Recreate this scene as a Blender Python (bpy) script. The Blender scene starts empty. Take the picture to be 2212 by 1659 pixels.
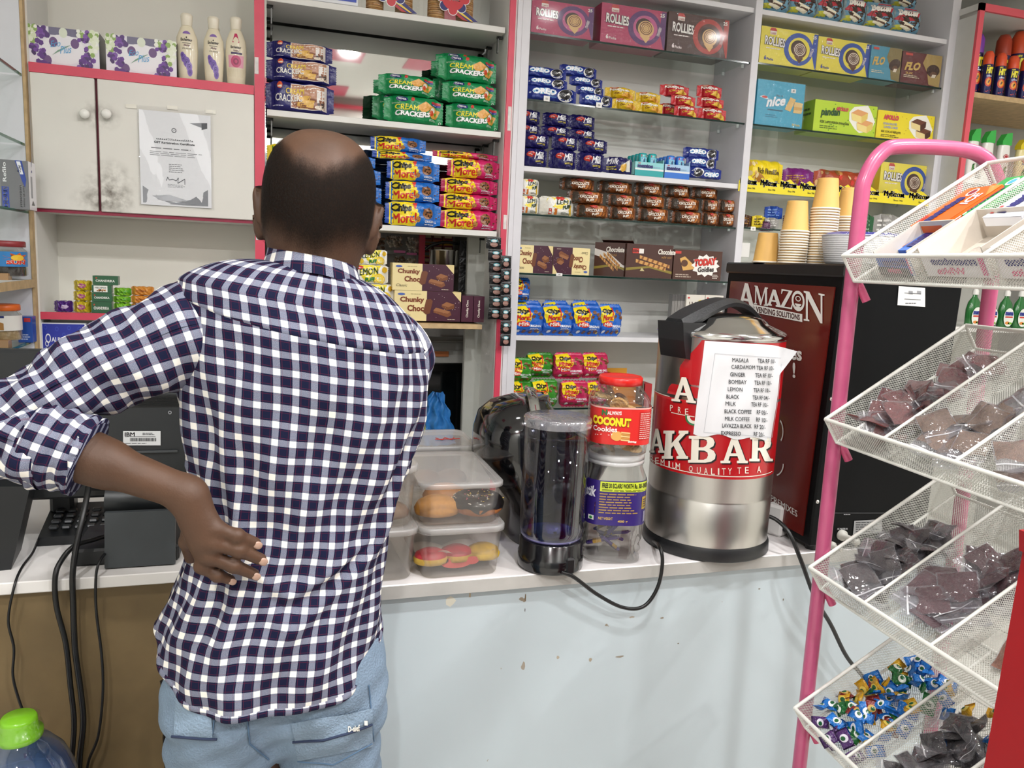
import bpy, bmesh, math, random
import numpy as np
from mathutils import Vector, Matrix
from mathutils.geometry import tessellate_polygon
R = math.radians
sc = bpy.context.scene
COL = sc.collection
random.seed(7)

# ------------------------------------------------------------------ camera
FPX, CX, CY, CAMH = 1690.0, 1106.0, 829.5, 1.45
def _nrm(v):
    v = np.array(v, float); return v / np.linalg.norm(v)
_zd = _nrm([-506, 11170, 1690]); _x = np.array([5394, -20, 1690.0]); _x -= _zd * _x.dot(_zd); _x = _nrm(_x)
_R = np.stack([_x, np.cross(-_zd, _x), -_zd])          # camera (x right, y down, z forward) -> world
cam_d = bpy.data.cameras.new('camera'); cam = bpy.data.objects.new('camera', cam_d); COL.objects.link(cam)
cam_d.sensor_fit = 'HORIZONTAL'; cam_d.sensor_width = 36.0; cam_d.lens = 36.0 * FPX / 2212.0
cam_d.clip_start = 0.02
_m = Matrix.Identity(4)
for i in range(3):
    _m[i][0] = _R[i][0]; _m[i][1] = -_R[i][1]; _m[i][2] = -_R[i][2]
_m[2][3] = CAMH
cam.matrix_world = _m
sc.camera = cam
def ray(px, py): return _R @ np.array([(px - CX) / FPX, (py - CY) / FPX, 1.0])
def at(px, py, Y):                                      # point of the plane y = Y seen at a pixel of the photograph
    d = ray(px, py); d = d * (Y / d[1]); return Vector((d[0], d[1], d[2] + CAMH))
def atz(px, py, Z):
    d = ray(px, py); d = d * ((Z - CAMH) / d[2]); return Vector((d[0], d[1], d[2] + CAMH))
def atx(px, py, X):
    d = ray(px, py); d = d * (X / d[0]); return Vector((d[0], d[1], d[2] + CAMH))

# ------------------------------------------------------------------ world, exposure, lamps
w = bpy.data.worlds.new('world'); sc.world = w; w.use_nodes = True
w.node_tree.nodes['Background'].inputs[0].default_value = (0.9, 0.95, 1.0, 1); w.node_tree.nodes['Background'].inputs[1].default_value = 0.25
sc.view_settings.view_transform = 'Standard'; sc.view_settings.look = 'None'
sc.view_settings.gamma = 1.0; sc.view_settings.use_curve_mapping = False
sc.view_settings.exposure = -0.05
sc.cycles.use_denoising = True
sc.cycles.max_bounces = 8; sc.cycles.diffuse_bounces = 4; sc.cycles.glossy_bounces = 4; sc.cycles.transmission_bounces = 6; sc.cycles.transparent_max_bounces = 24
sc.cycles.caustics_reflective = False; sc.cycles.caustics_refractive = False
sc.cycles.sample_clamp_indirect = 6.0
CEIL = 2.8
LAMPS = [(0.52, 0.43, 22), (-0.78, 0.3, 16), (1.78, 0.4, 24), (3.0, 0.7, 16), (-0.35, -0.8, 32), (1.2, -0.8, 34), (2.5, -0.8, 30), (0.3, 1.2, 3), (1.45, 1.2, 4), (2.45, 1.25, 5)]  # front row and shelf-side row are added lamps that brighten the shelves
for (lx, ly, en) in LAMPS:
    ld = bpy.data.lights.new('downlight_and_fill_lamp', 'AREA'); ld.shape = 'DISK'; ld.size = 0.1; ld.energy = en; ld.color = (1.0, 0.995, 0.99)
    ld.spread = R(170)
    lo = bpy.data.objects.new('downlight_and_fill_lamp', ld); COL.objects.link(lo); lo.location = (lx, ly, CEIL - 0.012)

# ------------------------------------------------------------------ materials
def lin(h):
    h = h.lstrip('#'); h = h if len(h) == 6 else ''.join(x * 2 for x in h); c = [int(h[i:i + 2], 16) / 255 for i in (0, 2, 4)]
    return tuple(((x / 12.92) if x <= 0.04045 else ((x + 0.055) / 1.055) ** 2.4) for x in c) + (1,)
_mc = {}
def M(col, r=0.5, m=0.0, bump=0.0, bs=60.0, var=0.0, vs=25.0, coat=0.0, spec=0.5, emit=0.0):
    k = (col, r, m, bump, bs, var, vs, coat, spec, emit)
    if k in _mc: return _mc[k]
    mt = bpy.data.materials.new('mat_' + col.strip('#')); mt.use_nodes = True
    nt = mt.node_tree; b = nt.nodes['Principled BSDF']; L = nt.links.new
    b.inputs['Base Color'].default_value = lin(col); b.inputs['Roughness'].default_value = r; b.inputs['Metallic'].default_value = m
    b.inputs['Specular IOR Level'].default_value = spec; b.inputs['Coat Weight'].default_value = coat; b.inputs['Coat Roughness'].default_value = 0.08
    if emit: b.inputs['Emission Color'].default_value = lin(col); b.inputs['Emission Strength'].default_value = emit
    if bump or var:
        tc = nt.nodes.new('ShaderNodeTexCoord')
    if bump:
        n = nt.nodes.new('ShaderNodeTexNoise'); n.inputs['Scale'].default_value = bs; n.inputs['Detail'].default_value = 2.0
        L(tc.outputs['Object'], n.inputs['Vector'])
        bp = nt.nodes.new('ShaderNodeBump'); bp.inputs['Strength'].default_value = bump; bp.inputs['Distance'].default_value = 0.01
        L(n.outputs['Fac'], bp.inputs['Height']); L(bp.outputs[0], b.inputs['Normal'])
    if var:
        n = nt.nodes.new('ShaderNodeTexNoise'); n.inputs['Scale'].default_value = vs; n.inputs['Detail'].default_value = 4.0
        L(tc.outputs['Object'], n.inputs['Vector'])
        rp = nt.nodes.new('ShaderNodeMapRange'); rp.inputs[1].default_value = 0.35; rp.inputs[2].default_value = 0.7
        rp.inputs[3].default_value = 0.0; rp.inputs[4].default_value = 1.0; L(n.outputs['Fac'], rp.inputs[0])
        mx = nt.nodes.new('ShaderNodeMix'); mx.data_type = 'RGBA'
        c = lin(col); mx.inputs[6].default_value = c; mx.inputs[7].default_value = tuple(x * (1 - var) for x in c[:3]) + (1,)
        L(rp.outputs[0], mx.inputs[0]); L(mx.outputs[2], b.inputs['Base Color'])
    _mc[k] = mt; return mt
def clear(name, tint, gloss=0.12, body=0.0, bodycol='#ffffff', rough=0.03, bump=0.0, bs=40.0):
    """thin see-through plastic or glass: tinted transparency, a glossy film, and a share of milky body"""
    mt = bpy.data.materials.new(name); mt.use_nodes = True; nt = mt.node_tree; N = nt.nodes; L = nt.links.new
    N.remove(N['Principled BSDF']); out = N['Material Output']
    t = N.new('ShaderNodeBsdfTransparent'); t.inputs[0].default_value = lin(tint)
    g = N.new('ShaderNodeBsdfGlossy'); g.inputs['Roughness'].default_value = rough
    lw = N.new('ShaderNodeLayerWeight'); lw.inputs[0].default_value = 0.35
    mr = N.new('ShaderNodeMapRange'); mr.inputs[3].default_value = gloss * 0.4; mr.inputs[4].default_value = min(1, gloss * 5); L(lw.outputs['Facing'], mr.inputs[0])
    m1 = N.new('ShaderNodeMixShader'); L(mr.outputs[0], m1.inputs[0]); L(g.outputs[0], m1.inputs[2])
    if body > 0:
        d = N.new('ShaderNodeBsdfDiffuse'); d.inputs[0].default_value = lin(bodycol)
        m2 = N.new('ShaderNodeMixShader'); m2.inputs[0].default_value = body; L(t.outputs[0], m2.inputs[1]); L(d.outputs[0], m2.inputs[2]); L(m2.outputs[0], m1.inputs[1])
    else: L(t.outputs[0], m1.inputs[1])
    if bump:
        tc = N.new('ShaderNodeTexCoord'); n = N.new('ShaderNodeTexNoise'); n.inputs['Scale'].default_value = bs; L(tc.outputs['Object'], n.inputs['Vector'])
        bp = N.new('ShaderNodeBump'); bp.inputs['Strength'].default_value = bump; bp.inputs['Distance'].default_value = 0.01; L(n.outputs['Fac'], bp.inputs['Height']); L(bp.outputs[0], g.inputs['Normal'])
    L(m1.outputs[0], out.inputs[0]); return mt
MWHITE = M('#e6e5e0', 0.45, var=0.05, vs=6)
MWALL = M('#dddcd5', 0.6, var=0.04, vs=3)
MPINK = M('#d9475f', 0.4, var=0.10, vs=14)
MPLY = M('#c9ac80', 0.6, var=0.25, vs=40)
MBLACK = M('#121315', 0.35)
MBLKMAT = M('#17191b', 0.55, var=0.2, vs=30)
MSTEEL = M('#c9c8c4', 0.2, 1.0, bump=0.02, bs=30)
MCHROME = M('#d5d5d3', 0.12, 1.0)
GLASS = clear('shelf_glass', '#eaf3ee', 0.06)
GEDGE = M('#0f2b25', 0.12)
FILM = clear('clear_film', '#f8f8f8', 0.05, rough=0.06, bump=1.0, bs=45)
TUBC = clear('frosted_plastic', '#f4f2ee', 0.07, body=0.09, bodycol='#eeece8', rough=0.22)
TUBL = clear('frosted_lid', '#f2f0ee', 0.07, body=0.30, bodycol='#eeecea', rough=0.25)
JARC = clear('clear_jar', '#f5f5f3', 0.10, body=0.02)
def mirror_mat():
    mt = M('#e0e3df', 0.03, 1.0); return mt

# ------------------------------------------------------------------ mesh builder
def sm_path(pts, n=8):
    """Catmull-Rom through pts"""
    P = [Vector(p) for p in pts]; out = []
    for i in range(len(P) - 1):
        a = P[i - 1] if i else P[0] * 2 - P[1]; b = P[i]; c = P[i + 1]; d = P[i + 2] if i + 2 < len(P) else P[-1] * 2 - P[-2]
        for k in range(n):
            t = k / n; out.append(0.5 * ((2 * b) + (c - a) * t + (2 * a - 5 * b + 4 * c - d) * t * t + (3 * b - a - 3 * c + d) * t ** 3))
    out.append(P[-1]); return out
class MB:
    def __init__(s): s.v = []; s.f = []; s.m = []; s.s = []; s.mats = []; s.uv = []; s.T = None; s.hasuv = False
    def mi(s, mat):
        if mat not in s.mats: s.mats.append(mat)
        return s.mats.index(mat)
    def add(s, vs, fs, mat, smooth=False, uvs=None):
        o = len(s.v); T = s.T
        s.v += [tuple(T @ Vector(p)) if T is not None else tuple(p) for p in vs]
        k = s.mi(mat)
        for f in fs:
            s.f.append(tuple(o + i for i in f)); s.m.append(k); s.s.append(smooth)
            if uvs is not None: s.uv.append([uvs[i] for i in f]); s.hasuv = True
            else: s.uv.append(None)
    def box(s, c, d, mat, b=0.0):
        x, y, z = c; hx, hy, hz = d[0] / 2, d[1] / 2, d[2] / 2
        b = min(b, hx * .9, hy * .9, hz * .9)
        if b <= 0:
            vs = [(x + i * hx, y + j * hy, z + k * hz) for i in (-1, 1) for j in (-1, 1) for k in (-1, 1)]
            fs = [(0, 1, 3, 2), (4, 6, 7, 5), (0, 4, 5, 1), (2, 3, 7, 6), (0, 2, 6, 4), (1, 5, 7, 3)]
        else:
            vs = []; idx = {}
            for i in (-1, 1):
                for j in (-1, 1):
                    for k in (-1, 1):
                        for ax in range(3):
                            p = [i * hx, j * hy, k * hz]
                            for a in range(3):
                                if a != ax: p[a] -= (i, j, k)[a] * b
                            idx[(i, j, k, ax)] = len(vs); vs.append((x + p[0], y + p[1], z + p[2]))
            fs = []
            for sg in (-1, 1):
                q = [idx[(sg, a, c2, 0)] for a, c2 in ((-1, -1), (1, -1), (1, 1), (-1, 1))]; fs.append(q if sg > 0 else q[::-1])
                q = [idx[(a, sg, c2, 1)] for a, c2 in ((-1, -1), (1, -1), (1, 1), (-1, 1))]; fs.append(q[::-1] if sg > 0 else q)
                q = [idx[(a, c2, sg, 2)] for a, c2 in ((-1, -1), (1, -1), (1, 1), (-1, 1))]; fs.append(q if sg > 0 else q[::-1])
            for i in (-1, 1):
                for j in (-1, 1):
                    q = [idx[(i, j, -1, 0)], idx[(i, j, -1, 1)], idx[(i, j, 1, 1)], idx[(i, j, 1, 0)]]; fs.append(q if i * j > 0 else q[::-1])
                    q = [idx[(i, -1, j, 0)], idx[(i, 1, j, 0)], idx[(i, 1, j, 2)], idx[(i, -1, j, 2)]]; fs.append(q if i * j > 0 else q[::-1])
                    q = [idx[(-1, i, j, 1)], idx[(1, i, j, 1)], idx[(1, i, j, 2)], idx[(-1, i, j, 2)]]; fs.append(q if i * j < 0 else q[::-1])
                    for k in (-1, 1):
                        q = [idx[(i, j, k, 0)], idx[(i, j, k, 1)], idx[(i, j, k, 2)]]; fs.append(q if i * j * k > 0 else q[::-1])
        s.add(vs, fs, mat)
    def lathe(s, prof, mat, n=28, c=(0, 0, 0), smooth=True, capb=True, capt=True, sx=1.0, sy=1.0, pw=2.0):
        vs = []
        for (r, z) in prof:
            for k in range(n):
                a = 2 * math.pi * k / n; ca, sa = math.cos(a), math.sin(a)
                if pw != 2.0:
                    q = (abs(ca) ** pw + abs(sa) ** pw) ** (-1 / pw); ca *= q; sa *= q
                vs.append((c[0] + r * ca * sx, c[1] + r * sa * sy, c[2] + z))
        fs = []
        for i in range(len(prof) - 1):
            for k in range(n):
                k2 = (k + 1) % n; fs.append((i * n + k, i * n + k2, (i + 1) * n + k2, (i + 1) * n + k))
        s.add(vs, fs, mat, smooth)
        if capb: s.add(vs[:n], [tuple(range(n - 1, -1, -1))], mat)
        if capt: s.add(vs[-n:], [tuple(range(n))], mat)
    def tube(s, pts, r, mat, n=10, caps=True, smooth=True, flat=1.0):
        P = [Vector(p) for p in pts]; rr = r if hasattr(r, '__len__') else [r] * len(P); vs = []; up = None
        for i, p in enumerate(P):
            t = (P[min(i + 1, len(P) - 1)] - P[max(i - 1, 0)]); t = t.normalized() if t.length > 1e-9 else Vector((0, 0, 1))
            if up is None: up = Vector((0, 0, 1)) if abs(t.z) < 0.9 else Vector((1, 0, 0))
            a = (up - t * up.dot(t)); a = a.normalized() if a.length > 1e-6 else t.orthogonal().normalized(); b = t.cross(a); up = a
            for k in range(n):
                q = 2 * math.pi * k / n; vs.append(tuple(p + a * (rr[i] * math.cos(q) * flat) + b * (rr[i] * math.sin(q))))
        fs = [(i * n + k, i * n + (k + 1) % n, (i + 1) * n + (k + 1) % n, (i + 1) * n + k) for i in range(len(P) - 1) for k in range(n)]
        s.add(vs, fs, mat, smooth)
        if caps: s.add(vs[:n], [tuple(range(n - 1, -1, -1))], mat); s.add(vs[-n:], [tuple(range(n))], mat)
    def grid(s, fn, nu, nv, mat, smooth=True, uvf=None, closeu=False):
        vs = []; uvs = [] if uvf else None
        for j in range(nv + 1):
            for i in range(nu + 1):
                vs.append(tuple(fn(i / nu, j / nv)))
                if uvf: uvs.append(uvf(i / nu, j / nv))
        W = nu + 1
        s.add(vs, [(j * W + i, j * W + i + 1, (j + 1) * W + i + 1, (j + 1) * W + i) for j in range(nv) for i in range(nu)], mat, smooth, uvs)
    def prism(s, poly, y0, y1, mat):
        """polygon in x,z pushed from y0 to y1"""
        n = len(poly); vs = [(x, y0, z) for x, z in poly] + [(x, y1, z) for x, z in poly]
        tr = tessellate_polygon([[Vector((x, z, 0)) for x, z in poly]])
        ar = sum(poly[i][0] * poly[(i + 1) % n][1] - poly[(i + 1) % n][0] * poly[i][1] for i in range(n))
        fs = []
        for t in tr:
            p = [poly[i] for i in t]; q = (p[1][0] - p[0][0]) * (p[2][1] - p[0][1]) - (p[1][1] - p[0][1]) * (p[2][0] - p[0][0])
            t = tuple(t) if q > 0 else tuple(t)[::-1]
            fs.append(t); fs.append(tuple(i + n for i in t[::-1]))
        for i in range(n):
            j = (i + 1) % n; q = (i, i + n, j + n, j); fs.append(q if ar > 0 else q[::-1])
        s.add(vs, fs, mat)
    def mesh(s, name):
        me = bpy.data.meshes.new(name); me.from_pydata(s.v, [], s.f)
        for mt in s.mats: me.materials.append(mt)
        me.polygons.foreach_set('material_index', s.m); me.polygons.foreach_set('use_smooth', s.s)
        if s.hasuv:
            ul = me.uv_layers.new(name='uv'); k = 0; buf = np.zeros(len(me.loops) * 2, np.float32)
            for f, u in zip(s.f, s.uv):
                for q in range(len(f)):
                    if u is not None: buf[2 * k] = u[q][0]; buf[2 * k + 1] = u[q][1]
                    k += 1
            ul.data.foreach_set('uv', buf)
        me.update(); return me
    def obj(s, name, parent=None, loc=(0, 0, 0), rz=0.0, **tags):
        return link(name, s.mesh(name), parent, loc, rz, **tags)
def link(name, me, parent=None, loc=(0, 0, 0), rz=0.0, rot=None, scale=None, label=None, cat=None, group=None, kind=None):
    o = bpy.data.objects.new(name, me); COL.objects.link(o)
    if parent is not None: o.parent = parent
    o.location = loc; o.rotation_euler = rot if rot is not None else (0, 0, rz)
    if scale is not None: o.scale = scale
    tag(o, label, cat, group, kind); return o
def tag(o, label=None, cat=None, group=None, kind=None):
    if label: o['label'] = label
    if cat: o['category'] = cat
    if group: o['group'] = group
    if kind: o['kind'] = kind
    return o
def empty(name, loc, rz=0.0, **t): return link(name, None, None, loc, rz, **t)
def copy_tree(o, parent=None):
    c = o.copy(); COL.objects.link(c)
    if parent is not None: c.parent = parent
    for ch in list(o.children): copy_tree(ch, c)
    return c

# ------------------------------------------------------------------ printed matter
_gl = {}
def glyph(t, bold=0.0, shear=0.0):
    k = (t, bold, shear)
    if k in _gl: return _gl[k]
    cu = bpy.data.curves.new('lettering', 'FONT'); cu.body = t; cu.offset = bold; cu.shear = shear; cu.resolution_u = 2; cu.fill_mode = 'FRONT'
    ob = bpy.data.objects.new('lettering', cu); me = bpy.data.meshes.new_from_object(ob)
    vs = [tuple(v.co[:2]) for v in me.vertices]; fs = [tuple(p.vertices) for p in me.polygons]
    bpy.data.objects.remove(ob); bpy.data.curves.remove(cu); bpy.data.meshes.remove(me)
    if not vs: vs = [(0, 0), (1, 0), (1, 1)]; fs = []
    x0 = min(v[0] for v in vs); x1 = max(v[0] for v in vs); y0 = min(v[1] for v in vs); y1 = max(v[1] for v in vs)
    vs = [((x - x0) / max(x1 - x0, 1e-6), (y - y0) / max(y1 - y0, 1e-6)) for x, y in vs]
    fs2 = []
    for f in fs:
        a = sum(vs[f[i]][0] * vs[f[(i + 1) % len(f)]][1] - vs[f[(i + 1) % len(f)]][0] * vs[f[i]][1] for i in range(len(f)))
        fs2.append(f if a > 0 else f[::-1])
    _gl[k] = (vs, fs2); return _gl[k]
SER = {   # slab and bracket serif capitals drawn as outlines on a unit box (outer loops, then holes)
 'A': [[(0, 0), (.36, 0), (.36, .09), (.29, .1), (.34, .27), (.62, .27), (.68, .1), (.6, .09), (.6, 0), (1, 0), (1, .09), (.92, .1), (.6, 1), (.42, 1), (.12, .1), (0, .09)], [(.38, .37), (.48, .7), (.585, .37)]],
 'K': [[(0, 0), (.42, 0), (.42, .1), (.34, .11), (.34, .38), (.42, .47), (.64, .11), (.56, .1), (.56, 0), (1, 0), (1, .1), (.92, .11), (.6, .62), (.84, .88), (.95, .9), (.95, 1), (.58, 1), (.58, .9), (.64, .89), (.34, .55), (.34, .89), (.42, .9), (.42, 1), (0, 1), (0, .9), (.09, .89), (.09, .11), (0, .1)]],
 'B': [[(0, 0), (.62, 0), (.82, .04), (.95, .14), (.97, .3), (.9, .44), (.74, .53), (.88, .62), (.92, .76), (.86, .9), (.74, .97), (.58, 1), (0, 1), (0, .9), (.1, .89), (.1, .11), (0, .1)], [(.36, .11), (.36, .46), (.56, .45), (.68, .38), (.7, .27), (.66, .16), (.55, .11)], [(.36, .57), (.36, .89), (.52, .89), (.63, .84), (.66, .74), (.62, .63), (.52, .57)]],
 'R': [[(0, 0), (.44, 0), (.44, .1), (.35, .11), (.35, .44), (.44, .44), (.66, 0), (1, 0), (1, .1), (.9, .11), (.7, .48), (.86, .58), (.91, .74), (.85, .9), (.72, .98), (.56, 1), (0, 1), (0, .9), (.1, .89), (.1, .11), (0, .1)], [(.35, .55), (.35, .89), (.5, .89), (.61, .84), (.64, .73), (.6, .6), (.5, .55)]],
 'M': [[(0, 0), (.24, 0), (.24, .05), (.17, .06), (.19, .74), (.44, 0), (.52, 0), (.78, .76), (.78, .06), (.7, .05), (.7, 0), (1, 0), (1, .05), (.93, .06), (.93, .94), (1, .95), (1, 1), (.78, 1), (.53, .28), (.28, 1), (.05, 1), (.05, .95), (.11, .94), (.09, .06), (0, .05)]],
 'Z': [[(0, 0), (.96, 0), (1, .28), (.95, .28), (.85, .08), (.3, .07), (.98, .95), (.98, 1), (.08, 1), (.05, .74), (.1, .74), (.2, .92), (.68, .93), (0, .06)]],
 'N': [[(0, 0), (.26, 0), (.26, .05), (.19, .06), (.19, .76), (.76, 0), (.86, 0), (.86, .94), (.96, .95), (.96, 1), (.68, 1), (.68, .95), (.78, .94), (.78, .3), (.26, 1), (0, 1), (0, .95), (.1, .92), (.1, .06), (0, .05)]],
}
class P:
    """prints on a surface; coordinates are shares of the width w and height h, fm(x, y, lift) gives the point"""
    def __init__(s, mb, fm, w, h, r=0.4, bump=0.0, bs=40.0, coat=0.0, lift=0.0006, step=0.0004, dx=0.02):
        s.mb = mb; s.fm = fm; s.w = w; s.h = h; s.k = dict(r=r, bump=bump, bs=bs, coat=coat); s.lift = lift; s.step = step; s.dx = dx
    def _c(s, c): return M(c, **s.k) if isinstance(c, str) else c
    def _put(s, pts, fs, col, l, split=False):
        if split and (s.dx < .03 or s.dx > 4):                                   # break long triangles so that they follow a curved surface
            pts = list(pts); mid = {}; todo = [(t[0], t[i], t[i + 1]) for t in fs for i in range(1, len(t) - 1)]; fs = []; lim = s.dx * 1.3
            def m_(a, b):
                k = (min(a, b), max(a, b))
                if k not in mid: mid[k] = len(pts); pts.append(((pts[a][0] + pts[b][0]) / 2, (pts[a][1] + pts[b][1]) / 2))
                return mid[k]
            while todo:
                t = todo.pop(); e = [(math.hypot((pts[t[i]][0] - pts[t[i - 2]][0]) * s.w, (pts[t[i]][1] - pts[t[i - 2]][1]) * s.h), i) for i in range(3)]; d, i = max(e)
                if d < lim: fs.append(t); continue
                a, b, c = t[i], t[i - 2], t[i - 1]; q = m_(a, b); todo += [(a, q, c), (q, b, c)]
        s.mb.add([s.fm(x * s.w, y * s.h, s.lift + s.step * l) for x, y in pts], fs, s._c(col), True)
    def rect(s, x0, y0, x1, y1, col, l=0, sk=0.0):
        nx = max(1, int(abs(x1 - x0) * s.w / s.dx + .5)); ny = max(1, int(abs(y1 - y0) * s.h / s.dx + .5))
        pts = [(x0 + (x1 - x0) * i / nx + sk * j / ny, y0 + (y1 - y0) * j / ny) for j in range(ny + 1) for i in range(nx + 1)]
        s._put(pts, [(j * (nx + 1) + i, j * (nx + 1) + i + 1, (j + 1) * (nx + 1) + i + 1, (j + 1) * (nx + 1) + i) for j in range(ny) for i in range(nx)], col, l)
    def ell(s, cx, cy, rx, ry, col, l=0, n=20, inner=0.0, rot=0.0, a0=0, a1=360):
        """rx as a share of w, ry of h; ry None makes a circle"""
        if ry is None: ry = rx * s.w / s.h
        rings = [inner, (1 + inner) / 2, 1.0] if inner > 0 else [0.001, 0.55, 1.0]
        full = a1 - a0 >= 360; m = n if full else n + 1; pts = []
        cr, sr = math.cos(R(rot)), math.sin(R(rot)); asp = s.w / s.h
        for q in rings:
            for k in range(m):
                a = R(a0 + (a1 - a0) * k / n); ex, ey = q * rx * math.cos(a) * asp, q * ry * math.sin(a)
                pts.append((cx + (ex * cr - ey * sr) / asp, cy + ex * sr + ey * cr))
        fs = [(i * m + k, (i + 1) * m + k, (i + 1) * m + (k + 1) % m, i * m + (k + 1) % m) for i in range(2) for k in range(n if full else n)]
        s._put(pts, fs, col, l)
    def poly(s, loops, col, l=0):
        if not isinstance(loops[0][0], (tuple, list)): loops = [loops]
        allp = [p for lp in loops for p in lp]
        tr = tessellate_polygon([[Vector((x * s.w, y * s.h, 0)) for x, y in lp] for lp in loops]); fs = []
        for t in tr:
            a, b, c = (allp[i] for i in t); q = (b[0] - a[0]) * (c[1] - a[1]) - (b[1] - a[1]) * (c[0] - a[0]); fs.append(tuple(t) if q > 0 else tuple(t)[::-1])
        s._put(allp, fs, col, l, True)
    def text(s, t, x0, y0, x1, y1, col, l=2, bold=0.02, shear=0.0, slope=0.0, rot=0.0):
        if 'M' in t and bold > 0.005:                              # the outline of M breaks when thickened: overlay shifted copies
            d = bold * .62 * (y1 - y0); e = d * s.h / s.w
            for a, b in (((-1, 0), (1, 0)) if bold < .04 else ((-1, -.7), (1, -.7), (-1, .7), (1, .7))): s.text(t, x0 + e * a, y0 + d * b * .6, x1 + e * a, y1 + d * b * .6, col, l, 0, shear, slope, rot)
            return
        vs, fs = glyph(t, bold, shear); cx, cy = (x0 + x1) / 2, (y0 + y1) / 2; pts = []
        cr, sr = math.cos(R(rot)), math.sin(R(rot)); asp = s.w / s.h
        for a, b in vs:
            ex, ey = (x0 + (x1 - x0) * a - cx) * asp, y0 + (y1 - y0) * b - cy + slope * (a - .5)
            pts.append((cx + (ex * cr - ey * sr) / asp, cy + ex * sr + ey * cr))
        s._put(pts, fs, col, l, True)
    def otext(s, t, x0, y0, x1, y1, col, edge, l=2, bold=0.02, o=0.05, **k):
        """lettering with an outline"""
        s.text(t, x0 - .004, y0 - .01, x1 + .004, y1 + .01, edge, l, bold + o, **k); s.text(t, x0, y0, x1, y1, col, l + 1, bold, **k)
    def serif(s, ch, x0, y0, x1, y1, col, l=2, sh=0.0):
        s.poly([[(x0 + (x1 - x0) * a + sh * b, y0 + (y1 - y0) * b) for a, b in lp] for lp in SER[ch]], col, l)
    def lines(s, x0, y0, x1, y1, n, col, l=2, fill=0.45, seed=1):
        rd = random.Random(seed); hh = (y1 - y0) / n
        for i in range(n):
            y = y1 - (i + .75) * hh; x = x0; xe = x0 + (x1 - x0) * rd.uniform(.75, 1)
            while x < xe:
                ww = (x1 - x0) * rd.uniform(.08, .22); s.rect(x, y, min(x + ww, xe), y + hh * fill, col, l); x += ww + (x1 - x0) * .03
    def dots(s, x0, y0, x1, y1, n, rx, cols, l=1, seed=2, ry=None, nn=8):
        rd = random.Random(seed)
        for i in range(n): s.ell(rd.uniform(x0, x1), rd.uniform(y0, y1), rx * rd.uniform(.7, 1.2), ry, rd.choice(cols), l, nn)

# ------------------------------------------------------------------ package bodies; origin at the middle of the front bottom edge, depth towards +y
PK = {}
def carton(key, W, D, H, col, design, side=None, top=None, r=0.4, bump=0.0, rs=None, coat=0.3, b=0.0015, film=False):
    mb = MB(); base = M(col, r, coat=coat, bump=bump)
    mb.box((0, D / 2, H / 2), (W, D, H), base, b)
    if design: design(P(mb, lambda x, y, l: (x - W / 2, -l, y), W, H, r=r, coat=coat, bump=bump))
    if rs: rs(P(mb, lambda x, y, l: (W / 2 + l, x, y), D, H, r=r, coat=coat))
    if side: side(P(mb, lambda x, y, l: (-W / 2 - l, D - x, y), D, H, r=r, coat=coat))
    if top: top(P(mb, lambda x, y, l: (x - W / 2, y, H + l), W, D, r=r, coat=coat))
    if film:
        mb.grid(lambda u, v: ((u - .5) * (W + .006), -.005 + .0015 * math.sin(u * 37 + v * 20), v * (H + .002)), 14, 8, FILM)
    PK[key] = (mb.mesh('package'), W, D, H)
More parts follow.
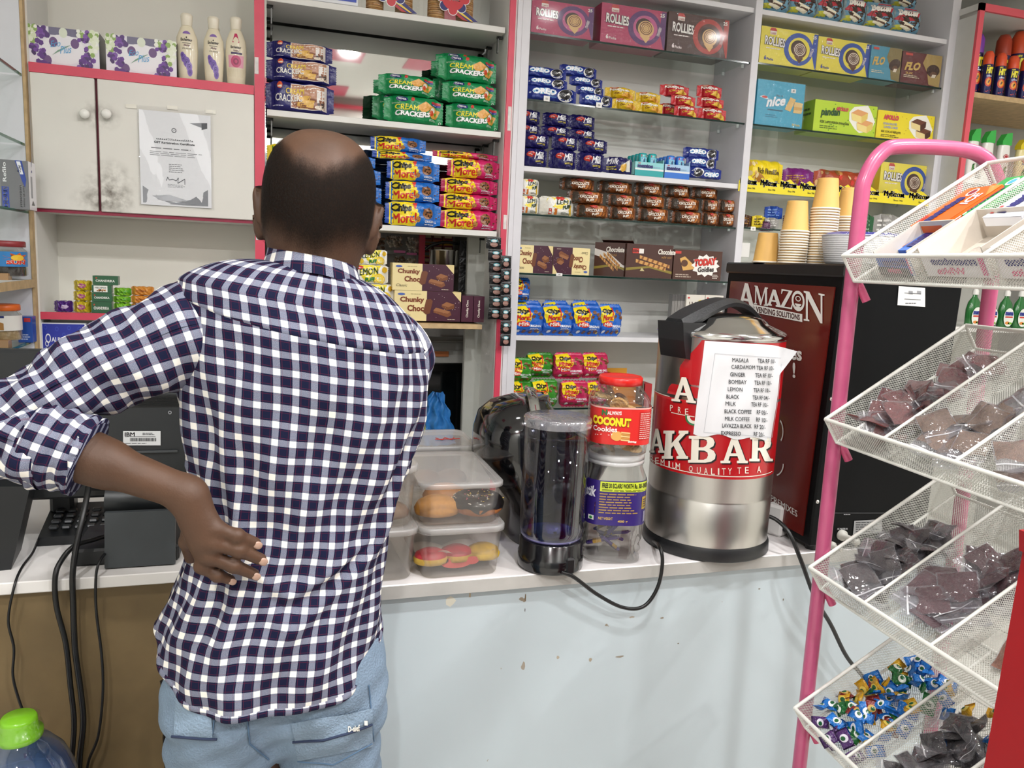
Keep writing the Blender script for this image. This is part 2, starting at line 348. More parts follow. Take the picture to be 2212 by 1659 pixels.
def pack(key, W, D, H, col, design, r=0.28, bump=0.35, bs=55.0, fin=0.022, n=4.0, seed=1, axis='x', fincol=None, wob=0.0022, finh=0.8):
    """flow-wrapped packet lying along x (or standing along z): a rounded body that narrows to a flat crimped fin at both ends"""
    mb = MB(); base = M(col, r, bump=bump, bs=bs); fm_ = M(fincol, r, bump=bump, bs=bs) if fincol else base
    rd = random.Random(seed); ph = [rd.uniform(0, 6) for _ in range(6)]
    L, S = (W, H) if axis == 'x' else (H, W)                      # length along the axis and size across it
    def prof(t):                                                  # t 0..1 along the length: (half across, half thick)
        e = min(t, 1 - t) * L
        if e < fin: k = 0.04; a = finh + (1 - finh) * (e / fin) ** 2
        else: k = min(1.0, ((e - fin) / (0.35 * min(D, S))) ** 0.55 + 0.04); a = 1.0
        return S / 2 * a, D / 2 * k
    def surf(t, q, l=0.0, fin_z=0):                               # q is the height across, -1..1, on the front
        a, k = prof(t); q = max(-1, min(1, q)); d = (1 - abs(q) ** n) ** (1 / n)
        wv = wob * (math.sin(t * 15 + ph[0] + q * 3) * math.sin(q * 5 + ph[1]) + .6 * math.sin(t * 29 + q * 6 + ph[2])) * min(1, k / (D / 2))
        along = (t - .5) * L; across = q * a + wv * .4; y = D / 2 - k * d - wv - l
        return (along, y, S / 2 + across) if axis == 'x' else (across, y, H / 2 + along)
    ts = [0, fin * .5 / L, fin / L, fin / L + .012, fin / L + .03, fin / L + .06, fin / L + .1, fin / L + .16]
    ts = ts + [ts[-1] + (1 - 2 * ts[-1]) * i / 27 for i in range(1, 27)] + [1 - t for t in ts[::-1]]
    m = 48; vs = []
    for i, t in enumerate(ts):
        a, k = prof(t)
        for j in range(m):
            an = 2 * math.pi * j / m; ca, sa = math.cos(an), math.sin(an); q = (abs(ca) ** n + abs(sa) ** n) ** (-1 / n); ca *= q; sa *= q
            p = surf(t, ca); y = p[1] if sa > 0 else D - p[1]
            ex = 0
            if i == 0 or i == len(ts) - 1: ex = 0.0022 * (1 if j % 2 else -1)
            vs.append((p[0] + ex, y, p[2]) if axis == 'x' else (p[0], y, p[2] + ex))
    flip = axis == 'x'
    for i in range(len(ts) - 1):
        fs = [(i * m + j, i * m + (j + 1) % m, (i + 1) * m + (j + 1) % m, (i + 1) * m + j) for j in range(m)]
        if not flip: fs = [f[::-1] for f in fs]
        e = min(ts[i], 1 - ts[i + 1]) * L
        mb.add([vs[x] for x in range(i * m, (i + 2) * m)], [tuple(x - i * m for x in f) for f in fs], fm_ if e < fin * .9 else base, True)
    def fm(x, y, l):
        if axis == 'x': return surf(x / W, (y - H / 2) / (H / 2) / max(prof(x / W)[0] / (S / 2), .01), l)
        return surf(y / H, (x - W / 2) / (W / 2) / max(prof(y / H)[0] / (S / 2), .01), l)
    if design: design(P(mb, fm, W, H, r=r, bump=bump, bs=bs, lift=0.0015, step=0.0004, dx=0.0075))
    PK[key] = (mb.mesh('package'), W, D, H)
def put(key, name, x0, x1, yt, yb, Y, label, cat, group=None, z=None, dy=0.0, rz=0.0, h=None, flip=False):
    """stand a packet so that its front covers the photograph's x0..x1, yt..yb at the plane y = Y; returns (object, top height)"""
    me, W, D, H = PK[key]; ym = (yt + yb) / 2; xm = (x0 + x1) / 2
    X0 = at(x0, ym, Y).x; X1 = at(x1, ym, Y).x; z0 = at(xm, yb, Y).z if z is None else z; z1 = at(xm, yt, Y).z
    if h: z1 = z0 + h
    z0 += .0009; s = (X1 - X0) / W * .988; sz = (z1 - z0) / H
    sy = max(.6, min(1.3, (s + sz) / 2))
    o = link(name, me, None, ((X0 + X1) / 2, Y + dy, z0), 0, scale=(s, sy, sz), rot=(0, 0, R(rz)), label=label, cat=cat, group=group)
    if flip: o.rotation_euler = (0, R(180), R(rz)); o.location.z = z1
    return o, z1
# ------------------------------------------------------------------ the room
def slab(name, lo, hi, mat, b=0.0, parent=None, **k):
    mb = MB(); c = [(lo[i] + hi[i]) / 2 for i in range(3)]; d = [hi[i] - lo[i] for i in range(3)]; mb.box(c, d, mat, b); return mb.obj(name, parent, **k)
SH = 2.7                      # front plane of the shelving
BK = 2.95                     # its back boards
def tile_mat():
    mt = M('#cfccc4', 0.25, var=0.06, vs=5); nt = mt.node_tree; b = nt.nodes['Principled BSDF']; br = nt.nodes.new('ShaderNodeTexBrick')
    br.offset = 0; br.inputs['Color1'].default_value = lin('#d6d3cb'); br.inputs['Color2'].default_value = lin('#cfccc4'); br.inputs['Mortar'].default_value = lin('#85827b')
    br.inputs['Scale'].default_value = 1.0; br.inputs['Brick Width'].default_value = 0.6; br.inputs['Row Height'].default_value = 0.6; br.inputs['Mortar Size'].default_value = 0.004
    tc = nt.nodes.new('ShaderNodeTexCoord'); nt.links.new(tc.outputs['Object'], br.inputs['Vector']); nt.links.new(br.outputs['Color'], b.inputs['Base Color']); return mt
slab('floor', (-1.7, -1.3, -0.1), (4.2, 4.0, 0), tile_mat(), kind='structure')
slab('ceiling', (-1.7, -1.3, CEIL), (4.2, 4.0, CEIL + 0.1), M('#efeeea', 0.7, var=0.03), kind='structure')
slab('wall_left', (-1.7, -1.3, 0), (-1.6, 4.0, CEIL), MWALL, kind='structure')
slab('wall_right', (4.1, -1.3, 0), (4.2, 4.0, CEIL), MWALL, kind='structure')
slab('wall_back', (-1.7, 3.9, 0), (4.2, 4.0, CEIL), MWALL, kind='structure')
slab('wall_front', (-1.7, -1.3, 0), (4.2, -1.2, CEIL), M('#d5d4cf', 0.5), kind='structure')
slab('trim_1', (-1.6, -1.2, 2.71), (4.1, -1.13, 2.735), MPINK, kind='structure')
mb = MB()                                                          # steel roller shutter, seen in the mirror
for i in range(22): mb.box((1.2, -1.17, 0.15 + i * 0.1), (3.0, 0.05, 0.09), M('#a7abab', 0.35, 0.8), 0.012)
mb.obj('roller_shutter', label='closed grey steel roller shutter on the wall behind the customer', cat='shutter')
k = 2
for ix in range(-3, 6):
    for iy in range(-2, 4):
        if (ix, iy) in ((0, 0), (1, 0), (-2, 0), (3, 0), (0, -2), (2, -2), (-1, -2), (4, -1), (-2, 2), (1, 2), (3, 2), (5, 1)):
            x0 = 0.33 + ix * 0.59; y0 = 0.1 + iy * 0.6
            slab('trim_%d' % k, (x0, y0, CEIL - 0.006), (x0 + 0.3, y0 + 0.38, CEIL + 0.002), M('#cf5a72', 0.5), kind='structure'); k += 1
for i, (lx, ly, en) in enumerate(LAMPS):  # same fixture for the downlights and the added fill lamps
    mb = MB(); mb.lathe([(0.095, 0.0), (0.1, 0.006), (0.09, 0.012), (0.082, 0.008)], M('#eeeeec', 0.4), 24, (0, 0, -0.012), capb=False, capt=False)
    o = mb.obj('ceiling_downlight_or_fill', None, (lx, ly, CEIL), label='round white ceiling light, one of the downlights and added fill lamps', cat='ceiling light', group='ceiling downlights')
    mb = MB(); mb.lathe([(0.0, -0.002), (0.05, -0.002)], M('#fffaf0', 0.5, emit=14.0), 24, capb=False, capt=False); mb.obj('diffuser', o)

# ---- left white cabinet with tissue boxes on top
XL, XP = -0.668, -0.036
cb = empty('wall_cabinet', (0, SH, 0), label='white wall cabinet with two knobbed doors and magenta edging', cat='cabinet')
mb = MB(); mb.box((XL / 2 + XP / 2, 0.13, 2.72), (XP - XL, 0.24, 0.02), MWHITE); mb.box((XL / 2 + XP / 2, 0.245, 1.38), (XP - XL, 0.012, 2.75), M('#eceae0', .45))
mb.box((XL / 2 + XP / 2, 0.125, 1.955), (XP - XL, 0.24, 0.022), MWHITE); mb.box((XL / 2 + XP / 2, 0.125, 1.556), (XP - XL, 0.22, 0.016), MWHITE)
mb.box((XL / 2 + XP / 2, 0.125, 1.234), (XP - XL, 0.24, 0.02), MWHITE); mb.box((XL + 0.006, 0.12, 1.38), (0.012, 0.24, 2.75), MWHITE)
mb.box((XL / 2 + XP / 2, 0.2, 0.93), (XP - XL, 0.24, 0.02), MWHITE)
mb.obj('carcass', cb)
mb = MB(); mb.box((XL / 2 + XP / 2 + 0.006, -0.004, 1.957), (XP - XL - 0.012, 0.01, 0.027), MPINK); mb.obj('edging', cb, label='magenta painted shelf edging'); mb = MB(); mb.box((XL / 2 + XP / 2 + 0.006, -0.0, 1.552), (XP - XL - 0.012, 0.01, 0.012), M('#8e1c3c', 0.4))
mb.obj('edging', cb, label='magenta painted shelf edging'); mb = MB(); mb.box((XL / 2 + XP / 2 + 0.006, 0.004, 1.236), (XP - XL - 0.012, 0.01, 0.022), MPINK); mb.obj('edging', cb, label='magenta painted shelf edging')
xs = at(213, 320, SH).x
mb = MB(); mb.box((xs, 0.012, 1.75), (0.03, 0.01, 0.4), M('#7c1734', 0.5)); mb.obj('inner_frame', cb)
def door_mat():
    mt = M('#e3e1d9', 0.5, var=0.06, vs=5.01); nt = mt.node_tree; L = nt.links.new; N = nt.nodes; b = N['Principled BSDF']
    tc = N.new('ShaderNodeTexCoord'); src = b.inputs['Base Color'].links[0].from_socket
    for (cx, cz, rx, rz, s) in ((-.478, 1.835, .07, .05, .75), (-.455, 1.625, .085, .1, 1.0), (-.47, 1.59, .1, .05, .8)):
        mp = N.new('ShaderNodeMapping'); mp.inputs['Location'].default_value = (-cx / rx, 0, -cz / rz); mp.inputs['Scale'].default_value = (1 / rx, 0, 1 / rz); L(tc.outputs['Object'], mp.inputs[0])
        gr = N.new('ShaderNodeTexGradient'); gr.gradient_type = 'SPHERICAL'; L(mp.outputs[0], gr.inputs[0])
        no = N.new('ShaderNodeTexNoise'); no.inputs['Scale'].default_value = 35; no.inputs['Detail'].default_value = 6; L(tc.outputs['Object'], no.inputs[0])
        mu = N.new('ShaderNodeMath'); mu.operation = 'MULTIPLY'; L(gr.outputs['Fac'], mu.inputs[0])
        mr = N.new('ShaderNodeMapRange'); mr.inputs[1].default_value = .38; mr.inputs[2].default_value = .68; mr.inputs[4].default_value = s; L(no.outputs['Fac'], mr.inputs[0]); L(mr.outputs[0], mu.inputs[1])
        mx = N.new('ShaderNodeMix'); mx.data_type = 'RGBA'; L(mu.outputs[0], mx.inputs[0]); L(src, mx.inputs[6]); mx.inputs[7].default_value = lin('#4a3c2a'); src = mx.outputs[2]
    L(src, b.inputs['Base Color']); return mt
DM = door_mat()
for i, (x0, x1, kx) in enumerate(((XL + 0.014, xs - 0.004, 184), (xs + 0.004, XP, 231))):
    mb = MB(); mb.box(((x0 + x1) / 2, -0.004, 1.749), (x1 - x0, 0.018, 0.386), DM, 0.002)
    d = mb.obj('door', cb); kp = at(kx, 247, SH - 0.02)
    mb = MB(); mb.lathe([(0.006, 0), (0.006, 0.008), (0.0125, 0.012), (0.0145, 0.018), (0.012, 0.024), (0.006, 0.027), (0.0, 0.0275)], M('#f1f0ea', 0.12), 20, capt=False)
    if i: mb.lathe([(0.0122, 0.010), (0.0137, 0.0115), (0.0122, 0.013)], MCHROME, 20, capb=False, capt=False)
    link('knob', mb.mesh('knob'), d, (kp.x, -0.013, kp.z), rot=(R(90), 0, 0), label='white porcelain knob')
# ---- centre bay: pink posts, white boards, mirror back
ce = empty('display_shelf', (0, SH, 0), label='pink edged bay of white boards with a mirror back', cat='shelf unit')
mb = MB(); mb.box((-0.02, 0.125, 1.4), (0.03, 0.26, 2.8), MWHITE); mb.box((0.80, 0.125, 1.4), (0.03, 0.26, 2.8), MWHITE); mb.obj('side_board', ce)
mb = MB(); mb.box((-0.0195, -0.007, 1.4), (0.03, 0.012, 2.8), MPINK); mb.obj('post_edging', ce, label='chipped pink post edging'); mb = MB(); mb.box((0.797, -0.007, 1.4), (0.021, 0.012, 2.8), MPINK)
for (x, z, hh) in ((-0.028, 2.03, .05), (-0.026, 1.52, .05), (0.8, 1.95, .08), (0.8, 1.60, .05)): mb.box((x, -0.0135, z), (0.012, 0.002, hh), M('#e9e2df', 0.6, var=.2, vs=60), 0.0005)
mb.obj('post_edging', ce, label='chipped pink post edging')
CZ = [2.25, 1.906, 1.567]
for z in CZ:
    mb = MB(); mb.box((0.39, 0.118, z - 0.0095), (0.775, 0.225, 0.019), MWHITE, 0.001); mb.obj('shelf_board', ce)
mb = MB()
for z in CZ:
    for x in (0.012, 0.772):
        for y in (0.05, 0.19): mb.box((x, y, z - 0.024), (0.02, 0.012, 0.008), M('#3a3b3a', .4, .8)); mb.box((x * .985 + .005, y, z - 0.05), (0.004, 0.012, 0.05), M('#6a6b69', .4, .8))
mb.obj('bracket', ce, label='steel shelf bracket clips')
mb = MB(); mb.box((0.39, BK - SH + 0.004, 2.18), (0.79, 0.008, 1.24), mirror_mat()); mb.obj('mirror', ce, label='mirrored back panel')
mb = MB(); mb.box((0.36, 0.10, 1.2295), (0.74, 0.24, 0.017), MPLY, 0.001); mb.obj('plywood_board', ce, label='bare plywood board')
# ---- middle and right bays: white panels, glass shelves
def bay(name, x0, x1, zs, label, back=True):
    e = empty(name, (0, SH, 0), label=label, cat='shelf unit')
    mb = MB(); mb.box((x0 - 0.0145, 0.125, 1.4), (0.03, 0.27, 2.8), M('#dcdbe0', 0.4, var=.03), 0.001); mb.obj('upright', e)
    mb = MB(); mb.box(((x0 + x1) / 2, BK - SH + 0.006, 1.4), (x1 - x0, 0.012, 2.8), M('#e6e5df', 0.5, var=.04, vs=4)); mb.obj('back_board', e)
    for z, t in zs:
        mb = MB()
        if t == 'w': mb.box(((x0 + x1) / 2, 0.12, z - 0.009), (x1 - x0, 0.24, 0.018), M('#e0dfe2', 0.35, var=.03), 0.001); mb.obj('shelf_board', e)
        else:
            mb.grid(lambda u, v: (x0 + u * (x1 - x0), 0.003 + v * .225, z), 1, 1, GLASS, False); mb.box(((x0 + x1) / 2, 0.001, z - 0.0031), (x1 - x0, 0.004, 0.006), GEDGE)
            g = mb.obj('glass_shelf', e); mb = MB()
            for x in (x0 + .008, x1 - .008):
                for y in (.035, .17): mb.lathe([(.006, -.014), (.0065, -.004), (.005, -.001)], M('#dfe6e6', .1), 10, (x, y, z))
            mb.obj('shelf_pin', g, label='clear plastic shelf pins')
    return e
MZ = [2.246, 2.026, 1.799, 1.635, 1.426, 1.200, 0.930]
bay('glass_shelf_bay', 0.862, 1.738, list(zip([2.44] + MZ, 'wggwggwg')), 'white shelf bay with green edged glass shelves behind the tea urn')
RZ = [2.440, 2.251, 2.027, 1.795, 1.639, 1.43]
bay('cake_shelf_bay', 1.768, 2.65, list(zip(RZ, 'wggggg')), 'white shelf bay of cake boxes above the coffee vending machine')
mb = MB(); mb.box((2.67, SH + .125, 1.4), (0.04, 0.27, 2.8), M('#dcdbe0', 0.4)); mb.box((0.824, SH + .125, 1.4), (0.0164, .268, 2.8), M('#dcdbe0', 0.4)); mb.obj('trim_60', kind='structure')
# ---- far right bay with a pink frame
fz = [at(2105, 197, 2.6).z, at(2092, 383, 2.6).z, at(2130, 708, 2.6).z]
fr = empty('pink_framed_shelf', (0, 2.6, 0), label='pink framed shelf bay of spray cans and shampoo at the end wall', cat='shelf unit')
zt = at(2120, 8, 2.6).z
mb = MB(); mb.box((2.695, 0.22, zt / 2 - .02), (0.02, 0.44, zt - .04), M('#cfcfcb', .5, var=.04)); mb.box((3.1, 0.22, zt - 0.012), (0.83, 0.44, 0.024), M('#cfcfcb', .5)); mb.box((3.1, 0.43, zt / 2), (0.83, 0.02, zt), M('#b9b9b2', .5)); mb.obj('carcass', fr)
mb = MB(); mb.box((2.697, -0.006, zt / 2), (0.024, 0.012, zt), M('#dd5a66', .4)); mb.obj('post_edging', fr, label='pink painted edging'); mb = MB(); mb.box((3.1, -0.006, zt - .014), (0.83, 0.012, 0.028), M('#dd5a66', .4)); mb.obj('top_edging', fr, label='pink painted edging')
for z, m_ in zip(fz, (MPLY, MWHITE, MWHITE)):
    mb = MB(); mb.box((3.1, 0.21, z - .01), (0.8, 0.40, 0.02), m_); mb.obj('shelf_board', fr)
# ---- left corner unit along the left wall
lu = empty('corner_shelf', (0, 0, 0), label='white corner unit with glass and plywood shelves at the left edge', cat='shelf unit')
mb = MB(); mb.box((-1.13, SH - 0.012, 1.4), (0.92, 0.02, 2.8), M('#dfe0e6', .4, var=.03)); mb.box((-1.595, 2.2, 1.4), (.01, 1.0, 2.8), M('#dfe0e6', .4)); mb.obj('side_panel', lu)
mb = MB(); mb.box((XL + .006 - .003, SH - 0.012, 1.4), (0.008, 0.024, 2.8), MPLY); mb.obj('raw_edge', lu, label='bare plywood edge')
LZ = {}
for nm, (px, py), t in (('a', (45, 160), 'g'), ('b', (52, 311), 'g'), ('c', (60, 457), 'g'), ('d', (73, 603), 'p'), ('e', (66, 738), 'g')):
    p = at(px, py, SH - .03); z = p.z; LZ[nm] = z; xe = p.x; mb = MB()
    if t == 'g':
        mb.grid(lambda u, v: (-1.59 + u * (xe + 1.59), 1.9 + v * .77, z), 1, 1, GLASS, False); mb.box((xe, 2.285, z - .002), (.004, .77, .007), M('#2c6b5c', .12)); mb.obj('glass_shelf', lu)
    else: mb.box(((xe - 1.59) / 2, 2.285, z - .012), (xe + 1.59, .77, .024), MWHITE); mb.box((xe + .001, 2.285, z - .012), (.003, .77, .024), MPLY); mb.obj('plywood_board', lu)
# ---- counters
CT = 0.80
rc = empty('counter', (0, 1.5, 0), label='white laminate counter with chipped grey white front under the tea urn', cat='counter')
mb = MB(); mb.box((0.87, 0.31, CT - .015), (1.66, 0.62, 0.03), M('#e8e4e3', .3, var=.04, vs=7), 0.002); mb.obj('worktop', rc); mb = MB(); mb.box((0.87, -.001, CT - .0155), (1.655, .002, .027), M('#b5b3ae', .5, var=.18, vs=12)); mb.obj('edge_strip', rc, label='grey worn worktop edge strip')
def front_mat():
    mt = M('#bac6cb', .35, var=.06, vs=2.3); nt = mt.node_tree; N = nt.nodes; L = nt.links.new; b = N['Principled BSDF']; src = b.inputs['Base Color'].links[0].from_socket
    tc = N.new('ShaderNodeTexCoord')
    no = N.new('ShaderNodeTexNoise'); no.inputs['Scale'].default_value = 22; no.inputs['Detail'].default_value = 8; L(tc.outputs['Object'], no.inputs[0])
    mr = N.new('ShaderNodeMapRange'); mr.inputs[1].default_value = .735; mr.inputs[2].default_value = .75; L(no.outputs['Fac'], mr.inputs[0])
    mx = N.new('ShaderNodeMix'); mx.data_type = 'RGBA'; L(mr.outputs[0], mx.inputs[0]); L(src, mx.inputs[6]); mx.inputs[7].default_value = lin('#8f8473'); L(mx.outputs[2], b.inputs['Base Color']); return mt
mb = MB(); mb.box((0.87, 0.03, (CT - .03) / 2), (1.65, 0.02, CT - .03), front_mat())
fp = P(mb, lambda x, y, l: (x, 0.02 - l * .6, y), 1, 1, r=.7, lift=.0004)
def chip(px, py, w_, h_, col, sd):
    p = at(px, py, 1.52); rd = random.Random(sd)
    fp.poly([(p.x + w_ * math.cos(a * .785) * rd.uniform(.6, 1.1), p.z + h_ * math.sin(a * .785) * rd.uniform(.5, 1.1)) for a in range(8)], col)
for i, c_ in enumerate([(973, 1298, .012, .014, '#d9d6c6'), (1015, 1286, .003, .008, '#b8a98e'), (1122, 1264, .03, .005, '#b7a58a'), (1135, 1290, .002, .012, '#6d5b44'), (1134, 1318, .001, .006, '#3d3327'), (1130, 1440, .005, .012, '#9b9284'), (1205, 1420, .004, .005, '#a79c8a'), (1275, 1425, .006, .006, '#a09583'), (1340, 1418, .014, .003, '#8d8476'), (1430, 1335, .006, .003, '#8d8476'), (1365, 1333, .008, .003, '#a39a8b'), (1640, 1272, .004, .002, '#7d766a'), (1692, 1295, .002, .004, '#6f675b'), (1465, 1390, .003, .002, '#7d766a')]): chip(*c_, i)
mb.obj('front_panel', rc, label='chipped grey white front panel')
mb = MB(); mb.box((1.70, 0.31, (CT - .03) / 2), (0.02, 0.58, CT - .03), M('#bfc3c6', .5)); mb.obj('end_panel', rc)
lc = empty('till_counter', (0, 1.665, 0), label='till counter with white top and brown hardboard front', cat='counter')
mb = MB(); mb.box((-0.55, 0.27, CT - .0125), (1.18, 0.56, 0.025), M('#e9e6e3', .3, var=.04, vs=7), 0.002); mb.obj('worktop', lc)
mb = MB(); mb.box((-0.55, 0.02, (CT - .025) / 2), (1.17, 0.02, CT - .025), M('#7a6644', .6, var=.25, vs=9)); mb.obj('front_panel', lc, label='brown hardboard front panel')
# ---- passage behind the centre bay
mb = MB(); mb.box((0.40, 3.36, 1.3), (0.86, .02, 2.6), M('#b5b1aa', .6)); mb.obj('trim_61', kind='structure')
p0 = at(1000, 800, 2.9); p1 = at(1047, 800, 2.9); p2 = at(1085, 800, 2.9)
mb = MB(); mb.box(((p0.x + p1.x) / 2, 2.9, .95), (p1.x - p0.x, .03, 1.2), M('#c9cbc4', .35, var=.06), .003); mb.box(((p1.x + p2.x) / 2 + .004, 2.905, .95), (p2.x - p1.x, .03, 1.2), M('#c3c6c0', .35, var=.06), .003); mb.obj('trim_62', kind='structure')
# ------------------------------------------------------------------ package designs
def cookie(p, x, y, rx, col='#8a5a32', chips='#3b2314', l=2, n=7, sd=1):
    p.ell(x, y, rx, None, col, l, 18); rd = random.Random(sd); k = p.w / p.h
    for i in range(n):
        a = rd.uniform(0, 6.28); q = rx * math.sqrt(rd.uniform(0, .7)); p.ell(x + q * math.cos(a), y + q * math.sin(a) * k, rx * .17, None, chips, l + 1, 6)
def d_tissue(p):
    rd = random.Random(5)
    p.rect(0, 0, 1, 1, '#e9e6ee', 0); p.rect(.3, .8, .75, 1, '#6e6a86', 0.5); p.ell(.5, .45, .3, .38, '#efedf2', 1)
    for i in range(230):
        t = rd.random(); s = rd.choice((0, 1)); x = (.02 + .2 * t + rd.uniform(-.08, .08)); y = .98 - t * .95 + rd.uniform(-.15, .1)
        if rd.random() < .4: x = rd.uniform(.02, .3); y = rd.uniform(.72, .98)
        x = x if s == 0 else 1 - x; y = max(.03, min(.97, y)); x = max(.03, min(.97, x))
        c = rd.choice(('#5b2d82', '#6d3a98', '#4a2270', '#7d4fa6', '#3f1d5f'))
        if x < .13 and y > .5 or x > .86 and y > .35 or (.68 < x < .8 and y > .8): c = rd.choice(('#e9efd8', '#f3f5ea', '#dfe8c8', '#8fae5a'))
        p.ell(x, y, rd.uniform(.022, .042), None, c, 1.2 + i * .01, 6, rot=rd.uniform(0, 90))
    for (x, y) in ((.36, .62), (.66, .63), (.27, .14), (.5, .88)): p.ell(x, y, .06, .13, '#6b4a80' if y < .8 else '#dfe6d2', 1.1, 14)
    p.text('Eco', .32, .5, .46, .66, '#4aa3d8', 4, .0, .25, slope=.05); p.text('Plus', .45, .36, .61, .55, '#4aa3d8', 4, .0, .25, slope=.05)
    p.poly([(.34, .28), (.42, .42), (.56, .56), (.6, .58), (.5, .46), (.4, .35)], '#7aa08a', 3.5)
def d_soapgreen(p): p.rect(0, 0, 1, 1, '#1e5a38'); p.text('CHANDRIKA', .12, .32, .88, .58, '#e8ede6', 2, .03); p.ell(.15, .75, .04, None, '#b5452f', 2, 8)
def d_soapwhite(p): p.rect(0, 0, 1, 1, '#1e5a38'); p.rect(.1, .1, .8, .92, '#eef0ea', 1); p.text('MEDIMIX', .17, .55, .74, .75, '#2c5a3c', 2, .03); p.dots(.2, .2, .7, .4, 14, .04, ['#c06a2c', '#6b4a24', '#d98f3c'], 2)
def d_alivi(p):
    p.rect(0, 0, 1, 1, '#dfe2ea'); p.rect(.03, .0, .97, .97, '#1f2fa0', 1); p.text('ALIVI', .22, .36, .48, .52, '#eef0f8', 2); p.ell(.15, .48, .06, .16, '#eef0f8', 2, inner=.7); p.ell(.12, .3, .04, .1, '#eef0f8', 2, inner=.7)
    for i, (x, y) in enumerate(((.1, .85), (.35, .8), (.62, .84), (.85, .82), (.5, .6), (.8, .55), (.7, .3), (.9, .2), (.4, .15))): p.ell(x, y, .04, .08, '#3346b4', 1.5, 12, inner=.6)
def d_marker(p):
    p.rect(0, 0, 1, 1, '#75777b'); p.rect(.05, .02, .3, .45, '#2846a8', 1); 
    for t, cx, cy, L_, h_, c, l in (('DOMS', .175, .235, .42, .16, '#ffffff', 3), ('Refilo', .17, .75, .40, .13, '#eceef0', 3), ('PERMANENT', .72, .28, .46, .065, '#f1f1f1', 3), ('MARKER PEN', .83, .27, .42, .05, '#e6e6e6', 3)):
        asp = p.w / p.h; Lx = L_ / asp; hy = h_ * asp; p.text(t, cx - Lx / 2, cy - hy / 2, cx + Lx / 2, cy + hy / 2, c, l, .02, rot=90)
    p.poly([(.55, 1), (.8, 1), (.93, .62), (.88, .45), (.78, .58)], '#23439f', 2); p.poly([(.6, .98), (.74, .98), (.84, .72), (.72, .72)], '#e9ecf2', 2.5); p.text('DOMS', .6, .8, .84, .87, '#20368c', 4, .03, rot=75)
def d_markerside(p):
    p.rect(0, 0, 1, 1, '#ecebf0'); p.text('12', .2, .9, .7, .95, '#20368c', 2, rot=90); p.rect(.3, .25, .5, .7, '#8b8d95', 1); p.poly([(.3, .1), (.7, .1), (.5, .2)], '#222222', 2)
def d_navycream(p):
    p.rect(.0, .0, 1, 1, '#1d1a63', 0); p.rect(.36, .1, .9, .93, '#f0e6dc', 1); p.rect(.37, .13, .89, .9, '#b9876a', 1.5); p.poly([(.37, .13), (.89, .13), (.89, .4), (.7, .5), (.37, .35)], '#8b5a44', 1.8)
    for (x, y) in ((.5, .3), (.57, .42), (.63, .3), (.55, .25), (.48, .4)): p.rect(x - .05, y - .12, x + .06, y + .12, '#e3b65e', 2 + x, sk=.02); p.dots(x - .03, y - .08, x + .04, y + .08, 4, .004, ['#b07f30'], 3)
    p.rect(.74, .35, .86, .78, '#e9e4df', 2); p.rect(.75, .2, .85, .36, '#4c4040', 2.2); p.ell(.8, .2, .09, .08, '#e9dccb', 2.4)
    p.text('CREAM', .29, .58, .55, .76, '#f2d43a', 4, .03); p.text('CRACKERS', .14, .32, .53, .55, '#f2f0ea', 4, .02)
    p.ell(.2, .84, .04, None, '#d3552a', 3); p.rect(.17, .78, .23, .84, '#e8d9c0', 3.5); p.lines(.1, .14, .3, .2, 1, '#c9c9dd', 3)
def d_greencream(p):
    p.rect(0, 0, 1, 1, '#138a4f', 0)
    p.ell(.28, .86, .1, .1, '#20216e', 2); p.ell(.28, .86, .1, .1, '#d9d9ea', 1.8, inner=.9); p.text('PREMIER', .21, .82, .35, .9, '#ffffff', 4, .04)
    p.ell(.46, .86, .03, None, '#d0392d', 2); p.text('Special', .12, .66, .24, .74, '#dbe9d0', 3, 0, .3)
    p.text('CREAM', .17, .47, .56, .66, '#f5e83a', 5, .045, .1); p.otext('CRACKERS', .17, .24, .75, .43, '#ffffff', '#0a6b3b', 5, .045, .03, shear=.1)
    p.rect(.78, .78, .96, .87, '#c2303c', 2); p.rect(.78, .7, .96, .78, '#23348f', 2); p.lines(.8, .72, .94, .76, 1, '#d9def2', 3)
    p.poly([(.52, .62), (.68, .84), (.8, .62), (.64, .38)], '#e2a54a', 3); p.poly([(.72, .42), (.8, .68), (.95, .56), (.88, .25), (.78, .22)], '#dba045', 3.2); p.dots(.58, .5, .76, .7, 10, .006, ['#b9782c'], 4)
    p.ell(.78, .42, .035, .1, '#cf4326', 4); p.ell(.8, .52, .04, .09, '#f0eee0', 3.8); p.ell(.86, .4, .03, .06, '#6aa83a', 4); p.ell(.95, .12, .025, None, '#cfe3d3', 3, inner=.6); p.lines(.74, .12, .9, .2, 2, '#d7ead9', 3)
def d_chips(c1, c2, word):
    def f(p):
        p.rect(0, 0, 1, 1, c1, 0); p.poly([(0, .02), (.52, .02), (.58, .5), (.5, .98), (0, .98)], '#f6dc22', 1); p.rect(.0, .0, .07, 1, c2, 1.3)
        p.text('Chips', .1, .5, .44, .9, '#1a1512', 4, .055, slope=.03); p.text('More!', .12, .12, .52, .52, '#cf2a24', 4, .055, slope=.05)
        cookie(p, .56, .3, .045, '#b98348', '#4a2c16', 3, 4); cookie(p, .74, .55, .095, '#8b5a34', '#2e1b10', 3, 9, 4); p.poly([(.46, .95), (.5, .66), (.54, .95)], '#d5332a', 3)
        p.dots(.6, .1, .97, .9, 12, .012, ['#4b2c18', '#6b4026'], 2); p.text(word, .68, .17, .92, .27, '#f2f4fa', 4, .02); p.lines(.68, .06, .92, .14, 1, '#dfe4f0', 3)
    return f
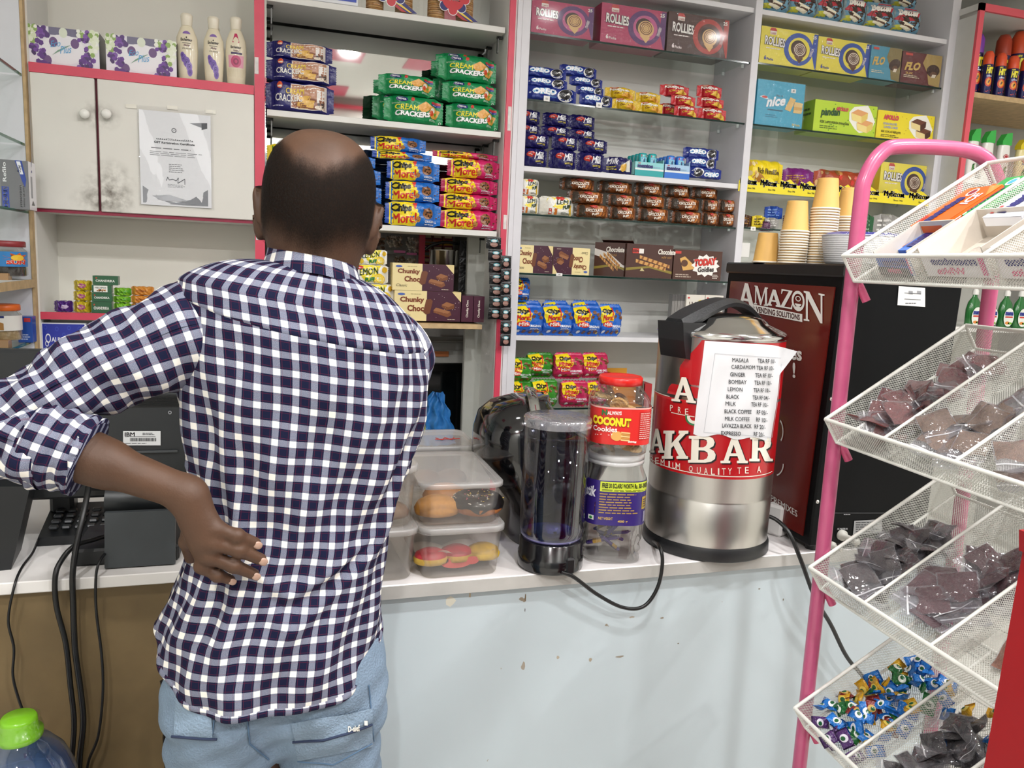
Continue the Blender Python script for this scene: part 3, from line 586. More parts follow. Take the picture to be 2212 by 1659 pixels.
def d_mini(c1, word):
    def f(p):
        p.rect(0, 0, 1, 1, c1, 0); p.poly([(.02, .9), (.45, .97), (.62, .72), (.58, .45), (.4, .3), (.12, .38), (.03, .6)], '#f6dc22', 1)
        p.text('Chips', .12, .69, .52, .87, '#1a1512', 4, .06, slope=.02); p.text('More!', .14, .5, .56, .68, '#cf2a24', 4, .06, slope=.03); p.ell(.36, .38, .2, .1, '#d5402a', 3); p.text('Mini', .22, .32, .5, .44, '#f8f3e8', 5, .04, slope=.04)
        p.rect(.52, .68, .57, .9, '#d5332a', 4); rd = random.Random(3)
        for (x, y) in ((.72, .78), (.84, .72), (.67, .62), (.9, .6), (.4, .12), (.62, .1), (.8, .14)): cookie(p, x, y, .06, '#8b5a34', '#3a2213', 3, 5)
        p.text(word, .52, .28, .92, .36, '#f6f8fb', 4, .03); p.lines(.56, .19, .88, .26, 2, '#e8ecf4', 3); p.ell(.2, .13, .06, None, '#f4f4f4', 3); p.ell(.87, .1, .035, None, '#e9cf3a', 3.5)
    return f
def d_lemon(p):
    p.rect(0, 0, 1, 1, '#efeee6', 0); p.poly([(.22, .98), (.8, .98), (.62, .3), (.45, .1), (.3, .35)], '#efdf3a', 1); p.ell(.75, .25, .16, .3, '#f0c92a', 1.5); p.ell(.9, .75, .08, .16, '#eec32b', 1.5); p.ell(.12, .2, .1, .2, '#f2d23c', 1.2); p.ell(.75, .25, .12, .22, '#f6e277', 1.7)
    p.text('LEMON', .18, .46, .72, .82, '#14391f', 4, .03, slope=.14); p.text('PUFF', .4, .1, .64, .34, '#1d7a35', 4, .06, slope=.06); p.ell(.25, .85, .1, .11, '#c8342c', 3); p.lines(.19, .82, .31, .88, 1, '#f5e6e0', 4)
def d_lemonb(p):
    p.rect(0, 0, 1, 1, '#eeede5', 0); p.ell(.55, .75, .4, .4, '#efd93a', 1); p.ell(.9, .3, .1, .3, '#eec32b', 1.2); p.text('LEM N', .42, .6, .96, .82, '#14391f', 4, .04, slope=.03); p.text('PUFF', .6, .36, .86, .56, '#1c3d1f', 4, .06, slope=.1)
    p.ell(.52, .9, .13, .1, '#c8342c', 3); p.rect(.2, .05, .28, .35, '#b8452c', 3); p.rect(.36, .05, .44, .35, '#c8742c', 3); p.lines(.55, .06, .9, .18, 2, '#555b50', 3)
def d_chunky(p):
    p.rect(0, 0, .48, 1, '#ead9a0', 0); p.rect(.48, 0, 1, 1, '#40122a', 0); p.poly([(.86, 1), (1, 1), (1, .66)], '#e3cf95', 1); p.text('Chunky', .08, .58, .44, .8, '#7b3518', 3, .035); p.text('Choc', .19, .32, .44, .53, '#7b3518', 3, .035)
    p.text('Classic', .06, .14, .24, .24, '#6b6248', 3, 0, .3); p.ell(.1, .88, .055, .04, '#4a63ae', 2); p.lines(.24, .87, .44, .92, 1, '#b3a673', 2)
    for pts, c in (([(.43, .3), (.47, .72), (.54, .74), (.57, .68), (.53, .26), (.47, .22)], '#6e3d22'), ([(.58, .3), (.62, .46), (.84, .34), (.86, .22), (.8, .14)], '#7d4a2a'), ([(.7, .5), (.78, .66), (.9, .58), (.9, .44), (.78, .38)], '#74421f')): p.poly(pts, c, 2)
    p.poly([(.58, .36), (.62, .46), (.84, .34), (.8, .26)], '#9a6640', 3); p.poly([(.7, .55), (.78, .66), (.9, .58), (.81, .48)], '#94603a', 3); p.dots(.52, .1, .97, .95, 18, .004, ['#f3e9e0'], 2); p.lines(.8, .05, .95, .09, 1, '#d9cdb5', 3)
def d_chunkyend(p): p.rect(0, 0, 1, 1, '#43122b', 0); asp = p.w / p.h; p.text('Chunky Choc', .5 - .33 / asp, .5 - .11 * asp, .5 + .33 / asp, .5 + .13 * asp, '#f2ecdf', 3, .02, rot=90)
def d_rollies(bg, ring, fl, swirl, dark):
    def f(p):
        p.rect(0, 0, 1, 1, bg, 0); k = p.w / p.h
        p.poly([(.98, .02), (1, .02), (1, .98), (.93, .98), (.9, .5)], ring, 1)
        p.ell(.67, .5, .26, None, ring, 1.2, 28); p.ell(.68, .5, .19, None, bg if dark else fl, 1.6, 26); p.ell(.66, .53, .13, None, '#3a2018', 2, 20); p.ell(.69, .48, .125, None, swirl, 2.4, 22); p.poly([(.6, .3), (.7, .12), (.76, .26), (.7, .42)], swirl, 2.5)
        lc_ = '#6b3c1e' if not dark else '#efe2d0'
        for q in (.1, .072, .045, .018): p.ell(.69, .5, q, None, lc_, 3, 20, inner=.86)
        p.rect(.15, .8, .26, .92, '#f1e9e0', 3); p.poly([(.14, .9), (.27, .9), (.24, .98), (.16, .98)], '#c63d36', 3.2); p.text('CAKES', .16, .81, .25, .86, '#a33', 4, .02)
        p.otext('ROLLIES', .07, .5, .42, .74, '#f6f3ee', '#3b2530', 4, .03, .06, slope=-.03); p.lines(.1, .4, .42, .46, 1, '#f0e6e2', 3)
        p.text('6', .08, .1, .12, .22, '#2b3f9a' if bg == '#f0e04a' else '#efe0e0', 3, .05); p.text('Packs', .13, .1, .24, .17, '#2b3f9a' if bg == '#f0e04a' else '#efe0e0', 3, .02); p.text('25', .9, .84, .97, .93, '#f4f1ea', 4, .03); p.text('STRAWBERRY' if not dark else 'VANILLA', .83, .42, .97, .5, '#f3e8ea', 4, .02, rot=75)
    return f
def d_oreo(p):
    p.rect(0, 0, 1, 1, '#1d2f86', 0); p.otext('OREO', .12, .42, .58, .84, '#f7f9fd', '#4aa6dc', 3, .07, .07, slope=.06); p.ell(.76, .48, .17, .42, '#f4f4f2', 2, rot=10); p.ell(.75, .55, .13, .33, '#17151a', 3, 22, rot=10); p.ell(.75, .55, .1, .25, '#2b2a30', 3.6, 18, inner=.85, rot=10); p.dots(.68, .4, .82, .7, 8, .008, ['#3a3940'], 4)
    p.lines(.12, .14, .4, .28, 2, '#6b7cc4', 3); p.text('Original', .42, .26, .58, .36, '#62b8e6', 4, .01, .2); p.ell(.09, .5, .015, None, '#e8edf8', 3)
def d_nutty(bg, blob, t1):
    def f(p): p.rect(0, 0, 1, 1, bg, 0); p.text('NuttyBites', .14, .54, .78, .82, '#f6f3ea', 4, .05, .1, slope=-.06); p.poly([(.42, .2), (.6, .5), (.8, .62), (.92, .4), (.95, .12), (.7, .08)], blob, 1.5); p.text(t1, .25, .36, .55, .5, '#f3d94a' if bg[1] == 'c' else '#7d3f14', 3, .03, slope=.08); p.ell(.25, .87, .11, .09, '#cf3a30', 3); p.lines(.66, .2, .88, .44, 3, '#a5662a', 3); p.ell(.25, .87, .08, .05, '#e9c9b0', 4)
    return f
def d_milk(p): p.rect(0, 0, 1, 1, '#191556', 0); p.ell(.34, .64, .15, .16, '#b93428', 2); p.lines(.24, .6, .44, .68, 1, '#f0dcc8', 3); p.text('Milk', .46, .42, .86, .8, '#f4f4f8', 4, .045, .35, slope=-.04); p.text('SHORT CAKE', .5, .24, .82, .34, '#e9d54a', 4, .02); p.lines(.56, .14, .76, .19, 1, '#8a88c2', 3)
def d_milkside(p): p.rect(0, 0, 1, 1, '#191556', 0); p.text('Milk', .1, .55, .42, .88, '#f4f4f8', 4, .045, .3); p.poly([(.45, .2), (.6, .6), (.92, .9), (.95, .2)], '#e9e6dc', 2); p.ell(.6, .35, .1, .22, '#e0b452', 3); p.ell(.7, .42, .1, .2, '#d9a940', 3.4); p.lines(.1, .2, .4, .45, 2, '#d9c94a', 3)
def d_choc(p):
    p.rect(0, 0, 1, 1, '#6d3c1c', 0); p.poly([(0, 0), (.3, .0), (.22, 1), (0, 1)], '#3c3229', 1); p.poly([(.5, .95), (.9, .9), (.98, .2), (.6, .1)], '#a8622a', 1)
    for i in range(6): p.poly([(.56 + i * .06, .16), (.6 + i * .06, .2), (.7 + i * .05, .82), (.66 + i * .05, .84)], '#7c431c' if i % 2 else '#c07a3a', 2)
    p.text('CHOCOLATE', .26, .44, .76, .66, '#f0e7d8', 5, .04, slope=.05); p.text('PUFF', .46, .2, .66, .38, '#f0e7d8', 5, .04, slope=.04); p.ell(.5, .84, .12, .1, '#b92f2a', 4); p.lines(.43, .81, .57, .87, 1, '#efc9b8', 5)
def d_wafer(white):
    def f(p):
        p.rect(0, 0, 1, 1, '#432018', 0)
        if white: p.poly([(0, .62), (.4, .5), (.8, .2), (1, .12), (1, .3), (.8, .34), (.4, .7), (0, .82)], '#dcd6d0', 1)
        p.poly([(0, .2), (.5, .3), (1, .14), (1, .22), (.5, .36), (0, .28)], '#8a7a2c', 1.4)
        x0 = .2 if white else .55; p.text('Chocolate', x0 + .12, .72, x0 + .5 if not white else .82, .88, '#f3ece2', 4, .03, .2); p.text('wafer stick', x0 + .2, .6, x0 + .42, .68, '#b98a4a', 4, 0, .2)
        for i, (a, b) in enumerate((((.2, .5), (.86, .28)), ((.28, .62), (.94, .36)))) if not white else enumerate((((.15, .6), (.55, .2)), ((.25, .66), (.66, .22)), ((.35, .68), (.72, .3)))):
            dx, dy = b[0] - a[0], b[1] - a[1]; w_ = .05
            p.poly([(a[0], a[1] - w_), (b[0], b[1] - w_), (b[0], b[1] + w_), (a[0], a[1] + w_)], '#cf9a56', 2 + i * .4)
            for q in range(6): t = (q + .3) / 6; p.poly([(a[0] + dx * t, a[1] + dy * t - w_), (a[0] + dx * (t + .06), a[1] + dy * (t + .06) - w_), (a[0] + dx * (t + .1), a[1] + dy * (t + .1) + w_), (a[0] + dx * (t + .04), a[1] + dy * (t + .04) + w_)], '#8a5426', 2.2 + i * .4)
        if not white: p.rect(.12, .72, .26, .86, '#d43a2e', 3); p.rect(.26, .72, .36, .86, '#ece6e0', 3); p.text('EEN', .13, .75, .25, .83, '#1c1412', 4, .04); p.poly([(.3, .2), (.34, .3), (.4, .2)], '#cbbd8a', 3)
    return f
def star(cx, cy, r0, r1, n, asp): return [(cx + (r1 if k % 2 else r0) * math.cos(math.pi * k / n), cy + (r1 if k % 2 else r0) * math.sin(math.pi * k / n) * asp) for k in range(2 * n)]
def d_today(p):
    p.rect(0, 0, 1, 1, '#4a281c', 0); p.poly([(.12, .7), (.22, .78), (.42, .5), (.42, .36), (.2, .3)], '#d9a85a', 1); p.ell(.22, .55, .07, None, '#5a3520', 2); p.poly(star(.66, .5, .3, .24, 12, p.w / p.h * .78), '#f1efe9', 2)
    p.otext('TODAY', .42, .5, .88, .74, '#cf3529', '#8c1d18', 4, .06, .03, slope=.1); p.text('Goldies', .5, .28, .84, .46, '#3a2d28', 4, .04, slope=.04); p.rect(.02, .86, .14, .95, '#c9362e', 2); p.lines(.05, .06, .4, .2, 2, '#bba99a', 2); p.lines(.82, .06, .96, .22, 3, '#d9cfc4', 2)
def d_pocky(p):
    p.rect(0, 0, 1, 1, '#dcd7cc', 0); rd = random.Random(2)
    for i in range(14): a = rd.uniform(-.28, .28); x = .5 + a * .4; p.poly([(x, .28), (x + .035, .28), (x + .035 + a * 1.1, .84), (x + a * 1.1, .84)], rd.choice(('#3c2a22', '#57402f', '#241813')), 1 + i * .1)
    p.rect(.35, .0, .65, .26, '#e9a765', 2.6); p.ell(.75, .8, .14, None, '#d9c95a', 3); p.ell(.75, .8, .09, None, '#3a5a2c', 3.3); p.ell(.12, .93, .06, .02, '#c44', 3)
def d_pockyspine(p):
    p.rect(0, 0, 1, 1, '#8b8a88', 0)
    for i in range(5): p.rect(i * .2 + .01, 0, i * .2 + .16, 1, '#4a4747', 1); p.rect(i * .2 + .05, .2, i * .2 + .12, .85, '#bdb9b4', 2)
def d_nice(p):
    p.rect(0, 0, 1, 1, '#3ea6c8', 0); p.text('nice', .2, .44, .6, .66, '#f3f6fa', 4, .04, .2, slope=.08); p.text('Milk &', .4, .66, .54, .7, '#cfe6ee', 3); p.rect(.24, .34, .56, .37, '#245f78', 2); p.poly([(.6, .4), (.7, .68), (.82, .64), (.72, .36)], '#e2bd78', 3); p.lines(.2, .18, .48, .26, 2, '#237a98', 2)
    for i in range(3): p.poly([(.78, .34 + i * .07), (.96, .34 + i * .07), (.98, .43 + i * .07), (.8, .45 + i * .07)], '#d6a85c' if i % 2 else '#e6c584', 3.2 + i * .3)
    p.poly([(.05, .62), (.14, .66), (.24, .6), (.22, .57), (.1, .6)], '#d8e6ee', 2); p.ell(.16, .62, .06, .025, '#d04a44', 3); p.rect(.7, .78, .8, .87, '#f1f1ee', 4); p.text('30', .73, .8, .77, .85, '#333', 5); p.text('30 Packs', .78, .05, .95, .1, '#d9c25a', 3)
def d_flo(bg, gold, l2):
    def f(p):
        p.rect(0, 0, 1, 1, bg, 0); p.poly([(.98, 0), (1, 0), (1, 1), (.6, 1), (.52, .7), (.66, .4), (.72, .05)], gold, 1); p.ell(.8, .5, .16, .2, '#3f251b', 2, rot=-40); p.ell(.82, .38, .09, .1, '#6b4630', 3); p.rect(.76, .28, .86, .38, '#eadfca', 3.4, sk=.03)
        p.text('FLO', .06, .42, .46, .68, '#d8b45e', 4, .05, .3, slope=.04); p.text('2X', .1, .3, .3, .36, '#d8b45e', 3) if l2 else None; p.lines(.06, .18, .5, .28, 2, '#e3d6b8', 3); p.rect(.06, .88, .24, .95, '#cf4a44', 3)
    return f
def d_apollo(pandan):
    def f(p):
        bg = '#b6d433' if pandan else '#ecd92a'; p.rect(0, 0, 1, 1, bg, 0); p.dots(.02, .05, .98, .95, 22, .012, ['#6a9a24' if pandan else '#cfae1c'], 1, ry=.02)
        k = '#f3f2e6'
        p.poly([(.55, .72), (.62, .9), (.84, 1), (.9, .82), (.98, .5), (.93, .2), (.74, .08), (.66, .2), (.56, .45)], k, 1.5)
        for (ox, oy) in ((.58, .46), (.68, .16)):
            t, s1, s2 = ('#e2a468', '#f1dc8c', '#e3c76a') if pandan else ('#6b3f2a', '#ecd795', '#4c2b1c')
            p.poly([(ox, oy + .24), (ox + .1, oy + .32 + .06), (ox + .27, oy + .3), (ox + .17, oy + .16)], t, 3 + oy); p.poly([(ox, oy + .24), (ox + .17, oy + .16), (ox + .18, oy - .06), (ox + .02, oy + .02)], s1, 3 + oy); p.poly([(ox + .17, oy + .16), (ox + .27, oy + .3), (ox + .27, oy + .1), (ox + .18, oy - .06)], s2, 3 + oy)
        if pandan:
            p.text('APOLLO', .33, .72, .53, .84, '#d13a5a', 5, .06, .15); p.text('pandan', .1, .46, .4, .78, '#1d4a22', 4, .04, .15, slope=.05); p.text('KEK LAPIS PERISA PANDAN', .1, .28, .56, .36, '#31420f', 4, .02); p.lines(.1, .1, .4, .22, 2, '#54681c', 3)
        else:
            p.text('APOLLO', .1, .68, .36, .86, '#d13a5a', 5, .06); p.text('CHOCOLATE', .1, .5, .34, .58, '#9aa4c4', 4, .04); p.text('LAYER CAKE', .12, .38, .36, .46, '#9aa4c4', 4, .04); p.text('KEK COKLAT BERLAPIS', .08, .22, .42, .3, '#4c4210', 4, .02); p.lines(.08, .06, .42, .17, 2, '#5c5014', 3)
    return f
def d_better(p):
    p.rect(0, 0, 1, 1, '#6f9fb8', 0); p.poly([(0, .45), (.5, .98), (1, .98), (.8, .5), (.3, .4)], '#b5303c', 1); p.text('Better', .12, .62, .88, .92, '#f4efe6', 4, .05, .2, slope=.04); p.ell(.55, .42, .4, .32, '#3a2318', 2, rot=-25); p.poly([(.2, .2), (.62, .1), (.7, .28), (.3, .42)], '#f1ead2', 3); p.poly([(.22, .28), (.66, .18), (.67, .22), (.24, .33)], '#5a3a26', 3.4); p.ell(.16, .14, .2, .12, '#c9c844', 1.6)
def d_mybiz(kind):
    def f(p):
        if kind == 'y': p.rect(0, 0, 1, 1, '#f0d51e', 0); p.text('Rich Nuts&Seed', .3, .48, .85, .68, '#5a4a12', 4, .03, slope=-.05); p.ell(.34, .2, .16, .3, '#b9803c', 2); p.dots(.02, .1, .3, .9, 14, .03, ['#e9c98a', '#d3a85c', '#f0dca8'], 2); p.text('MyBizcuit', .66, .1, .96, .28, '#3a4a9a', 4, .02)
        elif kind == 'p': p.rect(0, 0, 1, 1, '#7a1f78', 0); p.lines(.1, .4, .6, .7, 3, '#c9944a', 2); p.dots(0, .1, .3, .5, 6, .04, ['#9a6a34'], 2)
        else: p.rect(0, 0, 1, 1, '#a8442a', 0); p.dots(.02, .1, .98, .9, 40, .03, ['#e2b77a', '#c98a4a', '#f0d29a', '#d3382c', '#8a5a2c'], 2)
    return f
def d_strip(p):
    p.rect(0, .0, 1, .62, '#eedc2c', 0); n = 3
    for i in range(n):
        x = i / n; p.poly([(x + .0, .55), (x + .03, .9), (x + .1, .8), (x + .17, .98), (x + .26, .72), (x + 1 / n, .55)], '#eedc2c', 0.3); p.otext('MyBizcuit', x + .025, .34, x + .285, .8, '#2a2c66', '#f4f1e2', 3, .04, .05, slope=-.02); p.text('Since 1946', x + .15, .17, x + .27, .29, '#5c5420', 3, .02)
def d_mentos(bg, tail, c2, name='#23236b'):
    def f(p): p.rect(0, 0, 1, 1, bg, 0); p.poly([(0, 0), (.7, 0), (1, .35), (1, 0)], c2, 1); p.text('mentos', .08, .52, .72, .84, name, 4, .07, .1); p.text(tail, .5, .16, .8, .42, '#e8eefa' if bg != '#eef0f6' else '#d23a66', 4, .03, .15); p.ell(.85, .6, .1, .13, '#f3f3f3', 2); p.ell(.85, .6, .07, .09, '#8a1c2c' if bg[1] == 'e' else '#4aa6dc', 3); p.rect(.08, .84, .26, .93, '#d23a36', 4)
    return f
def d_flat(c, c2):
    def f(p): p.rect(0, 0, 1, 1, c, 0); p.lines(.15, .2, .85, .8, 3, c2, 2)
    return f
carton('tissue', .2, .11, .105, '#e6e3ea', d_tissue, rs=lambda p: p.rect(0, 0, 1, 1, '#2a2630'))
carton('soapg', .052, .03, .024, '#1e5a38', d_soapgreen); carton('soapw', .052, .03, .024, '#1e5a38', d_soapwhite)
pack('soapy', .05, .034, .026, '#c9b32a', lambda p: (p.ell(.5, .5, .22, .22, '#b05c86', 1), p.lines(.3, .4, .7, .6, 1, '#e9e0a0', 2)), r=.18, bump=.8, fin=.004); pack('soapp', .05, .034, .026, '#4a1f78', lambda p: (p.ell(.62, .5, .2, .18, '#c9b8d9', 1),), fin=.004, r=.2, bump=.5)
pack('soapl', .05, .034, .026, '#7ab82c', lambda p: (p.rect(.6, 0, 1, 1, '#4f9a28', 1), p.text('Hamam', .2, .4, .55, .62, '#2c5a1c', 2)), fin=.004, bump=.2); pack('soapo', .06, .034, .026, '#d08a34', lambda p: (p.text('MYSORE', .28, .4, .7, .62, '#8a3c1c', 2),), fin=.004, bump=.2)
carton('alivi', .125, .11, .085, '#dfe2ea', d_alivi)
carton('marker', .075, .075, .13, '#75777b', d_marker, rs=d_markerside)
pack('navy', .2, .055, .075, '#1d1a63', d_navycream, seed=3); pack('green', .17, .055, .08, '#138a4f', d_greencream, seed=4)
pack('chipb', .165, .055, .068, '#1f63b8', d_chips('#1f6cc0', '#1c46a0', 'ORIGINAL'), seed=5); pack('chipp', .165, .055, .052, '#c41f5e', d_chips('#cf2668', '#a8174e', 'DOUBLE CHOC'), seed=6, n=3); pack('chipg', .165, .055, .06, '#2c7a30', d_chips('#2f8a34', '#e9d022', 'HAZELNUT'), seed=8)
pack('minib', .092, .04, .092, '#1d57b4', d_mini('#1f62c0', 'ORIGINAL'), axis='z', fin=.008, seed=1, n=5); pack('minig', .092, .04, .092, '#2f7a22', d_mini('#378a28', 'HAZELNUTS'), axis='z', fin=.008, seed=2, n=5); pack('minip', .092, .04, .092, '#b3214f', d_mini('#c4285a', 'DOUBLE CHOC'), axis='z', fin=.008, seed=3, n=5)
pack('lemon', .12, .05, .058, '#efeee6', d_lemon, fin=.008, n=5); pack('lemonb', .1, .06, .062, '#eeede5', d_lemonb, fin=.006, n=5)
carton('chunky', .2, .07, .09, '#ead9a0', d_chunky, rs=lambda p: p.rect(0, 0, 1, 1, '#43122b')); carton('chunkyend', .036, .12, .08, '#43122b', d_chunkyend)
carton('rollp', .24, .1, .14, '#b02a5c', d_rollies('#b3305e', '#5a2a6a', '#c25a8a', '#e0b578', False), film=True, side=lambda p: p.rect(0, 0, 1, 1, '#9a2450')); carton('rollb', .24, .1, .14, '#3f2019', d_rollies('#43241c', '#b0362c', '#5a2c20', '#e0b578', False), film=True); carton('rolly', .24, .1, .14, '#f0e04a', d_rollies('#f0e04a', '#2b50a8', '#f0e04a', '#5c3420', True), film=True, side=lambda p: p.rect(0, 0, 1, 1, '#e3d13a'))
pack('oreo', .19, .045, .052, '#1d2f86', d_oreo, fin=.014, n=2.6)
pack('nuty', .11, .05, .045, '#d9b51c', d_nutty('#ddb91e', '#d99a2c', 'Coconut'), n=3, bump=.6); pack('nutr', .11, .05, .045, '#b3202a', d_nutty('#c0222c', '#e0b83a', 'Cashew'), n=3, bump=.6)
pack('milk', .1, .05, .058, '#191556', d_milk, n=3, fin=.012, bump=.7, r=.2); pack('milks', .11, .045, .048, '#191556', d_milkside, n=3)
pack('choc', .13, .055, .05, '#5f3519', d_choc, n=3, fin=.012, bump=.7, r=.2)
carton('waferw', .11, .1, .125, '#432018', d_wafer(True)); carton('wafer', .19, .1, .125, '#432018', d_wafer(False)); carton('today', .19, .1, .115, '#4a281c', d_today); carton('pocky', .065, .03, .1, '#dcd7cc', d_pocky); carton('pockys', .055, .03, .1, '#8b8a88', d_pockyspine)
carton('nice', .2, .09, .18, '#3ea6c8', d_nice, film=True); carton('flob', .13, .08, .14, '#4a98b4', d_flo('#4a98b4', '#8a7a4a', False), film=True); carton('flor', .16, .08, .14, '#5c1f24', d_flo('#62222a', '#b59a5c', True), film=True)
carton('pandan', .24, .1, .115, '#b6d433', d_apollo(True), side=lambda p: (p.rect(0, 0, 1, 1, '#9ab82c'), p.lines(.3, .5, .9, .8, 2, '#44541c'))); carton('apollo', .24, .1, .115, '#ecd92a', d_apollo(False))
pack('better', .11, .05, .12, '#8fa3a8', d_better, axis='z', fin=.012, bump=.8, r=.2)
pack('rolly_y', .19, .06, .07, '#f0d51e', d_mybiz('y'), n=2.3); pack('rolly_p', .15, .06, .06, '#7a1f78', d_mybiz('p'), n=2.3); pack('rolly_r', .22, .06, .06, '#a8442a', d_mybiz('r'), n=2.3)
for k_, bg, tail, c2 in (('mo', '#e0641c', 'ICE', '#e98a3c'), ('mg', '#2c9a4c', 'ICE', '#4ab86a'), ('mb', '#2f66c0', 'ICE', '#5aa6e0'), ('mk', '#2a2c34', 'ICE', '#4a4c58'), ('mw', '#eef0f6', 'White', '#5aa6e0'), ('mr', '#a82a3c', 'ICE', '#c44a5c')):
    carton(k_, .15, .085, .018, bg, d_flat(bg, '#e8e8ee'), top=d_mentos(bg, tail, c2))
for k_, c, c2 in (('mixbrown', '#4a2c1c', '#a8763a'), ('mixyellow', '#d8c02a', '#4a3a10'), ('mixblue', '#1f4aa8', '#7aa0e0'), ('mixgrey', '#9a9894', '#e6e4e0'), ('mixpurple', '#4a2444', '#a87a9a'), ('mixgreen', '#1f5a34', '#9ab89a')): pack(k_, .08, .04, .04, c, d_flat(c, c2), n=3, bump=.7)
# ------------------------------------------------------------------ shelves are filled
Y0 = SH + 0.006
OR = ['first', 'second', 'third', 'fourth', 'fifth', 'sixth']
def stack(key, name, rows, Y, label, cat, group, z=None, jit=1.5, dys=None):
    """rows from the bottom: (x0, x1, ytop, ybottom, words that single the packet out)"""
    n = 0; last = None
    for i, r in enumerate(rows):
        o, zt = put(key, name, r[0], r[1], r[2], r[3], Y, label % r[4], cat, group, z=(z if i == 0 and z is not None else last), dy=(dys[i] if dys else 0), rz=random.uniform(-jit, jit))
        last = zt
# left cabinet top
put('tissue', 'tissue_box', 58, 215, 61, 139, Y0, 'tissue box with purple orchids beside the corner unit', 'tissue box', 'orchid tissue boxes', z=1.967)
put('tissue', 'tissue_box', 228, 382, 82, 156, Y0, 'tissue box with purple orchids beside the lotion bottles', 'tissue box', 'orchid tissue boxes', z=1.967)
def bottle_mesh(cap, flower, ribbed):
    mb = MB(); H = .185; cream = M('#e9dfc4', .3, coat=.3)
    mb.lathe([(.019, 0), (.023, .004), (.025, .03), (.028, .085), (.0265, .12), (.017, .145), (.013, .152)], cream, 32, sx=1.15, sy=.72)
    def fm(x, y, l):
        a = -math.pi / 2 + (x - .5) * 1.9; r = np.interp(y, [0, .004, .03, .085, .12, .145, .152], [.019, .023, .025, .028, .0265, .017, .013]) + l; return (r * math.cos(a) * 1.15, r * math.sin(a) * .72, y)
    p = P(mb, fm, 1, 1, r=.35, lift=.0006, dx=.1)
    def T(t, x0, z0, x1, z1, c, **k): p.text(t, x0, z0, x1, z1, c, 2, **k)
    if not ribbed:
        p.ell(.5, .128, .22, .008, '#8a6ab0', 1, a0=0, a1=180); T('Enchanteur', .22, .108, .78, .116, '#2c2620', bold=.03); p.ell(.5, .118, .03, .0025, '#2c2620', 2); T('Alluring', .36, .093, .66, .1, '#6b3a50', shear=.2); T('SATIN SMOOTH', .3, .086, .72, .09, '#3c342c'); p.rect(.3, .102, .7, .1035, '#6b6458', 2)
        for i, (x, y, rr) in enumerate(((.36, .062, .14), (.5, .052, .17), (.62, .04, .16), (.66, .026, .14), (.3, .07, .1))):
            p.ell(x, y, rr, rr * .085, ('#8468b8', '#7a5cb0', '#9a84c8')[i % 3], 1 + i * .2, 12); p.ell(x, y, rr * .6, rr * .05, '#5c4696', 1.1 + i * .2, 10, inner=.6); p.ell(x, y, rr * .25, rr * .02, '#4a3680', 1.15 + i * .2, 8)
    else:
        p.poly([(.42, .14), (.58, .14), (.68, .116), (.32, .116)], '#c22c5c', 1.5); T('Enchanteur', .24, .1, .76, .107, '#2c2620', bold=.03); p.rect(.26, .085, .8, .09, '#3a2c58', 2); T('Romantic', .38, .092, .66, .097, '#6b3a50', shear=.2); p.rect(.1, .05, .9, .082, '#e3a0b4', 1); p.ell(.5, .066, .26, .016, '#c24a74', 1.5); p.ell(.5, .066, .14, .009, '#8f2c54', 2, inner=.5)
        for i in range(22): p.rect(i / 22, .002, i / 22 + .02, .047, '#d9ceb0', 1)
    return mb.mesh('lotion')
def lotion(x0, x1, yt, yb, label, ribbed=False, dy=0.0):
    a = at((x0 + x1) / 2, yb, Y0 + .03); X0 = at(x0, (yt + yb) / 2, Y0 + .03).x; X1 = at(x1, (yt + yb) / 2, Y0 + .03).x; zt = at((x0 + x1) / 2, yt, Y0 + .03).z; s = (zt - 1.967) / .185; sw = (X1 - X0) / .0644
    o = link('lotion_bottle', bottle_mesh(0, 0, ribbed), None, ((X0 + X1) / 2, Y0 + .03 + dy, 1.967), 0, scale=(sw, sw, s), label=label, cat='bottle', group='cream lotion bottles')
    mb = MB(); mb.lathe([(.0135, .152), (.0145, .154), (.0165, .176), (.0162, .181), (.012, .185)], M('#eee6d2', .3, coat=.3), 24, sx=1.1, sy=.85); mb.obj('cap', o)
lotion(380, 428, 30, 168, 'cream lotion bottle with purple roses right of the tissue boxes')
lotion(439, 484, 37, 174, 'cream lotion bottle with purple roses between two other bottles')
lotion(487, 533, 38, 179, 'cream lotion bottle with pink rose and ribbed base beside the pink post', True)
lotion(443, 480, 44, 160, 'lotion bottle half hidden behind the middle lotion bottle', dy=.075)
# certificate on the cabinet door
c0 = at(302, 342, SH - .018); c1 = at(456, 350, SH - .018); zt = at(378, 243, SH - .018).z; zb = at(385, 446, SH - .018).z; W_, H_ = c1.x - c0.x, zt - zb
mb = MB(); fm = lambda x, y, l: (c0.x + x, SH - .0165 - l - .0015 * math.sin(x * 40 + y * 9), zb + y)
p = P(mb, fm, W_, H_, r=.6, lift=.0005, step=.0003, dx=.03); p.rect(0, 0, 1, 1, '#f3f5f9', 0)
p.text('GST Registration Certificate', .2, .655, .77, .685, '#33353a', 2, .03)
rd = random.Random(4)
for i in range(20): p.ell(.24 + i * .026, .712 + rd.uniform(-.004, .006), .008, .006, '#3a3c42', 2, 6); p.rect(.235 + i * .026, .703, .255 + i * .026, .707, '#3a3c42', 2)
p.ell(.48, .81, .035, None, '#5a5d63', 2, inner=.7); p.text('/', .47, .8, .49, .82, '#5a5d63', 3); p.lines(.16, .6, .86, .63, 1, '#6b6d72', 2, .3); p.lines(.14, .53, .88, .585, 3, '#8a8c91', 2, .3, 2); p.lines(.4, .36, .62, .46, 5, '#6b6d72', 2, .35, 3); p.lines(.38, .2, .64, .24, 3, '#8a8c91', 2, .3, 4)
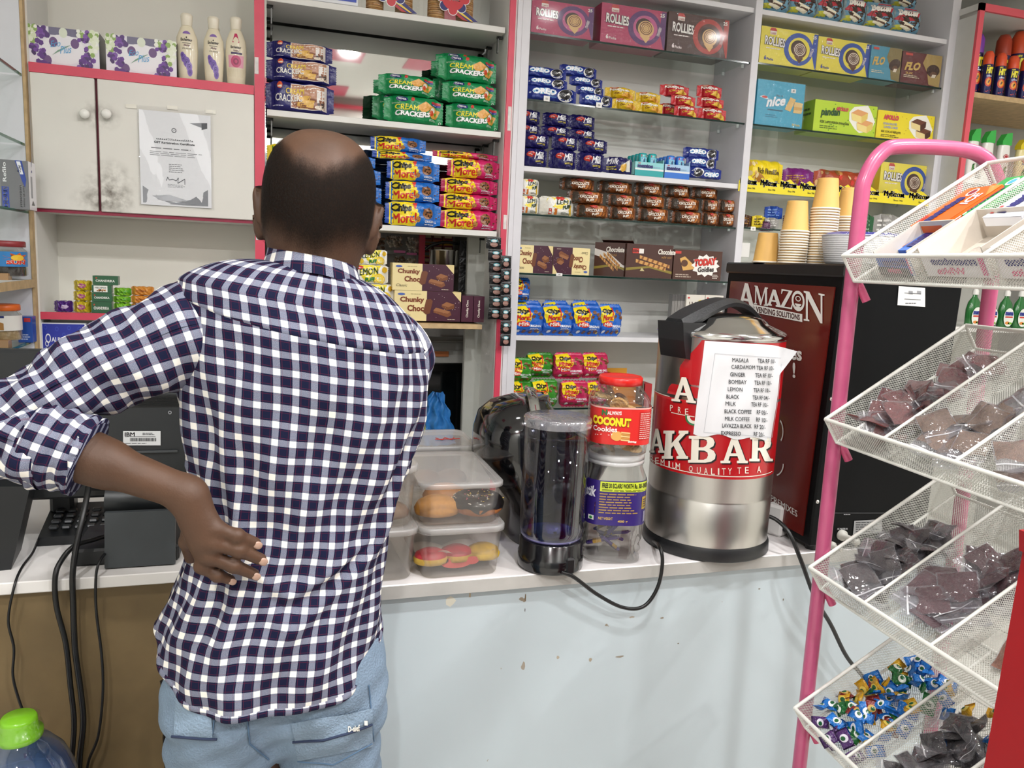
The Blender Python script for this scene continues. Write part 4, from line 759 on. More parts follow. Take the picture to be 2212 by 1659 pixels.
p.poly([(.7, .9), (.86, .915), (.95, .92), (.95, .86), (.86, .865)], '#8d9095', 1); p.poly([(.87, .84), (.95, .86), (.95, .92), (.87, .91)], '#55585e', 1.5)
p.poly([(.03, .2), (.3, .07), (.6, .02), (.03, .02)], '#a2a5ab', 1); p.poly([(.95, .2), (.7, .08), (.4, .02), (.95, .02)], '#8d9096', 1.2); p.poly([(.16, .1), (.4, .12), (.7, .06), (.3, .05)], '#b9bcc2', 1.4)
sg = [(.36, .27), (.38, .31), (.4, .28), (.45, .29), (.5, .275), (.53, .31), (.52, .25), (.58, .28), (.62, .3), (.62, .24)]
for a, b in zip(sg, sg[1:]):
    dx, dy = b[0] - a[0], b[1] - a[1]; q = math.hypot(dx, dy); nx, ny = -dy / q * .004, dx / q * .004; p.poly([(a[0] - nx, a[1] - ny), (b[0] - nx, b[1] - ny), (b[0] + nx, b[1] + ny), (a[0] + nx, a[1] + ny)], '#4a4c55', 2)
ct = mb.obj('certificate', label='printed certificate in a clear sleeve taped to the right cabinet door', cat='certificate')
mb = MB(); mb.grid(lambda u, v: (c0.x - .006 + u * (W_ + .014), SH - .0185 - .002 * math.sin(u * 9 + v * 5), zb - .006 + v * (H_ + .018)), 10, 10, FILM); mb.obj('plastic_sleeve', ct)
mb = MB()
for (px, py) in ((283, 229), (372, 232), (455, 241)): q = at(px, py, SH - .02); mb.box((q.x, SH - .0155, q.z), (.03, .0012, .011), M('#e9e6da', .2)); 
mb.obj('tape', ct)
# soaps
S = dict(name='soap_bar', Y=Y0 + .01)
put('soapp', 'soap_bar', 114, 155, 650, 669, Y0 + .01, 'purple wrapped soap bar at the end of the soap row', 'soap', z=1.245)
stack('soapy', 'soap_bar', [(156, 196, 651, 670, 'at the bottom of its stack'), (156, 196, 629, 651, 'in the middle of its stack'), (157, 197, 606, 629, 'on top of its stack')], Y0 + .01, 'gold foil wrapped soap bar %s', 'soap', 'gold soap bars', z=1.245)
last = 1.245
for x0, x1, yt, yb, k_, t in ((197, 241, 652, 671, 'soapg', 'dark green soap box at the bottom of its stack'), (198, 242, 633, 652, 'soapg', 'dark green soap box second from the bottom of its stack'), (198, 241, 616, 634, 'soapw', 'green soap box with a white label, third from the bottom'), (200, 255, 596, 617, 'soapg', 'dark green soap box turned askew on top of the stack')):
    o, last = put(k_, 'soap_box', x0, x1, yt, yb, Y0 + .008, t, 'soap', 'green soap boxes', z=last)
stack('soapl', 'soap_bar', [(243, 281, 655, 671, 'at the bottom of its stack'), (243, 281, 640, 655, 'in the middle of its stack'), (244, 282, 622, 640, 'on top of its stack')], Y0 + .012, 'lime green soap bar %s', 'soap', 'lime soap bars', z=1.245)
stack('soapo', 'soap_bar', [(281, 326, 656, 673, 'at the bottom, hidden by the checked sleeve'), (281, 328, 639, 656, 'in the middle of its stack'), (281, 331, 619, 639, 'on top of its stack')], Y0 + .012, 'orange wrapped soap bar %s', 'soap', 'orange soap bars', z=1.245)
put('soapo', 'soap_bar', 398, 428, 596, 676, Y0 + .03, 'pink wrapped soap block peeking over the man\'s shoulder', 'soap', z=1.245)
for ob in [o for o in COL.objects if o.get('label', '').startswith('pink wrapped soap')]:
    me = ob.data.copy(); ob.data = me; me.materials.clear(); [me.materials.append(M('#d988b0', .4)) for _ in range(4)]
put('alivi', 'paper_box', 89, 187, 698, 762, Y0, 'royal blue paper box with white border below the soap shelf', 'box', z=None)
put('alivi', 'paper_box', 193, 292, 701, 766, Y0, 'royal blue paper box mostly hidden by the raised elbow', 'box')
# corner unit
put('marker', 'marker_box', 0, 62, 346, 452, SH - .16, 'grey and blue box of permanent markers on the glass corner shelf', 'box', z=LZ['c'])
def jar(px, py0, py1, w_, Y, lid, label, band, name='cookie_jar', cat='jar', txt=None, fill='#2b231d'):
    c = at(px, py1, Y); zt = at(px, py0, Y).z; z0 = c.z; h = zt - z0; rr = w_ / 2
    o = empty(name, (c.x, Y, z0), label=label, cat=cat)
    mb = MB(); mb.lathe([(rr * .9, 0), (rr, h * .05), (rr, h * .72), (rr * .8, h * .82), (rr * .8, h * .86)], JARC, 28, capt=False); mb.obj('body', o)
    mb = MB(); mb.lathe([(rr * .92, h * .83), (rr * .95, h * .84), (rr * .95, h * .97), (rr * .9, h), (0, h)], M(lid, .4), 28, capt=False); mb.obj('lid', o)
    mb = MB(); mb.lathe([(rr * .93, h * .02), (rr * .93, h * .34)], M(fill, .6, bump=1, bs=60), 20); mb.obj('contents', o)
    mb = MB(); fm = lambda x, y, l: ((rr * 1.005 + l) * math.cos(-math.pi / 2 + (x - .5) * 3.4), (rr * 1.005 + l) * math.sin(-math.pi / 2 + (x - .5) * 3.4), h * (.28 + .42 * y))
    band(P(mb, fm, 1, 1, r=.35, dx=.08)); mb.obj('paper_label', o); return o
def b1(p): p.rect(0, 0, 1, 1, '#2f7fc0', 0); p.rect(.05, 0, .4, 1, '#e6e8ea', 1); p.lines(.1, .1, .36, .9, 6, '#7a7d88', 2); p.poly(star(.74, .6, .22, .12, 9, 1.6), '#e06a3a', 2); p.ell(.74, .6, .1, .2, '#f0c23a', 3); p.otext('SUN', .58, .16, .86, .42, '#d23a2c', '#f3efe4', 4, .05, .05)
jar(15, 520, 596, .105, SH - .11, '#8e2f34', 'dark nut jar with maroon lid on the plywood corner shelf', b1)
def b2(p): p.rect(0, 0, 1, 1, '#e8e6e0', 0); p.rect(.0, .85, .6, 1, '#23306b', 1); [p.poly([(.35 + i * .14, .05), (.45 + i * .14, .05), (.45 + i * .14, .5), (.4 + i * .14, .58), (.35 + i * .14, .5)], '#a8783a', 2) for i in range(2)]
jar(8, 657, 733, .095, SH - .13, '#e06a24', 'clear biscuit jar with an orange lid on the lowest glass corner shelf', b2, fill='#b59a6c')
carton('blue_box', .06, .05, .075, '#2450a8', lambda p: (p.rect(.45, .8, .9, .95, '#c23a44', 1), p.lines(.05, .1, .9, .35, 3, '#c9d3ec', 1)))
put('blue_box', 'medicine_box', 38, 70, 684, 737, SH - .07, 'small blue medicine box beside the orange-lidded jar', 'box', z=LZ['e'])
carton('tray_box', .08, .05, .03, '#a8835c', None)
put('tray_box', 'cardboard_tray', -18, 18, 590, 613, SH - .17, 'brown cardboard tray in front of the maroon-lidded jar', 'box'); put('tray_box', 'cardboard_tray', -18, 18, 735, 756, SH - .19, 'brown cardboard tray in front of the orange-lidded jar', 'box')
# centre bay
carton('bluewhite', .2, .1, .1, '#e3e5ea', lambda p: p.rect(.1, .1, .97, .95, '#2440b0', 1)); put('bluewhite', 'paper_box', 640, 775, -70, 8, Y0, 'white box with a blue panel at the top left of the mirror bay', 'box', z=2.25)
def marie(x0, x1, label):
    X0 = at(x0, 20, Y0).x; X1 = at(x1, 20, Y0).x; w_ = X1 - X0; o = empty('biscuit_pack', ((X0 + X1) / 2, Y0 + .034, 2.2512), label=label, cat='biscuits', group='round biscuit packs')
    mb = MB(); bm = M('#c79a5c', .6, bump=.4, bs=90)
    for cx in (-.3, .3):
        for i in range(16): mb.lathe([(.027, i * .0068), (.029, i * .0068 + .0015), (.029, i * .0068 + .0045), (.027, i * .0068 + .006)], bm if i % 2 else M('#b58344', .6, bump=.4, bs=90), 20, (cx * w_ * .83, .006, .002))
    mb.obj('biscuits', o)
    mb = MB(); mb.grid(lambda u, v: ((u - .5) * w_, -.031 + .03 * abs(math.cos(u * 2 * math.pi)) ** 3 * .3, v * .112), 20, 4, FILM); mb.obj('film_wrap', o)
    mb = MB(); p = P(mb, lambda x, y, l: (x - w_ / 2, -.034 - l, y), w_, .112, r=.35, dx=.05)
    p.poly([(.42, .3), (.6, .42), (.95, .02), (.78, 0)], '#23246b', 0); p.poly([(.5, .3), (.55, .34), (.86, .02), (.82, .02)], '#e9c63a', 1); p.poly([(.44, .26), (.5, .3), (.76, .02), (.68, .02)], '#b3262e', 1)
    for k in range(8):
        a = k * math.pi / 4; p.ell(.5 + .21 * math.cos(a), .6 + .34 * math.sin(a), .085, None, '#f1eef0', 1.5 + k * .02); p.ell(.5 + .21 * math.cos(a), .6 + .34 * math.sin(a), .075, None, '#23246b' if k % 2 else '#c8303a', 2 + k * .02)
    p.ell(.5, .6, .2, None, '#c8303a', 3); p.text('MARIE', .38, .52, .62, .64, '#f6f1ee', 4, .02); mb.obj('front_label', o)
marie(780, 908, 'round biscuit pack with flower label, nearer the blue box'); marie(915, 1040, 'round biscuit pack with flower label, nearer the right pink post')
stack('navy', 'cracker_packet', [(573, 723, 177, 240, 'at the bottom'), (574, 728, 128, 180, 'in the middle'), (575, 720, 87, 136, 'on top')], Y0, 'navy cream cracker packet %s of its stack by the left post', 'crackers', 'navy cracker packets', z=1.906, dys=(0, .004, .02))
stack('green', 'cracker_packet', [(831, 961, 207, 268, 'at the bottom of the front left stack'), (819, 944, 160, 210, 'on top of the front left stack')], Y0, 'green cream cracker packet %s', 'crackers', 'green cracker packets', z=1.906)
stack('green', 'cracker_packet', [(966, 1081, 224, 282, 'at the bottom of the right stack'), (958, 1075, 176, 228, 'in the middle of the right stack'), (950, 1077, 121, 180, 'on top of the right stack')], Y0, 'green cream cracker packet %s', 'crackers', 'green cracker packets', z=1.906)
for i, (x0, x1, yt, yb, t) in enumerate([(806, 930, 205, 262, 'bottom packet behind the front left stack'), (808, 925, 172, 208, 'upper packet behind the front left stack'), (938, 1070, 168, 222, 'lower packet behind the right stack'), (934, 1066, 132, 172, 'upper packet behind the right stack'), (944, 1072, 116, 165, 'tallest packet behind the right stack')]):
    put('green', 'cracker_packet', x0, x1, yt, yb, Y0 + .07 + .004 * i, 'green cream cracker packet, ' + t, 'crackers', 'green cracker packets')
stack('chipb', 'cookie_packet', [(834, 957, 436, 486, 'at the bottom'), (835, 953, 391, 438, 'second from the bottom'), (838, 953, 346, 393, 'third from the bottom'), (807, 939, 326, 355, 'second from the top'), (804, 926, 292, 330, 'on top')], Y0, 'blue and yellow cookie packet %s of the stack beside the head', 'cookies', 'blue cookie packets', z=1.567, dys=(0, .003, .002, .02, .03))
stack('chipb', 'cookie_packet', [(704, 829, 440, 484, 'bottom'), (706, 826, 398, 440, 'second'), (708, 824, 362, 398, 'third'), (712, 812, 335, 362, 'topmost')], Y0 + .02, 'blue cookie packet mostly hidden behind the man\'s head, %s of its stack', 'cookies', 'blue cookie packets', z=1.567)
stack('chipp', 'cookie_packet', [(955, 1082, 453, 492, 'at the bottom'), (953, 1080, 419, 453, 'second from the bottom'), (956, 1080, 385, 419, 'third from the bottom'), (970, 1086, 343, 387, 'fourth from the bottom'), (939, 1083, 326, 349, 'on top')], Y0, 'pink and yellow cookie packet %s of the stack by the right post', 'cookies', 'pink cookie packets', z=1.567, dys=(0, .002, .004, .0, .02))
stack('chipg', 'cookie_packet', [(574, 690, 402, 470, 'bottom'), (575, 690, 358, 402, 'middle'), (576, 690, 311, 358, 'topmost')], Y0 + .03, 'green and yellow cookie packet behind the left ear, %s of its stack', 'cookies', 'green cookie packets', z=1.567)
zp = at(1000, 696, Y0).z
stack('lemon', 'biscuit_packet', [(774, 852, 614, 651, 'at the bottom'), (754, 841, 572, 614, 'in the middle'), (771, 839, 539, 572, 'on top')], Y0 + .01, 'white lemon biscuit packet %s of the stack beside the man\'s neck', 'biscuits', 'lemon biscuit packets beside the neck', dys=(0, .004, .01))
stack('chunky', 'chocolate_box', [(851, 996, 629, 692, 'under another, with two end-on boxes beside it'), (847, 981, 570, 629, 'on top of another')], Y0 + .005, 'cream and maroon chocolate box %s', 'chocolate box', 'chocolate boxes in the mirror bay', z=zp, jit=.5)
put('chunkyend', 'chocolate_box', 997, 1022, 639, 695, Y0 + .005, 'maroon chocolate box seen end-on, nearer the cream boxes', 'chocolate box', z=zp); put('chunkyend', 'chocolate_box', 1023, 1046, 640, 696, Y0 + .005, 'maroon chocolate box seen end-on, nearer the hanging sachets', 'chocolate box', z=zp)
# hanging sachet strips
def strip(px, y0, y1, w_, Y, n, label, pale=False, sw=0.0):
    top = at(px, y0, Y); bot = at(px, y1, Y); L_ = top.z - bot.z; o = empty('sachet_strip', (top.x, Y, top.z), label=label, cat='sachets', group='hanging coffee sachet strips'); hh = L_ / n; rd = random.Random(n)
    for i in range(n):
        mb = MB(); a = rd.uniform(-.25, .25); x = sw * math.sin(i / n * 3)
        mb.T = Matrix.Translation((x + (bot.x - top.x) * (i + .5) / n, rd.uniform(-.004, .004), -(i + .5) * hh)) @ Matrix.Rotation(a, 4, 'Z')
        mb.grid(lambda u, v: ((u - .5) * w_, -.006 * math.sin(u * math.pi) * math.sin(v * math.pi), (v - .5) * hh * .98), 6, 6, M('#18191b', .22, bump=.5, bs=60)); mb.grid(lambda u, v: ((u - .5) * w_, .004 * math.sin(u * math.pi), (v - .5) * hh * .98), 6, 2, M('#18191b', .22, bump=.5, bs=60))
        p = P(mb, lambda x_, y_, l: (x_ - w_ / 2, -.0075 - l, y_ - hh / 2), w_, hh, r=.3); 
        p.rect(0.03, .9, .97, .97, '#5a5b5d', 0); p.ell(.5, .68, .24, .14, '#58a8b4', 1); p.ell(.5, .68, .18, .09, '#dfe6e6', 2); p.ell(.5, .36, .26, .2, '#8f6a60', 1); p.lines(.25, .3, .75, .46, 2, '#caa79a', 2)
        mb.T = mb.T; m_ = mb.obj('sachet', o)
strip(1066, 512, 690, .052, SH - .035, 7, 'black coffee sachet strip hanging from the mirror bay shelf', sw=.012)
strip(1092, 552, 748, .038, SH - .06, 7, 'black coffee sachet strip hanging lowest against the pink post')
# seen through the opening below the mirror
YB = 3.15
bs = empty('rear_rack', (0, YB, 0), label='rear rack of hanging pouches seen through the opening under the mirror bay', cat='shelf unit')
mb = MB(); mb.box((.40, .03, at(850, 545, YB).z), (.62, .1, .012), M('#8c8f8e', .4, .5)); mb.box((at(905, 540, YB).x, -.06, 1.4), (.022, .02, .5), MPINK); mb.box((.42, .03, at(850, 580, YB).z), (.66, .1, .012), M('#d6d4cf', .4)); mb.box((.42, .18, 1.42), (.7, .01, .48), M('#cdcac4', .5)); mb.obj('frame', bs)
def pouch(px, y0, y1, w_, tone, label, pink=True, Y=YB - .05):
    t = at(px, y0, Y); b = at(px, y1, Y); h = t.z - b.z; o = empty('snack_pouch', (t.x, Y, b.z), label=label, cat='snack pouch', group='clear snack pouches on the rear rack')
    mb = MB(); mb.grid(lambda u, v: ((u - .5) * w_ * (1 - .1 * math.sin(v * 3)), -.012 * math.sin(u * math.pi) - .003, v * h), 8, 8, FILM); mb.obj('film', o)
    mb = MB(); rd = random.Random(int(px))
    for i in range(40): mb.lathe([(0.0005, -.005), (.006, -.001), (.0055, .003), (.0005, .006)], M(rd.choice(tone), .6), 7, (rd.uniform(-.42, .42) * w_, rd.uniform(-.004, .008), rd.uniform(.05, .6) * h), capb=False, capt=False)
    tag(mb.obj('nuts', o), kind='stuff')
    if pink: mb = MB(); mb.box((0, -.014, h * .93), (w_ * .9, .003, h * .14), M('#e07ab4', .5)); mb.obj('pink_header', o)
pouch(815, 494, 540, .06, ('#7a5a44', '#a08468', '#5c4434'), 'clear nut pouch in the rear rack, nearest the man\'s ear', False); pouch(852, 494, 535, .065, ('#b0a090', '#8c7a6a', '#cfc4b4'), 'clear pouch of pale nuts, middle of the upper rear row', False); pouch(893, 490, 548, .06, ('#c4bcae', '#9a9084', '#ddd6ca'), 'pink-headed clear pouch beside the inner pink post')
pouch(862, 541, 578, .05, ('#8a7258', '#6b563e', '#a48a6c'), 'pink-headed pouch in the lower rear row beside the lemon biscuits'); pouch(888, 546, 580, .045, ('#b3a48e', '#cdbfa8', '#8f8068'), 'pink-headed pouch in the lower rear row above the chocolate boxes')
carton('cup_noodle', .035, .03, .045, '#d9a23a', lambda p: (p.rect(0, .2, 1, .8, '#8a2c4a', 1), p.rect(.1, .35, .9, .65, '#e9d8b0', 2), p.rect(0, .0, 1, .2, '#c9602c', 1)))
for r in range(3):
    for c in range(3):
        x = 913 + c * 22.5; y = 498 + r * 26
        put('cup_noodle', 'snack_box', x, x + 20, y + c, y + 24 + c, YB + .02, 'small maroon and gold snack box, column %s, %s row of the rear rack' % (('one', 'two', 'three')[c], ('top', 'middle', 'bottom')[r]), 'snack box', 'maroon snack boxes on the rear rack')
pp = at(958, 580, 2.98); po = empty('cooking_pot', (pp.x, 2.98, at(955, 577, 2.98).z), label='stainless steel pot with black handle behind the chocolate boxes', cat='pot')
mb = MB(); mb.lathe([(.05, 0), (.056, .005), (.056, .062), (.059, .066), (.056, .066), (.054, .01), (.0, .006)], MSTEEL, 32, capt=False); mb.obj('body', po)
mb = MB(); mb.tube(sm_path([(-.075, -.02, .064), (-.05, -.03, .082), (0, -.03, .094), (.06, -.02, .09), (.1, 0, .088)]), .006, MBLACK, 8); mb.obj('handle', po)
mb = MB(); q0 = at(1003, 500, 2.93); mb.box((q0.x, 2.93, at(1000, 575, 2.93).z), (.035, .012, .19), M('#1b1c1e', .3, bump=.5)); mb.obj('black_pouch', label='dark packet hanging behind the cooking pot', cat='packet')
# dark display cooler with a blue bag
gc = empty('display_cooler', (at(965, 850, 3.05).x, 3.05, 0), label='dark glass display cooler beyond the grey door post', cat='cooler'); 
mb = MB(); mb.box((-.07, .2, .52), (.36, .28, 1.04), M('#15181a', .3)); mb.obj('cabinet', gc); mb = MB(); mb.box((-.07, .05, .52), (.34, .012, .98), M('#0d1214', .06, coat=.5)); mb.obj('glass_door', gc)
mb = MB(); mb.box((-.07, -.0, 1.107), (.36, .18, .085), M('#a9aaa6', .5, var=.1)); mb.box((-.07, -.095, 1.13), (.34, .01, .03), M('#7b7b78', .5)); mb.box((-.06, -.097, 1.10), (.08, .006, .02), M('#a8602c', .5)); mb.obj('shelf_front', gc)
bp_ = at(940, 948, 2.8); mb = MB()
mb.grid(lambda u, v: (bp_.x + (u - .5) * (.15 - .11 * v ** 1.5) + .006 * math.sin(v * 20 + u * 8), 2.8 - .03 * math.sin(u * math.pi) + .008 * math.sin(u * 22 + v * 3), bp_.z - .02 + v * .20), 20, 14, M('#2d6fae', .3, bump=.6, bs=25)); mb.obj('carrier_bag', label='blue plastic carrier bag hanging on the dark cooler', cat='bag')
mb = MB(); q1 = at(905, 900, 2.78)
mb.grid(lambda u, v: (q1.x + (u - .5) * .05, 2.78 - .01 * math.sin(u * 3.1), q1.z - .06 + v * .1), 6, 6, M('#c9c42c', .4, bump=.4)); mb.obj('carrier_bag', label='yellow plastic bag edge beside the blue carrier bag', cat='bag')
mb = MB(); q2 = at(1048, 750, SH - .03)
mb.grid(lambda u, v: (q2.x + (u - .5) * (.05 + .03 * math.sin(v * 3)) + .005 * math.sin(v * 15), SH - .03 - .02 * math.sin(u * 3.1) + .006 * math.sin(v * 22 + u * 6), q2.z - .09 + v * .19), 12, 20, FILM); mb.obj('film_bag', label='clear crumpled film bag hanging below the black sachets', cat='bag')
# middle bay
put('rollp', 'swiss_roll_box', 1147, 1283, 6, 80, Y0, 'magenta swiss roll box at the left end of the top glass shelf', 'cake box', 'magenta swiss roll boxes', z=MZ[0]); put('rollp', 'swiss_roll_box', 1297, 1439, 15, 97, Y0, 'magenta swiss roll box next to the brown one', 'cake box', 'magenta swiss roll boxes', z=MZ[0]); put('rollb', 'swiss_roll_box', 1441, 1574, 33, 113, Y0, 'dark brown and red swiss roll box on the top glass shelf', 'cake box', z=MZ[0])
put('oreo', 'sandwich_biscuit_packet', 1136, 1250, 187, 217, Y0, 'blue sandwich biscuit packet lowest in the left pile', 'biscuits', 'blue sandwich biscuit packets', z=MZ[1]); put('oreo', 'sandwich_biscuit_packet', 1136, 1229, 167, 190, Y0 + .012, 'blue sandwich biscuit packet second in the left pile', 'biscuits', 'blue sandwich biscuit packets'); put('oreo', 'sandwich_biscuit_packet', 1132, 1227, 144, 168, Y0 + .02, 'blue sandwich biscuit packet topmost in the left pile', 'biscuits', 'blue sandwich biscuit packets')
for i, (x0, x1, yt, yb, dy, t) in enumerate([(1254, 1328, 203, 229, .0, 'lowest of the right pile, beside a price tag'), (1246, 1308, 186, 206, .02, 'second of the right pile'), (1232, 1306, 166, 187, .03, 'third of the right pile'), (1211, 1294, 141, 166, .04, 'back side up on top of the right pile')]): put('oreo', 'sandwich_biscuit_packet', x0, x1, yt, yb, Y0 + dy, 'blue sandwich biscuit packet ' + t, 'biscuits', 'blue sandwich biscuit packets', rz=3)
def ptag(px, py, Y, label, w_=.022, h_=.018, t='15/-'):
    q = at(px, py, Y); mb = MB(); mb.box((0, 0, 0), (w_, .001, h_), M('#f1f0ec', .5)); P(mb, lambda x, y, l: (x - w_ / 2, -.0005 - l, y - h_ / 2), w_, h_, r=.6).text(t, .3, .3, .75, .65, '#555555', 1); mb.obj('price_tag', None, q, label=label, cat='price tag', group='white price tags')
ptag(1181, 213, SH - .004, 'white price tag under the left blue biscuit pile'); ptag(1294, 227, SH - .004, 'white price tag under the right blue biscuit pile'); ptag(1208, 593, SH - .004, 'white price tag under the cream chocolate box', .024, .01); ptag(1627, 494, SH - .004, 'white price tag under the mixed packets shelf', .022, .015)
for x0, x1, yt, yb, dy, t in [(1327, 1383, 211, 236, 0, 'front left'), (1381, 1437, 219, 242, 0, 'front right'), (1312, 1378, 187, 213, .03, 'behind on the left'), (1378, 1432, 198, 222, .03, 'behind on the right')]: put('nuty', 'nut_biscuit_packet', x0, x1, yt, yb, Y0 + dy, 'yellow nut biscuit packet, %s of the four' % t, 'biscuits', 'yellow nut biscuit packets', z=MZ[1] if dy == 0 else None)
for x0, x1, yt, yb, dy, t in [(1462, 1514, 226, 251, 0, 'bottom of the left column'), (1455, 1508, 204, 228, .006, 'middle of the left column'), (1432, 1495, 181, 208, .02, 'top of the left column'), (1515, 1576, 231, 257, 0, 'bottom of the right column'), (1512, 1570, 209, 232, .006, 'back side out in the right column'), (1512, 1566, 182, 211, .01, 'top of the right column'), (1430, 1470, 222, 247, .05, 'hidden behind the left column')]: put('nutr', 'nut_biscuit_packet', x0, x1, yt, yb, Y0 + dy, 'red nut biscuit packet, %s' % t, 'biscuits', 'red nut biscuit packets', z=MZ[1] if yb > 249 else None)
for r, (row, dy, xs_) in enumerate([('bottom', 0, [(1127, 1187, 319, 353), (1190, 1250, 322, 357), (1251, 1310, 328, 362)]), ('second', .008, [(1129, 1191, 287, 320), (1196, 1253, 292, 324), (1254, 1316, 299, 331)]), ('third', .04, [(1110, 1170, 267, 294), (1172, 1234, 271, 298), (1234, 1290, 278, 304)]), ('top', .04, [(1112, 1171, 235, 268), (1176, 1234, 242, 272), (1234, 1291, 247, 279)])]):
    for c, (x0, x1, yt, yb) in enumerate(xs_): put('milk', 'milk_biscuit_packet', x0 if x0 > 1118 else 1120, x1, yt, yb, Y0 + dy, 'navy milk biscuit packet, %s in the %s row of its pile' % (('left', 'middle', 'right')[c], row), 'biscuits', 'navy milk biscuit packets', z=MZ[2] if r == 0 else None, rz=random.uniform(-4, 4))
put('milks', 'milk_biscuit_packet', 1309, 1371, 338, 367, Y0, 'navy milk biscuit packet lying side-on beside the mint display', 'biscuits', 'navy milk biscuit packets', z=MZ[2])
def mint(x0, x1, yt, yb, c1, c2, label):
    a = at((x0 + x1) / 2, yb, Y0); X0 = at(x0, yb, Y0).x; X1 = at(x1, yb, Y0).x; w_ = X1 - X0; o = empty('mint_display', ((X0 + X1) / 2, Y0, MZ[2] + .001), label=label, cat='mint display', group='mint display trays'); h = .05
    mb = MB(); mt = M(c2, .4, coat=.3); mb.box((0, .002, h / 2), (w_, .003, h), mt); mb.box((0, .14, h / 2), (w_, .003, h), mt); mb.prism([(-w_ / 2, .0), (-w_ / 2 + .003, 0), (-w_ / 2 + .003, h), (-w_ / 2, h)], 0, .14, mt); mb.prism([(w_ / 2 - .003, .0), (w_ / 2, 0), (w_ / 2, h * 1.25), (w_ / 2 - .003, h * 1.25)], 0, .14, mt); mb.box((0, .07, .002), (w_, .14, .003), mt)
    p = P(mb, lambda x, y, l: (x - w_ / 2, -l, y), w_, h, r=.35, coat=.3); p.rect(0, 0, 1, .42, c1, 0); p.rect(0, .42, 1, .55, '#e6ecee', 0.5); p.text('mentos', .08, .58, .62, .86, '#23236b', 2, .07); p.text('air', .1, .86, .2, .97, '#d2464a', 2); p.lines(.64, .6, .94, .74, 1, '#8fb4cc', 2); mb.obj('tray', o)
    for r in range(4):
        for c in range(2):
            mb = MB(); bh = .082; rr = .0175; mb.lathe([(rr * .8, 0), (rr, .006), (rr, bh * .62), (rr * .98, bh * .64)], M(c1, .25, coat=.4), 16, capt=False, sy=.75)
            if r == 0:
                p = P(mb, lambda x, y, l: ((rr + l) * math.cos(-math.pi / 2 + (x - .5) * 2), .75 * (rr + l) * math.sin(-math.pi / 2 + (x - .5) * 2), y), 1, 1, r=.35, dx=.2); p.rect(.15, .03, .85, .065, '#7ac4dc', 0); p.dots(.18, .03, .82, .062, 12, .06, ['#d9eef4', '#a9d8e6'], 1, ry=.003); p.poly([(.2, .066), (.8, .066), (.8, .072), (.2, .074)], '#c23a4a', 2)
                q = P(mb, lambda x, y, l: (rr * math.sin((x - .011) / rr) * (1 + l * 50), -.75 * (rr + l + .0012) * math.cos((x - .011) / rr), .022 + y), .022, .05, r=.35); asp = .022 / .05; q.text('mentos', .5 - .5 / asp * .62, .45 - .2 * asp * .7, .5 + .5 / asp * .62, .45 + .2 * asp * .7, '#23236b', 2, .06, rot=90)
            b = link('mint_bottle', mb.mesh('bottle'), o, ((c - .5) * .04, .022 + r * .031, .004))
            mb = MB(); mb.lathe([(rr * .99, bh * .64), (rr * 1.02, bh * .66), (rr * 1.0, bh * .9), (rr * .85, bh * .97), (0, bh)], M(c1, .2, coat=.5), 16, capt=False, sy=.75); mb.obj('cap', b)
mint(1371, 1433, 304, 373, '#1fa3a6', '#8fd3d6', 'teal mint display tray with small bottles'); mint(1435, 1489, 308, 379, '#2f74d0', '#a9cbe8', 'blue mint display tray with small bottles')
for x0, x1, yt, yb, dy, t in [(1490, 1563, 362, 386, 0, 'lowest and upside down behind the mint trays'), (1486, 1552, 340, 365, .01, 'in the middle behind the mint trays'), (1480, 1558, 319, 345, .02, 'on top behind the mint trays')]: put('oreo', 'sandwich_biscuit_packet', x0, x1, yt, yb, Y0 + .02 + dy, 'blue sandwich biscuit packet ' + t, 'biscuits', 'blue sandwich biscuit packets', flip=dy == 0)
for x0, x1, yt, yb, dy, t in [(1118, 1168, 422, 460, 0, 'lower of the two stacked at the left'), (1121, 1168, 386, 422, .006, 'upper of the two stacked at the left'), (1171, 1245, 424, 464, 0, 'standing alone beside the brown packets')]: put('lemonb', 'biscuit_packet', x0, x1, yt, yb, Y0 + dy, 'yellow and white lemon biscuit packet, ' + t, 'biscuits', 'lemon biscuit packets on glass', z=MZ[3] if dy == 0 else None)
CH = [[(1246, 1318, 441, 469), (1319, 1378, 446, 473), (1380, 1452, 449, 478), (1454, 1523, 456, 483), (1519, 1555, 458, 485), (1552, 1592, 461, 488)], [(1230, 1310, 412, 441), (1315, 1378, 420, 447), (1380, 1442, 423, 450), (1445, 1520, 427, 456), (1520, 1556, 431, 458), (1555, 1594, 431, 460)], [(1214, 1290, 384, 412), (1295, 1372, 391, 419), (1375, 1437, 394, 423), (1440, 1498, 400, 428), (1497, 1559, 405, 431)]]
for r, row in enumerate(CH):
    for c, (x0, x1, yt, yb) in enumerate(row): put('choc', 'chocolate_biscuit_packet', x0, x1, yt, yb, Y0 + (0, .006, .03)[r], 'brown chocolate biscuit packet, %s from the left in the %s row' % (OR[c], ('bottom', 'middle', 'top')[r]), 'biscuits', 'brown chocolate biscuit packets', z=MZ[3] if r == 0 else None, rz=random.uniform(-5, 5))
put('chunky', 'chocolate_box', 1113, 1194, 530, 590, Y0, 'cream and maroon chocolate box upright on the glass shelf', 'chocolate box', z=MZ[4]); put('chunky', 'chocolate_box', 1194, 1274, 535, 594, Y0, 'cream and maroon chocolate box standing upside down', 'chocolate box', z=MZ[4], flip=True)
o, _ = put('waferw', 'wafer_box', 1291, 1354, 524, 598, Y0 + .045, 'brown wafer roll box with white swoosh, turned askew', 'wafer box', z=MZ[4]); o.rotation_euler.z = R(-38); o.scale.x *= 1.18
